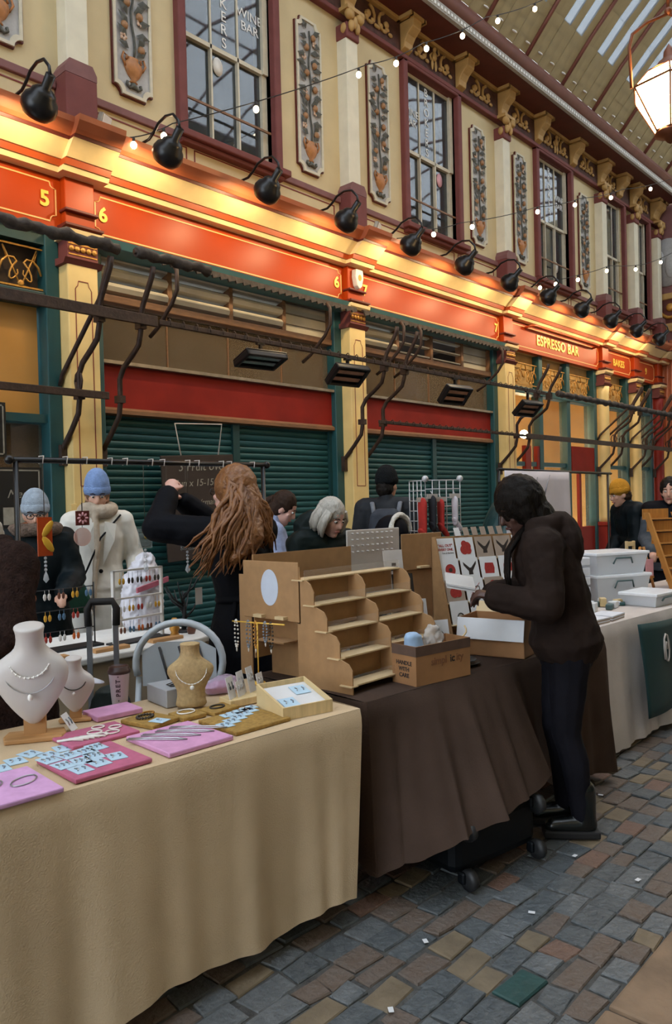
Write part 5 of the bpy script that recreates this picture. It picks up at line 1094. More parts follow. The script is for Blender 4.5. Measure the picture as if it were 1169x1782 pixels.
# paper cup
mat('cup_white', 'c9bdc2', 0.5, var=0.02); mat('lid_brown', '3c2622', 0.4, var=0.05); mat('cup_ink', '3a2a30', 0.5, var=0)
cu = thing('paper_cup', (1.625,2.67,ZT), R(-38), label='white paper coffee cup with brown lid and upright lettering', cat='cup')
MB().lathe([(0.027,0),(0.030,0.004),(0.040,0.125),(0.042,0.128)], (0,0,0), 24).build('cup_body', 'cup_white', cu)
MB().lathe([(0.0425,0.124),(0.044,0.127),(0.044,0.136),(0.040,0.139),(0.038,0.150),(0.035,0.153),(0.033,0.148),(0.001,0.148)], (0,0,0), 24).build('lid', 'lid_brown', cu)
for k, ch in enumerate('PRET'):
    lettering(ch, 0.026, 'cup_ink', (0.0,-0.0345-0.0025*(1-k)*-1 if False else -0.0372+0.0016*k*0, 0.10-0.0*k), FACE, cu) if False else None
def cup_text():
    for k, ch in enumerate('PRET'):
        z = 0.098-0.018*(3-k) if False else 0.044+0.018*k; r_ = 0.030+0.010*z/0.125+0.0006
        lettering(ch, 0.024, 'cup_ink', (0,-r_,z), (R(90)-0.08, R(-90), 0), cu, extrude=0.0008, offset=0.0006)
    for z in (0.022, 0.116): MB().lathe([(0.0025,0),(0.0025,0.001)], (0,-(0.0305+0.0098*z/0.125),z), 8, Matrix.Rotation(R(90),3,'X')).build('star_mark', 'cup_ink', cu)
cup_text()
# grey box, glasses, white visor
mat('box_grey', 'a4a6aa', 0.6, var=0.05); mat('visor_white', 'd4d8e4', 0.5, var=0.03)
MB().box(-0.06,0.06,-0.085,0.085,0,0.068).build('carton', 'box_grey', None, loc=(1.775,2.545,ZT), rz=R(-8), label='plain grey carton behind the beige bust', cat='box', bevel=0.003)
gl = thing('spectacles', (1.79,2.52,ZT+0.0685), R(20), label='folded spectacles on the grey carton', cat='spectacles')
for sx in (-1,1): MB().tube([(sx*0.025+0.02*math.cos(a*0.7854),0.012*math.sin(a*0.7854),0.003) for a in range(9)], 0.0025, 6).build('rim', 'glasses_dark', gl)
MB().tube([(-0.045,0.0,0.004),(-0.03,0.03,0.004),(0.045,0.025,0.004)], 0.002, 5).build('temple', 'glasses_dark', gl); MB().tube([(-0.006,0,0.005),(0.006,0,0.005)], 0.002, 5).build('bridge', 'glasses_dark', gl)
# slanted wooden tray with two cards
tr = thing('slanted_tray', (1.985,2.06,ZT), R(-14), label='slanted pale wood tray holding two blue cards', cat='tray')
tm = MB()
for (a,b,c,d) in ((-0.105,-0.097,-0.10,0.10),(0.097,0.105,-0.10,0.10)): MB().prism([(c,0),(d,0),(d,0.095),(c,0.045)], 'x', a, b).build('side', 'pine_pale', tr)
if 1: MB().box(-0.097,0.097,-0.10,-0.092,0,0.045).build('front', 'pine_pale', tr); MB().box(-0.097,0.097,0.092,0.10,0,0.095).build('back', 'pine_pale', tr)
MB().prism([(-0.092,0.025),(0.092,0.072),(0.092,0.076),(-0.092,0.029)], 'x', -0.097, 0.097).build('sloping_bed', 'card_white', tr)
tl = math.degrees(math.atan2(0.047,0.184)); 
def on_tray(x, y, rz, lab):
    q = Matrix.Rotation(R(-14),3,'Z')@Vector((x,y,0.0)); t = card(1.985+q.x, 2.06+q.y, ZT+0.0525+y*0.255+0.002, 0.065, 0.065, 'card_blue', lab, None, -14+rz, 2, tl); return t
on_tray(-0.045,-0.04,0,'blue earring card at the low corner of the slanted tray'); on_tray(0.045,0.035,0,'blue earring card at the high corner of the slanted tray')
# upright earring cards in a wooden block
eb = thing('card_block', (1.955,2.30,ZT), R(-10), label='pale wood block with slots for upright earring cards', cat='card holder')
MB().box(-0.095,0.095,-0.045,0.045,0,0.028).build('block', 'pine_pale', eb, bevel=0.003)
for k, (a, b, h_) in enumerate(((-0.068,-0.018,0.085),(-0.022,-0.005,0.06),(0.0,0.02,0.09),(0.048,0.024,0.10),(0.075,0.0,0.075))):
    q = Matrix.Rotation(R(-10),3,'Z')@Vector((a,b,0)); t = thing('earring_card', (1.955+q.x,2.30+q.y,ZT+0.028), label='white earring card standing in the pale wood block', cat='card', group='cards in the wooden block', rot=(R(-12),0,R(22)))
    MB().box(-0.026,0.026,-0.0008,0.0008,0,h_).build('card_sheet', 'card_white', t)
    for sx in (-1,1):
        MB().tube([(sx*0.011,-0.002,h_*0.75),(sx*0.011,-0.004,h_*0.6)], 0.0016, 5).ball((sx*0.011,-0.005,h_*0.5),(0.005,0.003,0.009),6).build('earring', 'ink' if k == 0 else 'silver', t)
# clear bag with pink contents
clear('bag_clear', 'd8c4e0', 0.45, 0.2); mat('pink_wrap', 'b04a80', 0.5, var=0.3, scale=30, col2='d090b8')
pbg = thing('clear_bag', (1.99,2.50,ZT), R(-20), label='clear plastic bag of pink wrapping beside the beige bust', cat='plastic bag')
bm_ = MB(); loft(bm_, [((0,0,0.005),0.07,0.045),((0,0,0.03),0.085,0.055),((0.01,0,0.055),0.06,0.04),((0.02,0,0.07),0.03,0.02)], 14); link('bag_skin', bake(bm_, 'bag_skin', 'bag_clear', 0.006, 2, 0.012, _stex), pbg)
bm_ = MB(); loft(bm_, [((-0.01,0,0.006),0.05,0.032),((-0.01,0,0.03),0.06,0.036),((0,0,0.045),0.04,0.025)], 12); link('wrapping', bake(bm_, 'wrapping', 'pink_wrap', 0.006, 2, 0.012, _stex), pbg)
# things behind the table: chair, suitcase handle, bags
mat('chair_white', 'ccd6e2', 0.4, var=0.03); mat('bag_grey', '4a4a50', 0.8, var=0.3, scale=12); mat('bag_dark', '14201e', 0.8, var=0.3, scale=12); mat('bag_brown', '4c3c34', 0.7, var=0.3, scale=12)
ch = thing('folding_chair', (2.13,2.975,0), R(-42), label='white plastic folding chair with curved back behind the cream table', cat='chair')
bk = MB(); arc_ = [(0.2*math.cos(R(a)),0, 0.80+0.19*math.sin(R(a))) for a in range(-25,206,11)]; bk.tube(arc_, 0.024, 8, flat=0.7); bk.build('back_frame', 'chair_white', ch)
MB().prism([(-0.17,0.70),(0.17,0.70),(0.17,0.86),(0.1,0.90),(-0.1,0.90),(-0.17,0.86)], 'y', -0.006, 0.006).build('backrest', 'chair_white', ch)
slm = MB()
for k in range(3): MB().tube([(-0.09+0.09*k,-0.012,0.88),(-0.05+0.09*k,-0.012,0.73)], 0.006, 5).build('slot', 'bag_grey', ch)
MB().box(-0.2,0.2,-0.42,-0.02,0.42,0.45).build('seat', 'chair_white', ch, bevel=0.012)
for sx in (-1,1):
    MB().tube([(sx*0.19,0.02,0.74),(sx*0.2,-0.05,0.45),(sx*0.2,-0.42,0.0)], 0.014, 8).build('leg', 'chair_white', ch); MB().tube([(sx*0.17,-0.38,0.43),(sx*0.17,0.1,0.0)], 0.014, 8).build('leg', 'chair_white', ch)
hb2 = MB(); loft(hb2, [((0,0,0.01),0.13,0.07),((0,0,0.1),0.14,0.08),((0,0,0.2),0.11,0.06),((0,0,0.26),0.06,0.04)], 16); link('holdall', bake(hb2, 'holdall', 'bag_brown', 0.012, 3, 0.02), None, loc=(1.99,2.81,0.451), rz=R(-42), label='soft brown bag on the seat of the white chair', cat='bag')
cs = thing('cabin_case', (1.89,3.265,0), R(-42), label='upright dark cabin case with raised silver handle', cat='suitcase')
MB().box(-0.17,0.17,-0.1,0.1,0.05,0.56).build('shell', 'bag_dark', cs, bevel=0.03)
for sx in (-1,1): MB().box(sx*0.062-0.012,sx*0.062+0.012,0.06,0.075,0.5,1.04).build('handle_tube', 'alu', cs); MB().lathe([(0.01,-0.012),(0.03,-0.012),(0.03,0.012),(0.01,0.012)], (sx*0.13,0.0,0.031), 12, Matrix.Rotation(R(90),3,'Y')).build('wheel', 'wheel_grey', cs)
MB().tube([(-0.065,0.067,0.97),(-0.068,0.067,1.05),(-0.05,0.067,1.085),(0.05,0.067,1.085),(0.068,0.067,1.05),(0.065,0.067,0.97)], 0.018, 8).build('grip', 'boot_sole', cs)
for (x,y,s_,lab,mt) in ((1.66,2.80,0.9,'dark green soft bag on the floor behind the short bust','bag_dark'),(2.36,3.32,0.9,'rolled grey padded jacket on a stool behind the cream table','bag_grey')):
    bm_ = MB(); loft(bm_, [((0,0,0.012),0.11,0.09),((0,0,0.3),0.12,0.1),((0,0,0.62),0.11,0.09),((0,0,0.80),0.07,0.05)], 16); link('soft_bag', bake(bm_, 'soft_bag', mt, 0.014, 3, 0.03), None, loc=(x,y,0.0), label=lab, cat='bag')
vs_ = thing('sun_visor', (1.50,2.75,0.80), R(-38), label='white visor with looped strap behind the paper cup', cat='visor')
MB().lathe([(0.001,0.004),(0.05,0.006),(0.075,0.0),(0.075,-0.003),(0.001,0.0)], (0.02,0,0.07), 20, Matrix.Rotation(R(12),3,'Y'), sy=0.6).build('brim', 'visor_white', vs_); MB().tube([(-0.03+0.035*math.cos(a*0.4),0.0,0.10+0.05*math.sin(a*0.4)) for a in range(16)], 0.006, 6).build('strap', 'visor_white', vs_)
MB().tube([(0.0,0,0.07),(0.02,0.03,-0.0)], 0.004, 5).build('clip', 'visor_white', vs_)
# ================================================================== card stall
mat('mdf', 'a27c54', 0.65, var=0.08, scale=20); mat('mdf_edge', 'd0b68c', 0.6, var=0.05); mat('kraft', '9c7048', 0.8, var=0.12, scale=8); mat('kraft_dark', '5a4438', 0.7, var=0.15); clear('acrylic', 'e8e0d4', 0.10, 0.03); mat('sticker_pale', 'c4ccdc', 0.5, var=0.04); mat('peg_white', 'c6beb8', 0.55, var=0.04)
ZC = ZT
rk = thing('card_rack', (2.28,2.03,ZC), 0, label='stepped tan fibreboard card rack with round pale sticker on its end', cat='card rack')
prof = [(0,0),(0,0.05),(0.0,0.095),(0.02,0.12),(0.065,0.135),(0.065,0.195),(0.085,0.225),(0.132,0.238),(0.132,0.29),(0.15,0.32),(0.205,0.34),(0.205,0.395),(0.225,0.43),(0.25,0.445),(0.305,0.447),(0.305,0.0)]
def panel(x, nm='side_panel'): MB().prism(prof, 'x', x, x+0.006).build(nm, 'mdf', rk)
panel(0.0); panel(0.33, 'divider'); panel(0.66, 'divider')
MB().box(0,0.006,0.60,0.68,0,0.455).build('end_post', 'mdf', rk); MB().box(-0.004,0.002,0.29,0.645,0.265,0.52).build('sign_panel', 'mdf', rk, bevel=0.002); MB().box(0,0.005,0.285,0.315,0.26,0.50).build('sign_slot', 'mdf', rk)
MB().lathe([(0.055,0),(0.055,0.001)], (-0.0045,0.47,0.405), 28, Matrix.Rotation(R(-90),3,'Y'), sx=1.45).build('round_sticker', 'sticker_pale', rk)
for yy in (0.36,0.5): MB().box(-0.03,0.004,yy,yy+0.055,0.272,0.285).build('tab', 'mdf_edge', rk)
MB().box(0.006,0.67,0.585,0.592,0.08,0.545).build('back_panel', 'mdf', rk); MB().box(0.006,0.3,0.40,0.58,0.16,0.166).build('inner_shelf', 'mdf', rk); MB().box(0.1,0.106,0.3,0.58,0.0,0.26).build('inner_wall', 'mdf', rk)
for k in range(5):
    y = 0.0+0.066*k; z = 0.03+0.103*k
    MB().box(0.004,0.668,y+0.004,y+0.085,z,z+0.006).build('shelf', 'mdf_edge', rk)
    if k: MB().box(0.004,0.668,y+0.06,y+0.066,z-0.1,z).build('riser', 'mdf', rk)
    MB().box(0.01,0.66,y+0.004,y+0.006,z+0.006,z+0.045).build('clear_lip', 'acrylic', rk)
    MB().box(-0.012,0.03,y-0.005,y+0.06,z,z+0.005).build('tab', 'mdf_edge', rk)
ht = thing('bracelet_bar', (2.19,2.49,ZC), label='thin brass bar stand before the end of the card rack', cat='jewellery stand')
MB().tube([(0.0,0,0),(0.0,0,0.262)], 0.003, 6).build('post', 'gold_letter', ht); MB().tube([(0.0,0.165,0.255),(0.0,-0.17,0.268)], 0.0035, 6).build('bar', 'gold_letter', ht); MB().lathe([(0.03,0),(0.03,0.006),(0.004,0.008)], (0,0,0), 14).build('foot', 'gold_letter', ht)
for k, (yy, L, mt, lab) in enumerate(((0.14,0.12,'pearl','white bracelet hanging at the end of the brass bar'),(0.06,0.115,'ink_grey','grey green bead bracelet on the brass bar'),(0.012,0.115,'gilt','gold twisted bracelet on the brass bar'),(-0.05,0.085,'ink_grey','grey bracelet paired with a dark one on the brass bar'),(-0.085,0.11,'cord_dark','dark bead bracelet at the inner end of the brass bar'))):
    t = thing('bracelet', (2.19,2.49+yy,ZC+0.2615-yy*0.036), label=lab, cat='bracelet'); m_ = MB()
    for q in range(20): a = q*0.314; m_.ball((0.0,0.011*math.sin(a),-L/2+0.006-L/2*-math.cos(a)-0.0), 0.005, 6)
    m_.build('beads', mt, t); MB().ball((0,0,-L-0.004),(0.004,0.004,0.011),6).build('tassel', 'pearl', t)
# stacked card packs on the right end of the rack
mat('card_black', '2a2624', 0.5, var=0.1); mat('card_grey', 'b0a8a2', 0.6, var=0.05); mat('red_ink', '9a2c28', 0.6, var=0.2, scale=60); mat('dark_ink', '2c2422', 0.6, var=0.1); mat('brown_ink', '7c5040', 0.6, var=0.2); mat('kraft_card', 'a08e80', 0.6, var=0.06)
def pcard(loc, w_, h_, mt, lab, rz, tilt=-14, art=None, grp=None, th=0.002, ink='red_ink'):
    t = thing('greeting_card', loc, label=lab, cat='greeting card', group=grp, rot=(R(tilt),0,R(rz)))
    MB().box(-w_/2,w_/2,0,th,0,h_).build('card_sheet', mt, t); y = -0.0008
    if art == 'disc':
        MB().lathe([(0.034,0),(0.034,0.001)], (0,y,h_*0.5), 20, Matrix.Rotation(R(90),3,'X')).build('print', ink, t); MB().lathe([(0.012,0),(0.012,0.001)], (0,y-0.001,h_*0.5), 12, Matrix.Rotation(R(90),3,'X')).build('print', 'dark_ink', t)
    elif art == 'wings':
        MB().prism([(-0.045,0.105),(-0.042,0.085),(-0.012,0.05),(-0.014,0.03),(0.016,0.03),(0.016,0.05),(0.045,0.09),(0.048,0.108),(0.008,0.07),(-0.004,0.07)], 'y', y, 0).build('print', 'dark_ink', t)
    elif art == 'heart':
        MB().tube([(0.032*math.sin(a)**3, y, h_*0.48+0.026*math.cos(a)-0.01*math.cos(2*a)-0.004*math.cos(3*a)) for a in [q*0.3307 for q in range(20)]], 0.0022, 5).build('print', 'dark_ink', t); MB().tube([(-0.03,y,h_*0.28),(0.035,y,h_*0.78)], 0.0015, 5).build('arrow', 'red_ink', t)
    elif art == 'lump':
        m_ = MB()
        for (a,b,r_) in ((-0.01,0.055,0.028),(0.014,0.075,0.026),(-0.006,0.09,0.02),(0.018,0.05,0.022)): m_.lathe([(r_,0),(r_,0.001)], (a,y-0.0002*b*10,b), 12, Matrix.Rotation(R(90),3,'X'))
        m_.build('print', ink, t)
    elif art == 'square': MB().prism([(-0.034,0.03),(0.03,0.028),(0.036,0.06),(0.03,0.09),(-0.028,0.092),(-0.036,0.06)], 'y', y, 0).build('print', ink, t)
    elif art == 'arc': MB().tube([(0.026*math.cos(a*0.314), y, 0.02+0.04*math.sin(a*0.314)) for a in range(11)], 0.004, 5).build('print', 'dark_ink', t)
    elif art == 'dots':
        m_ = MB()
        for q in range(12): m_.lathe([(0.008,0),(0.008,0.001)], (-0.028+0.028*(q%3),y,0.035+0.028*(q//3)), 8, Matrix.Rotation(R(90),3,'X'))
        m_.build('print', 'brown_ink', t)
    elif art == 'cake': MB().box(-0.02,0.02,y,0,0.03,0.05).box(-0.012,0.012,y,0,0.055,0.07).build('print', 'dark_ink', t)
    elif art == 'words':
        lettering('"ALL OUT"', 0.021, 'red_ink', (0,y,0.085), FACE, t, extrude=0.0004, offset=0.0006); lettering('EVERY ONE.', 0.019, 'red_ink', (0,y,0.062), FACE, t, extrude=0.0004, offset=0.0006); lettering('Tom & Barbara', 0.013, 'dark_ink', (0.01,y,0.042), FACE, t, extrude=0.0004, shear=0.3)
    return t
pcard((2.985,2.36,1.155), 0.10, 0.135, 'card_grey', 'grey card with small cake print at the top of the rack end', -28, -10, 'cake', th=0.012)
pcard((2.985,2.30,1.035), 0.11, 0.14, 'card_black', 'black card in the middle of the rack end', -28, -12, None, th=0.006)
pcard((2.985,2.22,0.905), 0.11, 0.15, 'card_white', 'white card with twelve round prints on the rack end', -28, -12, 'dots', th=0.006)
pcard((3.03,2.13,0.845), 0.11, 0.11, 'card_white', 'white card with arch print at the foot of the rack end', -28, -12, 'arc', th=0.006)
pl_ = MB().box(2.948,2.956,2.05,2.42,ZC,ZC+0.30).build('display_riser', 'mdf', None, label='tan board riser propping the cards at the rack end', cat='riser') if False else None
# pegboard and second tan stand behind
pg = thing('pegboard', (3.48,2.90,0), R(-3), label='white pegboard with rows of pegs behind the card rack', cat='pegboard')
MB().box(-0.225,0.225,0,0.012,0.95,1.37).build('board', 'peg_white', pg, bevel=0.004)
for sx in (-1,1): MB().box(sx*0.18-0.012,sx*0.18+0.012,0.012,0.03,0.0,1.1).build('foot', 'pine_pale', pg); MB().box(sx*0.18-0.012,sx*0.18+0.012,-0.15,0.16,0.0,0.012).build('foot', 'pine_pale', pg)
pm = MB().lathe([(0.004,0),(0.004,0.02)], (0,0,0), 6, Matrix.Rotation(R(90),3,'X')).mesh('peg', 'peg_white')
for k in range(36): link('peg', pm, pg, loc=(-0.19+0.042*(k%9)+0.0,0.0,1.35-0.035*(k//9)))
sb_ = thing('tan_stand', (3.72,2.73,ZC), R(-8), label='tan folding stand with tabbed top panel between pegboard and card wall', cat='display stand')
MB().box(-0.17,0.17,0,0.006,0.36,0.575).build('top_panel', 'mdf', sb_, bevel=0.003); MB().box(-0.16,0.16,0.01,0.016,0.0,0.38).build('lower_panel', 'mdf', sb_); MB().box(-0.05,0.03,-0.03,0.0,0.37,0.382).build('tab', 'mdf_edge', sb_)
for sx in (-1,1): MB().prism([(-0.06,0),(0.14,0),(0.016,0.36),(0.0,0.36)], 'x', sx*0.155-0.003, sx*0.155+0.003).build('side_panel', 'mdf', sb_)
# wall of greeting cards
cw = thing('card_wall', (3.53,2.39,ZC), R(-20), label='tiered board rack full of square greeting cards', cat='card rack')
MB().box(-0.02,0.72,0.16,0.17,0,0.56).build('back_panel', 'mdf', cw); 
for xx in (-0.02, 0.71): MB().prism([(-0.02,0),(0.17,0),(0.17,0.56),(0.13,0.56)], 'x', xx, xx+0.008).build('side_panel', 'mdf', cw)
for r_ in range(4): MB().box(-0.01,0.71,-0.01+0.042*r_,0.055+0.042*r_,0.075+0.115*r_,0.08+0.115*r_).build('shelf', 'mdf_edge', cw)
arts = [[('wings','kraft_card'),('arc','card_white'),('arc','card_white'),('arc','card_white'),('disc','card_white')],
        [('lump','kraft_card'),('heart','card_white'),('lump','kraft_card'),('disc','card_white'),('square','card_white')],
        [('disc','card_white'),('wings','card_white'),('square','card_white'),('disc','card_white'),('heart','card_white')],
        [('words','card_white'),('lump','card_white'),('wings','kraft_card'),('wings','kraft_card'),('disc','card_white')]]
Zr = Matrix.Rotation(R(-20),3,'Z'); rown = ['bottom','second','third','top']; an = {'wings':'dark rabbit ear','arc':'small dark arch','lump':'mottled round','heart':'heart and arrow','disc':'red disc','square':'red brown block','words':'red lettered'}; seen = {}
for r_ in range(4):
    for c_ in range(5):
        q = Zr@Vector((0.06+0.138*c_, 0.0+0.042*r_, 0)); a, mt = arts[r_][c_]
        if r_ == 0 and c_ == 0: a = 'arc'; mt = 'card_white'
        nb = ['at the pegboard end','second from the pegboard end','in the middle','fourth from the pegboard end','behind the hoodie wearer'][c_]
        pcard((3.53+q.x,2.39+q.y,ZC+0.081+0.115*r_), 0.124, 0.128, mt, '%s card, %s row of the card wall, %s' % (an[a], rown[r_], nb), -20, -14, a)
for k in range(6):
    q = Zr@Vector((0.16+0.062*k,0.155,0)); pcard((3.53+q.x,2.39+q.y,ZC+0.561), 0.045, 0.05, 'kraft_card' if k else 'card_white', 'small card standing along the top of the card wall', -10, -20, None, 'small cards along the card wall top')
# cardboard box
hx = thing('cardboard_box', (2.715,1.955,ZC), R(-9), label='brown carton stamped handle with care holding wrapping', cat='box')
w_, d_, h_, t_ = 0.33, 0.145, 0.165, 0.004
for (a,b,c,d,nm) in ((-w_/2,w_/2,-d_/2,-d_/2+t_,'front'),(-w_/2,w_/2,d_/2-t_,d_/2,'back'),(-w_/2,-w_/2+t_,-d_/2+t_,d_/2-t_,'end'),(w_/2-t_,w_/2,-d_/2+t_,d_/2-t_,'end')): MB().box(a,b,c,d,0.003,h_).build(nm, 'kraft', hx)
MB().box(-w_/2,w_/2,-d_/2,d_/2,0,0.003).build('bottom', 'kraft', hx); MB().box(-w_/2-0.0015,w_/2+0.0015,-d_/2-0.0015,-d_/2,h_-0.042,h_).build('tape', 'kraft_dark', hx); MB().box(-w_/2-0.0015,-w_/2,-d_/2,d_/2,h_-0.042,h_).build('tape', 'kraft_dark', hx)
mat('ink_faded', '7c5236', 0.7, var=0.1)
for txt, xx, mt in (('simpl',-0.03,'ink_faded'),('ic',0.052,'dark_ink'),('ity',0.098,'ink_faded')): lettering(txt, 0.045, mt, (xx+0.0,-d_/2-0.0008,0.09), FACE, hx, extrude=0.0006, offset=0.0008)
for k, txt in enumerate(('HANDLE','WITH','CARE')): lettering(txt, 0.024, 'dark_ink', (-w_/2-0.0008,0.0,0.09-0.026*k), (R(90),0,R(-90)), hx, extrude=0.0006, offset=0.0006)
mat('tissue_blue', '9cb8d8', 0.6, var=0.1); clear('cellophane', 'e0dcd8', 0.4, 0.15)
q9 = Matrix.Rotation(R(-9),3,'Z')
def inbox(x, y): v = q9@Vector((x,y,0)); return (2.715+v.x, 1.955+v.y, ZC+0.004)
bm_ = MB(); loft(bm_, [((0,0,0.0),0.045,0.035),((0,0,0.12),0.05,0.04),((-0.01,0,0.19),0.05,0.03),((-0.02,0,0.205),0.03,0.02)], 14); link('tissue_roll', bake(bm_, 'tissue_roll', 'tissue_blue', 0.007, 2, 0.01), None, loc=inbox(-0.09,0.01), label='pale blue tissue bundle in the stamped carton', cat='tissue')
bm_ = MB(); loft(bm_, [((0,0,0.0),0.05,0.04),((0,0,0.13),0.06,0.045),((0.01,0,0.19),0.055,0.03),((0,0,0.225),0.02,0.02)], 14); link('cellophane_bundle', bake(bm_, 'cellophane_bundle', 'cellophane', 0.007, 2, 0.03, _stex), None, loc=inbox(0.015,0.01), label='crumpled cellophane in the stamped carton', cat='wrapping')
tw = thing('paper_twine', inbox(0.115,0.0), label='loop of pale twine rising from the stamped carton', cat='twine'); MB().tube([(0.03*math.sin(k*0.5)+0.006*k,0.02*math.cos(k*0.7),0.012*k) for k in range(17)], 0.004, 6).build('loop', 'mdf_edge', tw)
# white lidded box in front of the shopper
wb = thing('lidded_box', (3.37,2.01,ZC), R(-79), label='white lidded tan box open before the hoodie wearer', cat='box')
w_, d_, h_ = 0.33, 0.23, 0.185
for (a,b,c,d,nm) in ((-w_/2,w_/2,-d_/2,-d_/2+t_,'front'),(-w_/2,w_/2,d_/2-t_,d_/2,'back'),(-w_/2,-w_/2+t_,-d_/2,d_/2,'end'),(w_/2-t_,w_/2,-d_/2,d_/2,'end')): MB().box(a,b,c,d,0,h_).build(nm, 'kraft', wb)
MB().box(-w_/2,w_/2,-d_/2,d_/2,0,0.003).build('bottom', 'kraft', wb)
MB().prism([(-d_/2-0.006,h_),(-d_/2-0.002,h_),(-d_/2-0.025,h_-0.1),(-d_/2-0.03,h_-0.1)], 'x', -w_/2-0.005, w_/2+0.005).build('front_flap', 'card_white', wb); MB().prism([(d_/2,h_),(d_/2+0.004,h_),(d_/2+0.03,h_+0.05),(d_/2+0.026,h_+0.05)], 'x', -w_/2, w_/2).build('back_flap', 'mdf_edge', wb)
# plates
mat('plate_dark', '20201e', 0.3, var=0.1); mat('plate_gold', 'b09050', 0.35, metal=0.6)
for k, (r_, z, mt, lab) in enumerate(((0.10,0.0,'plate_dark','larger black plate under a smaller one beside the carton'),(0.085,0.0125,'plate_dark','smaller black plate stacked on a larger one beside the carton'))):
    MB().lathe([(0.03,0.0),(r_*0.7,0.002),(r_,0.012),(r_*0.99,0.014),(r_*0.7,0.006),(0.001,0.005)], (0,0,0), 28).build('plate', mt, None, loc=(3.02,2.02,ZC+z), label=lab, cat='plate')
MB().lathe([(0.035,0),(0.038,0.004),(0.03,0.006),(0.001,0.006)], (0,0,0), 18).build('trinket_dish', 'plate_gold', None, loc=(2.98,2.02,ZC+0.018), label='small gold dish on the black plates', cat='dish')
# cards in the shopper's hands
wm = WOMAN.root.matrix_basis
for k, (dx, dz) in enumerate(((0.0,0.0),(0.03,0.012))):
    hp_ = wm @ (WOMAN.wr[-1]+WOMAN.hd[-1]*0.12+Vector((0.05,0.05,0.035+dz))); t = thing('card_stack', hp_, label=('lower','upper')[k]+' bundle of sleeved cards held by the hoodie wearer', cat='cards', rot=(R(12),R(-20),WOMAN.root.rotation_euler.z))
    MB().box(-0.06,0.06,-0.065,0.065,0,0.007).build('cards', 'card_white', t); MB().box(-0.062,0.062,-0.067,0.067,0.007,0.008).build('sleeve', 'cellophane', t)
# wire grid tower with socks
mat('wire_white', 'bcbcc0', 0.4, metal=0.2); mat('sock_red', 'a82820', 0.85, var=0.15, scale=20); mat('sock_black', '1a1a20', 0.85, var=0.1); mat('sock_pale', 'b8b0b4', 0.85, var=0.1)
gt = thing('wire_grid_stand', (4.07,2.95,0), R(-22), label='white wire grid tower hung with socks', cat='display stand')
def grid_panel(x0, x1, y, z0, z1, n, m):
    g = MB()
    for k in range(n+1): x = x0+(x1-x0)*k/n; g.tube([(x,y,z0),(x,y,z1)], 0.0035, 5)
    for k in range(m+1): z = z0+(z1-z0)*k/m; g.tube([(x0,y,z),(x1,y,z)], 0.0035, 5)
    g.build('grid_panel', 'wire_white', gt)
grid_panel(0,0.27,0,0.0,0.62,5,10); grid_panel(0,0.27,0,0.64,1.24,5,10); grid_panel(0,0.27,0,1.26,1.66,5,7)
gs = MB()
for z0, z1, m in ((0.0,1.24,18),(1.26,1.66,6)):
    for k in range(5): y = 0.2*k/4; gs.tube([(0,y,z0),(0,y,z1)], 0.0035, 5)
    for k in range(m+1): gs.tube([(0,0,z0+(z1-z0)*k/m),(0,0.2,z0+(z1-z0)*k/m)], 0.0035, 5)
gs.build('grid_panel', 'wire_white', gt)
for (x,y,z) in ((0,0,1.25),(0.27,0,1.25),(0.27,0,1.67),(0,0.2,1.25),(0,0,0.63),(0,0,1.67)): MB().ball((x,y,z),0.022,10).build('corner_joint', 'wire_white', gt)
def sock(x, y, z, mt, lab, s_=1.0):
    v = Matrix.Rotation(R(-22),3,'Z')@Vector((x,y,0)); t = thing('sock_pair', (4.07+v.x,2.95+v.y,z), R(-22), label=lab, cat='socks'); b = MB(); limb(b, (0,0,0), 0.035*s_, (0,0,-0.13*s_), 0.03*s_, flat=0.4); limb(b, (0,0,-0.13*s_), 0.03*s_, (0.03*s_,0,-0.17*s_), 0.03*s_, flat=0.4)
    b.build('sock', mt, t); MB().box(-0.04,0.04,-0.004,0.004,0.02,0.05).build('header_card', 'card_grey', t); MB().tube([(0,0,0.05),(0,0.02,0.07)], 0.003, 5).build('hook', 'wire_white', t)
sock(-0.05,-0.04,1.50,'sock_red','bright red socks on the wire grid tower',1.4); sock(0.02,-0.05,1.52,'sock_black','black socks between the red pairs on the grid',1.2); sock(0.09,-0.04,1.5,'sock_red','red socks beside the black pair on the grid',1.1); sock(0.2,-0.04,1.52,'sock_pale','pale socks high on the grid tower',1.0); sock(0.12,-0.05,1.13,'sock_pale','pale grey socks low on the grid tower',0.9)
# painted white cloth on a rail
mat('banner_white', 'd2cdd6', 0.8, var=0.06, scale=4); mat('paint_grey', '8c8a90', 0.8, var=0.2); mat('paint_olive', '8c8a58', 0.8, var=0.2)
pb = thing('cloth_rail', (5.33,3.15,0), label='dark metal rail stand holding a white painted cloth', cat='rail stand')
MB().tube([(-0.02,0,1.76),(2.14,0,1.75)], 0.012, 8).build('bar', 'black_metal', pb)
for x in (0.0, 2.06): MB().tube([(x,0,0),(x,0,1.75)], 0.012, 8).build('post', 'black_metal', pb); MB().tube([(x,-0.25,0.012),(x,0.25,0.012)], 0.012, 8).build('foot', 'black_metal', pb)
wc = thing('painted_cloth', (5.35,3.122,0), label='white cloth painted with a bare grey tree hanging from the rail', cat='wall hanging')
MB().grid(lambda u,v: (0.0+1.11*u+0.03*v, -0.01*math.sin(u*14)*(0.4+0.6*v)-0.012, 1.75-0.95*v), 40, 12).build('sheet', 'banner_white', wc, solid=0.004)
tr_ = MB(); tr_.tube([(0.42,-0.03,1.12),(0.45,-0.03,1.35),(0.42,-0.03,1.5),(0.3,-0.03,1.68)], [0.014,0.01,0.007,0.004], 5)
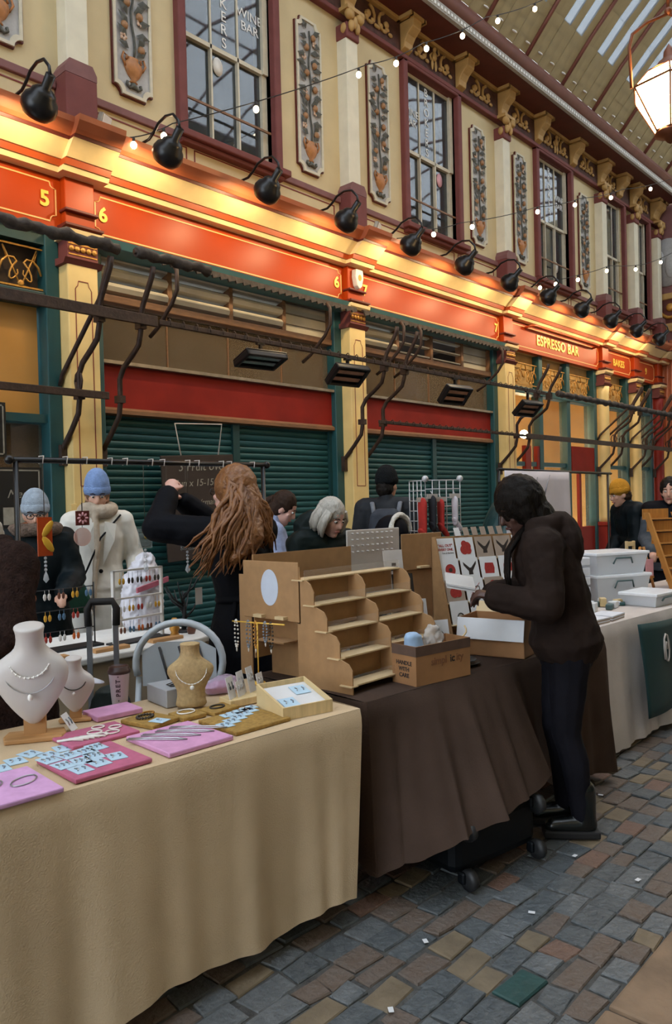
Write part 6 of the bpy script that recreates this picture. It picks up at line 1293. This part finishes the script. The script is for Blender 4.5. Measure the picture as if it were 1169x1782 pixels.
for (a,b,c,d) in ((0.45,1.35,0.62,1.55),(0.44,1.42,0.22,1.55),(0.42,1.5,0.5,1.7),(0.62,1.55,0.72,1.72),(0.22,1.55,0.12,1.7),(0.36,1.58,0.2,1.72)): tr_.tube([(a,-0.03,b),((a+c)/2,-0.032,(b+d)/2+0.02),(c,-0.03,d)], [0.006,0.005,0.003], 5)
tr_.build('tree_print', 'paint_grey', wc); MB().lathe([(0.18,0),(0.18,0.002)], (0.5,-0.032,1.1), 20, Matrix.Rotation(R(90),3,'X'), sy=0.16).build('ground_print', 'paint_olive', wc)
# ================================================================== earring stall
mat('frame_white', 'd0ccc8', 0.5); mat('tray_black', '16161a', 0.6)
def ear(x, y, z, mt, lab, s_=1.0):
    t = thing('earring_pair', (x,y,z), label=lab, cat='earrings', group='earrings on the wire racks')
    for sx in (-1,1): MB().tube([(sx*0.012*s_,0,0.0),(sx*0.012*s_,0,-0.018*s_)], 0.0012, 4).ball((sx*0.012*s_,0,-0.035*s_),(0.010*s_,0.004,0.019*s_),6).build('earring', mt, t)
mat('ear_orange', 'c06028', 0.4); mat('ear_white', 'd0ccc8', 0.4); mat('ear_yellow', 'c8962c', 0.4); mat('ear_blue', '4a6a88', 0.4); mat('ear_brown', '6a4030', 0.4); mat('ear_red', 'a03024', 0.4)
er = thing('earring_rack', (1.80,3.78,ZB), label='dark wire earring rack at the near end of the earring stall', cat='earring rack')
g = MB(); 
for z in (0.10,0.21,0.32): g.tube([(-0.02,0,z),(0.36,0,z)], 0.003, 5)
for x in (-0.02,0.36): g.tube([(x,0,0.012),(x,0,0.34)], 0.004, 5)
g.build('wires', 'tray_black', er); MB().box(-0.04,0.38,-0.06,0.06,0,0.012).build('tray', 'tray_black', er)
cols = ['ear_orange','ear_white','ear_brown','ear_yellow','ear_blue']; cn = {'ear_orange':'orange','ear_white':'white','ear_brown':'brown','ear_yellow':'yellow','ear_blue':'blue','ear_red':'red'}
for r_, z in enumerate((0.32,0.21,0.10)):
    for c_ in range(5):
        mt = (cols+['ear_red','ear_white'])[(c_+2*r_)%7]; ear(1.815+0.078*c_, 3.775, ZB+z, mt, '%s drop earrings on the dark wire rack' % cn[mt], 1.0)
wr = thing('white_display', (2.20,3.66,ZB), R(8), label='white framed earring display with two shelves', cat='earring display')
MB().box(0,0.012,-0.01,0.01,0,0.40).box(0.34,0.352,-0.01,0.01,0,0.40).box(0,0.352,-0.01,0.01,0.39,0.40).box(0,0.352,-0.01,0.01,0.24,0.248).box(0,0.352,-0.01,0.01,0.125,0.133).build('frame', 'frame_white', wr); MB().box(-0.01,0.36,-0.05,0.05,0,0.01).build('tray', 'tray_black', wr)
for r_, z in enumerate((0.39,0.24,0.125)):
    for c_ in range(5):
        mt = ['ear_yellow','cord_dark','cord_dark','ear_red','cord_dark'][c_] if r_ == 0 else (cols+['ear_red'])[(c_*2+r_)%6]
        v = Matrix.Rotation(R(8),3,'Z')@Vector((0.05+0.062*c_,-0.018,0)); t = thing('earring_pair', (2.20+v.x,3.66+v.y,ZB+z-0.015), label='%s drop earrings on the %s of the white framed display' % ({'cord_dark':'dark'}.get(mt, mt[4:]), ['top bar','middle shelf','bottom shelf'][r_]), cat='earrings', group='earrings in the white display')
        for sx in (-1,1): MB().tube([(sx*0.011,0,0.012),(sx*0.011,0,-0.018)], 0.0012, 4).ball((sx*0.011,0,-0.036),(0.009,0.004,0.018),6).build('earring', mt, t)
for k in range(3): MB().box(-0.10,0.10,-0.03,0.03,0,0.018).build('wooden_tray', 'pine', None, loc=(1.78+0.34*k,3.56,ZB), label=['wooden tray at the near corner of the counter board','wooden tray in front of the dark wire rack','wooden tray in front of the white display'][k], cat='tray', bevel=0.003)
jt = thing('branch_stand', (2.70,3.72,ZB), label='black branch shaped jewellery stand at the end of the earring stall', cat='jewellery stand')
b = MB(); b.tube([(0,0,0),(0.01,0,0.12),(0,0,0.24)], [0.016,0.012,0.006], 7)
for k in range(8): a = k*0.8; z = 0.07+0.02*k; b.tube([(0,0,z),(0.07*math.cos(a),0.05*math.sin(a),z+0.05),(0.12*math.cos(a),0.08*math.sin(a),z+0.13)], [0.008,0.006,0.003], 6)
b.build('branches', 'tray_black', jt); MB().lathe([(0.06,0),(0.06,0.01),(0.02,0.014)], (0,0,0), 16).build('base', 'tray_black', jt); MB().cbox((0.1,-0.02,0.2),(0.05,0.003,0.1)).build('hanging_card', 'card_grey', jt)
MB().lathe([(0.02,0),(0.028,0.01),(0.02,0.03),(0.03,0.05),(0.02,0.075),(0.026,0.09),(0.012,0.11)], (0,0,0), 14).build('gold_ornament', 'gilt', None, loc=(2.55,3.60,ZB), label='ribbed gold ornament near the branch stand', cat='ornament')
MB().lathe([(0.02,0),(0.026,0.02),(0.02,0.06),(0.012,0.075)], (0,0,0), 14).build('rose_bottle', 'ear_brown', None, loc=(2.68,3.62,ZB), label='small rose coloured bottle by the gold ornament', cat='bottle')
mat('bag_white', 'cdcbd4', 0.35, var=0.06); mat('bag_red', 'b06070', 0.4)
cb_ = thing('carrier_bag', (2.62,4.02,ZB+0.012), label='white carrier bag with red band standing behind the earring display', cat='carrier bag')
bm_ = MB(); loft(bm_, [((0,0,0.005),0.12,0.08),((0,0,0.15),0.14,0.09),((0,0,0.3),0.12,0.08),((0.02,0,0.4),0.07,0.05),((0.03,0,0.45),0.03,0.02)], 16); link('bag', bake(bm_, 'bag', 'bag_white', 0.012, 2, 0.04, _stex), cb_)
MB().prism([(-0.10,0.22),(0.12,0.27),(0.12,0.30),(-0.10,0.25)], 'y', -0.105, -0.09).build('band', 'bag_red', cb_)
# rail with suncatchers
rl = thing('hanging_rail', (1.585,3.42,0), label='black pole rail over the earring stall', cat='rail stand')
MB().tube([(-0.03,0,1.76),(1.52,0,1.765)], 0.014, 8).build('bar', 'black_metal', rl); MB().ball((1.53,0,1.765),0.022,10).build('finial', 'black_metal', rl); MB().ball((-0.03,0,1.76),0.022,10).build('finial', 'black_metal', rl)
for x in (0.0,1.50): MB().tube([(x,0,0.0),(x,0,1.755)], 0.013, 8).build('post', 'black_metal', rl)
for k in range(12): x = 0.12+0.115*k+0.03*math.sin(k*3); MB().tube([(x,-0.018,1.745),(x+0.004,-0.02,1.78),(x,0.018,1.78),(x,0.02,1.745)], 0.003, 5).build('tie', 'cloth_white', rl)
mat('glass_orange', 'b04418', 0.3); mat('glass_yellow', 'd8a838', 0.3); clear('crystal', 'e0e4ea', 0.4, 0.05); clear('glass_pink', 'd8b0a8', 0.55, 0.1); clear('glass_clear', 'c0c8c8', 0.3, 0.1)
def catcher(px_, py_, lab, kind, ztop=1.748):
    P = atY(px_, py_, 3.405); t = thing('suncatcher', (P.x, 3.405, P.z), label=lab, cat='suncatcher')
    MB().tube([(0,0,0.0),(0,0,ztop-P.z)], 0.0018, 4).build('cord', 'cord_dark', t)
    if kind == 'butterfly':
        MB().box(-0.035,0.035,-0.004,0.004,-0.18,0.0).build('panel', 'glass_orange', t)
        for a in (0.6,-0.6): MB().ball((0.012,-0.006,-0.09+a*0.06),(0.018,0.004,0.045),8,Matrix.Rotation(a,3,'Y')).build('petal', 'glass_yellow', t)
    elif kind == 'rose': MB().box(-0.035,0.035,-0.003,0.003,-0.07,0.0).build('panel', 'glass_orange' if False else 'dark_red', t); [MB().ball((0.02*math.cos(q*0.785),-0.004,-0.035+0.02*math.sin(q*0.785)),(0.006,0.003,0.01),6,Matrix.Rotation(-q*0.785+1.57,3,'Y')).build('petal', 'sticker_pink', t) for q in range(8)]
    elif kind == 'heart': MB().lathe([(0.045,-0.003),(0.045,0.003)], (0,0,-0.045), 18, Matrix.Rotation(R(90),3,'X')).build('disc', 'glass_pink', t)
    elif kind == 'panel': MB().box(-0.04,0.04,-0.003,0.003,-0.1,0.0).build('panel', 'glass_clear', t); MB().ball((0.005,-0.005,-0.04),(0.012,0.004,0.012),8).build('flower', 'glass_yellow', t)
    elif kind == 'strip': MB().box(-0.012,0.012,-0.003,0.003,-0.08,0.0).build('strip', 'glass_yellow', t)
    z = {'butterfly':-0.19,'rose':-0.075,'heart':-0.1,'panel':-0.11,'strip':-0.09}[kind]
    if kind in ('butterfly','panel','strip'):
        for q in range(4): MB().ball((0,0,z-0.018*q),0.008,7).build('bead', 'crystal', t)
        MB().lathe([(0.001,0.02),(0.01,0.0),(0.014,-0.02),(0.001,-0.035)], (0,0,z-0.08), 8).build('drop', 'crystal', t)
catcher(77, 900, 'orange and yellow glass butterfly suncatcher', 'butterfly'); catcher(143, 889, 'square suncatcher with rose wheel pattern', 'rose'); catcher(143, 918, 'round pale pink suncatcher', 'heart', 1.56); catcher(252, 920, 'clear suncatcher with pressed yellow flower by the white coat', 'panel'); catcher(325, 925, 'clear suncatcher near the raised hands', 'panel'); catcher(290, 865, 'thin yellow strip suncatcher with crystal drop', 'strip'); catcher(327, 875, 'short strip suncatcher behind the raised hands', 'strip')
# chalkboard and menu boards
mat('chalkboard', '2e231e', 0.7, var=0.2, scale=4); mat('chalk', '8c887e', 0.9, var=0.2); mat('board_black', '121214', 0.5)
cbd = thing('chalkboard', (5.34,6.93,0.95), label='brown chalkboard hung on a cord against the shutters', cat='chalkboard', rot=(R(-1),R(-2.5),0))
MB().box(-0.5,0.5,-0.02,0.0,0,1.15).build('board', 'chalkboard', cbd, bevel=0.005)
MB().tube([(-0.22,0.0,1.15),(-0.27,0.0,1.5),(0.38,0.0,1.5),(0.30,0.0,1.15)], 0.008, 5).build('cord', 'cloth_white', cbd)
for k, (txt, s_, x, z) in enumerate((('3 Fruit over',0.14,0.05,1.02),('* Sun x 15-15',0.11,-0.12,0.84),('* leaves (small)-60',0.095,0.0,0.62),('* Large - 80',0.095,-0.1,0.44))): lettering(txt, s_, 'chalk', (x,-0.022,z), FACE, cbd, extrude=0.001, shear=0.2)
for (x, z, w_, h_, t1, lab) in ((2.90,2.02,0.5,0.5,'','black framed notice in the cafe window'),(3.10,1.28,0.75,0.65,'menu','black menu board in the cafe window')):
    t = thing('menu_board', (x,6.98,z), label=lab, cat='sign'); MB().box(-w_/2,w_/2,-0.015,0.0,0,h_).build('board', 'board_black', t)
    fm = MB(); e_ = 0.02; fm.box(-w_/2+e_,w_/2-e_,-0.018,-0.015,h_-0.035,h_-0.022); fm.box(-w_/2+e_,w_/2-e_,-0.018,-0.015,0.022,0.035); fm.box(w_/2-0.033,w_/2-e_,-0.018,-0.015,0.022,h_-0.022); fm.box(-w_/2+e_,-w_/2+0.033,-0.018,-0.015,0.022,h_-0.022); fm.build('border', 'chalk', t)
    if t1: lettering('Menu', 0.11, 'chalk', (0.16,-0.017,h_-0.25), FACE, t, extrude=0.001, shear=0.4); MB().box(0.0,0.3,-0.017,-0.015,0.12,0.28).build('price_panel', 'chalk', t)
db = thing('door_intercom', (3.70,6.81,1.42), label='small brass door fitting on the pier beside the white coat', cat='intercom'); MB().box(-0.03,0.03,-0.02,0.0,0,0.16).build('plate', 'pilaster_yellow', db, bevel=0.004); MB().lathe([(0.012,0),(0.012,0.012)], (0,-0.02,0.05), 10, Matrix.Rotation(R(90),3,'X')).build('button', 'gilt', db)
# ================================================================== right hand stall
mat('tub_clear', 'eef1f6', 0.25, var=0.04); clear('tub_side', 'e8ecf2', 0.7, 0.15); mat('handle_green', '4a6060', 0.5); mat('paper_pale', 'dadde6', 0.6, var=0.04); mat('wood_orange', 'b07838', 0.55, var=0.15, scale=6, stretch=(8,1,1))
def tub(loc, w_, d_, h_, rz, lab, handle=True):
    t = thing('storage_tub', loc, R(rz), label=lab, cat='storage tub')
    b = MB(); q = 0.88
    vs = [(-w_/2*q,-d_/2*q,0),(w_/2*q,-d_/2*q,0),(w_/2*q,d_/2*q,0),(-w_/2*q,d_/2*q,0),(-w_/2,-d_/2,h_),(w_/2,-d_/2,h_),(w_/2,d_/2,h_),(-w_/2,d_/2,h_)]
    b.add(vs, [(0,3,2,1),(0,1,5,4),(1,2,6,5),(2,3,7,6),(3,0,4,7)]); b.build('tub', 'tub_side', t, solid=0.004)
    MB().box(-w_/2-0.012,w_/2+0.012,-d_/2-0.012,d_/2+0.012,h_,h_+0.022).build('lid', 'tub_clear', t, bevel=0.006); MB().box(-w_/2*0.8,w_/2*0.8,-d_/2*0.8,d_/2*0.8,0.006,h_*0.7).build('contents', 'paper_pale', t)
    if handle: MB().tube([(-0.09,-d_/2-0.004,h_*0.55),(-0.07,-d_/2-0.012,h_*0.85),(0.07,-d_/2-0.012,h_*0.85),(0.09,-d_/2-0.004,h_*0.55)], 0.006, 6).build('handle', 'handle_green', t)
P = atZ(1085, 1042, ZT)
tub((P.x,P.y+0.12,ZT), 0.50, 0.34, 0.17, -25, 'lower clear storage tub on the pinkish cloth'); tub((P.x,P.y+0.12,ZT+0.193), 0.48, 0.32, 0.14, -25, 'upper storage tub with green handle stacked on another')
P = atZ(1130, 1052, ZT); tub((P.x+0.05,P.y+0.02,ZT), 0.34, 0.26, 0.07, -5, 'shallow clear tub with blue handle near the teal banner')
for k, (x, y, rz) in enumerate(((4.46,2.03,-6),(4.68,2.02,2),(4.5,2.24,4))):
    t = thing('print_stack', (x,y,ZT), R(rz), label=['stack of pale prints at the corner by the hoodie wearer','stack of pale prints next to the corner stack','stack of pale prints behind the corner stack'][k], cat='prints')
    for j in range(4): MB().box(-0.10+0.003*j,0.10+0.002*j,-0.075,0.075,0.008*j,0.008*j+0.0075).build('print', 'paper_pale' if j % 2 == 1 else 'kraft_card', t)
rb = random.Random(2)
for k in range(14):
    x = 4.72+rb.uniform(0,0.62); y = 2.14+0.012*k+rb.uniform(0,0.04); s_ = rb.uniform(0.03,0.05); h_ = rb.uniform(0.02,0.06)
    MB().prism([(-s_,-s_*0.6),(s_,-s_*0.6),(s_*0.9,s_*0.6),(-s_*0.9,s_*0.6)], 'z', 0, h_).build('soap_packet', ['paper_pale','card_white','handle_green','pine_pale','sticker_pale'][k%5] if k % 7 else 'case_teal', None, loc=(x,y,ZT), rz=rb.uniform(-0.6,0.6), label='small wrapped packet among the goods on the pinkish cloth', cat='packet', group='wrapped packets on the pinkish cloth', bevel=0.006)
# white stacked trays and twigs behind the hoodie wearer
wt = thing('tray_stack', (5.12,2.52,ZT), R(-20), label='stack of white trays behind the hoodie wearer', cat='trays')
for k in range(5): MB().box(-0.16,0.16,-0.1,0.1,0.07*k,0.07*k+0.055).build('tray', 'paper_pale', wt, bevel=0.006)
tg = thing('twig_vase', (4.84,2.60,ZT), label='white twigs in a pale jar behind the hoodie wearer', cat='vase')
MB().lathe([(0.04,0),(0.05,0.06),(0.045,0.14),(0.03,0.2)], (0,0,0), 16).build('jar', 'paper_pale', tg); tb_ = MB()
for k in range(7): a = k*0.9; tb_.tube([(0,0,0.15),(0.05*math.cos(a),0.04*math.sin(a),0.35),(0.13*math.cos(a)+0.03,0.1*math.sin(a),0.52+0.03*(k%3))], [0.006,0.005,0.003], 5)
tb_.build('twigs', 'wire_white', tg)
# wooden step display, easel, blocks
P = atY(1120, 980, 2.45)
ws = thing('step_display', (6.55,2.22,ZT), R(-30), label='tall honey coloured wooden step display leaning back', cat='display stand')
for sx in (-1,1): MB().prism([(-0.14,0.0),(-0.08,0.0),(0.22,0.62),(0.16,0.62)], 'x', sx*0.14-0.008, sx*0.14+0.008).build('side_rail', 'wood_orange', ws)
for k in range(6): MB().box(-0.132,0.132,-0.12+0.055*k,-0.02+0.055*k,0.06+0.1*k,0.07+0.1*k).build('step', 'wood_orange', ws); MB().box(-0.132,0.132,-0.03+0.055*k,-0.022+0.055*k,0.07+0.1*k,0.15+0.1*k).build('riser', 'wood_orange', ws)
ez = thing('wooden_easel', (6.36,2.42,ZT), R(-20), label='small A-frame wooden easel with a pinned pink card', cat='easel')
for sx in (-1,1): MB().tube([(sx*0.11,0,0),(sx*0.02,0.02,0.34)], 0.012, 6).build('leg', 'wood_orange', ez)
MB().tube([(0,0.14,0),(0,0.03,0.34)], 0.012, 6).build('back_leg', 'wood_orange', ez); MB().box(-0.1,0.1,-0.015,0.0,0.08,0.1).build('ledge', 'wood_orange', ez); MB().box(0.0,0.09,-0.018,-0.013,0.1,0.24).build('pink_card', 'sticker_pink', ez)
lt = thing('letter_tower', (6.18,2.46,ZT), R(-20), label='pale wooden ladder stand beside the easel', cat='display stand')
for sx in (-1,1): MB().box(sx*0.04-0.008,sx*0.04+0.008,-0.01,0.01,0,0.40).build('upright', 'pine_pale', lt)
for k in range(4): MB().box(-0.04,0.04,-0.012,0.012,0.03+0.11*k,0.065+0.11*k).build('rung', 'pine_pale', lt)
for k in range(8):
    MB().cbox((0,0,0.05),(0.07,0.05,0.10)).build('candle_box', ['pine_pale','paper_pale','sticker_pink','kraft_card'][k%4], None, loc=(5.95+0.085*k,1.95+0.03*(k%3),ZT), rz=0.3*k, label='small boxed candle in the row by the shallow tub', cat='candle box', group='boxed candles on the far stall', bevel=0.004)
# litter on the paving
for k, (x, y) in enumerate(((1000,1491),(740,1640),(925,1590),(1110,1533),(680,1760),(1045,1385))):
    P = atZ(x, y, 0.0); MB().box(-0.012,0.012,-0.008,0.008,0,0.001).build('paper_scrap', 'card_white', None, loc=(P.x,P.y,0.005), rz=k, label='tiny white paper scrap on the setts', cat='litter', group='paper scraps on the paving')
# ================================================================== string lights and lantern
mat('wire_black', '1c1614', 0.6)
def string_light(pts, n, lab, sag=0.1, skip=0):
    A_, B_ = Vector(pts[0]), Vector(pts[-1]); t = thing('string_lights', A_, label=lab, cat='string lights'); P_ = [Vector(q) for q in pts]
    seg = []; 
    for a, b in zip(P_[:-1], P_[1:]):
        for k in range(12): f = k/12; q = a.lerp(b, f); q.z -= sag*4*f*(1-f); seg.append(q)
    seg.append(P_[-1]); MB().tube([q-A_ for q in seg], 0.006, 5).build('cable', 'wire_black', t)
    sm_ = MB().lathe([(0.012,0.0),(0.016,-0.01),(0.016,-0.045),(0.01,-0.05)], (0,0,0), 8).mesh('socket', 'wire_black'); bm2 = MB().ball((0,0,-0.078),(0.032,0.032,0.036),10).mesh('bulb', 'bulb_warm')
    for k in range(n):
        f = (k+0.5)/n*(len(seg)-1); i = int(f); q = seg[i].lerp(seg[min(i+1,len(seg)-1)], f-i)-A_
        o = link('socket', sm_, t, loc=q); link('bulb', bm2, o)
def wp(x, y, Y): return tuple(atY(x, y, Y))
string_light([wp(205,240,6.5), wp(300,215,6.3), wp(640,112,5.7), wp(735,75,5.5), wp(845,30,5.3), wp(960,-8,5.1)], 9, 'string of round bulbs rising from the cornice past the brokers window', 0.04)
string_light([wp(690,415,6.45), wp(735,398,6.2), wp(800,388,6.0), wp(935,360,5.8), wp(1010,345,5.7), wp(1082,330,5.6), wp(1165,312,5.5)], 7, 'string of round bulbs passing the window with two stickers', 0.03)
string_light([wp(928,494,6.5), wp(955,487,6.2), wp(1000,480,6.0), wp(1060,462,5.9), wp(1120,460,5.8), wp(1169,440,5.7)], 6, 'short string of bulbs over the espresso bar sign', 0.02)
emit('lantern_glow', 'ffd08a', 60.0); mat('lantern_iron', '6a3a20', 0.5, metal=0.4)
LC = Vector((7.30,2.46,5.10)); lt_ = thing('street_lantern', LC, R(20), label='large glowing hexagonal lantern hanging from an iron hoop', cat='lantern')
def hexring(r_, z): return [(r_*math.cos(k*math.pi/3), r_*math.sin(k*math.pi/3), z) for k in range(6)]
prof_ = [(0.13,-0.26),(0.335,0.12),(0.20,0.27)]
for j in range(2):
    for k in range(6):
        a = hexring(*prof_[j]); b = hexring(*prof_[j+1]); MB().add([a[k],a[(k+1)%6],b[(k+1)%6],b[k]], [(0,1,2,3)]).build('pane', 'lantern_glow', lt_, solid=0.004)
        MB().tube([Vector(a[k])*1.01, Vector(b[k])*1.01], 0.009, 6).build('frame_bar', 'lantern_iron', lt_)
for r_, z in prof_: MB().tube([Vector(q) for q in hexring(r_*1.01, z)]+[Vector(hexring(r_*1.01, z)[0])], 0.011, 6).build('frame_ring', 'lantern_iron', lt_)
MB().lathe([(0.20,0.27),(0.12,0.33),(0.10,0.36),(0.05,0.40),(0.045,0.46),(0.02,0.5),(0.001,0.53)], (0,0,0), 12).build('crown', 'lantern_iron', lt_); MB().lathe([(0.13,-0.26),(0.14,-0.29),(0.06,-0.32),(0.03,-0.36),(0.001,-0.38)], (0,0,0), 12).build('bottom_plate', 'lantern_iron', lt_)
for sx in (-1,1):
    e_ = Matrix.Rotation(-R(20),3,'Z')@Vector((RGT.x,RGT.y,0)).normalized()*sx; hz = [e_*0.345+Vector((0,0,0.13)), e_*0.36+Vector((0,0,0.5)), e_*0.33+Vector((0,0,0.62)), e_*0.2+Vector((0,0,0.72)), Vector((0,0,0.80))]
    MB().tube(hz, 0.014, 8).build('hoop_arm', 'lantern_iron', lt_)
MB().tube([(0,0,0.80),(0,0,6.36)], 0.014, 8).build('hanging_rod', 'lantern_iron', lt_); MB().ball((0,0,0.82),0.035,10).build('rod_boss', 'lantern_iron', lt_)
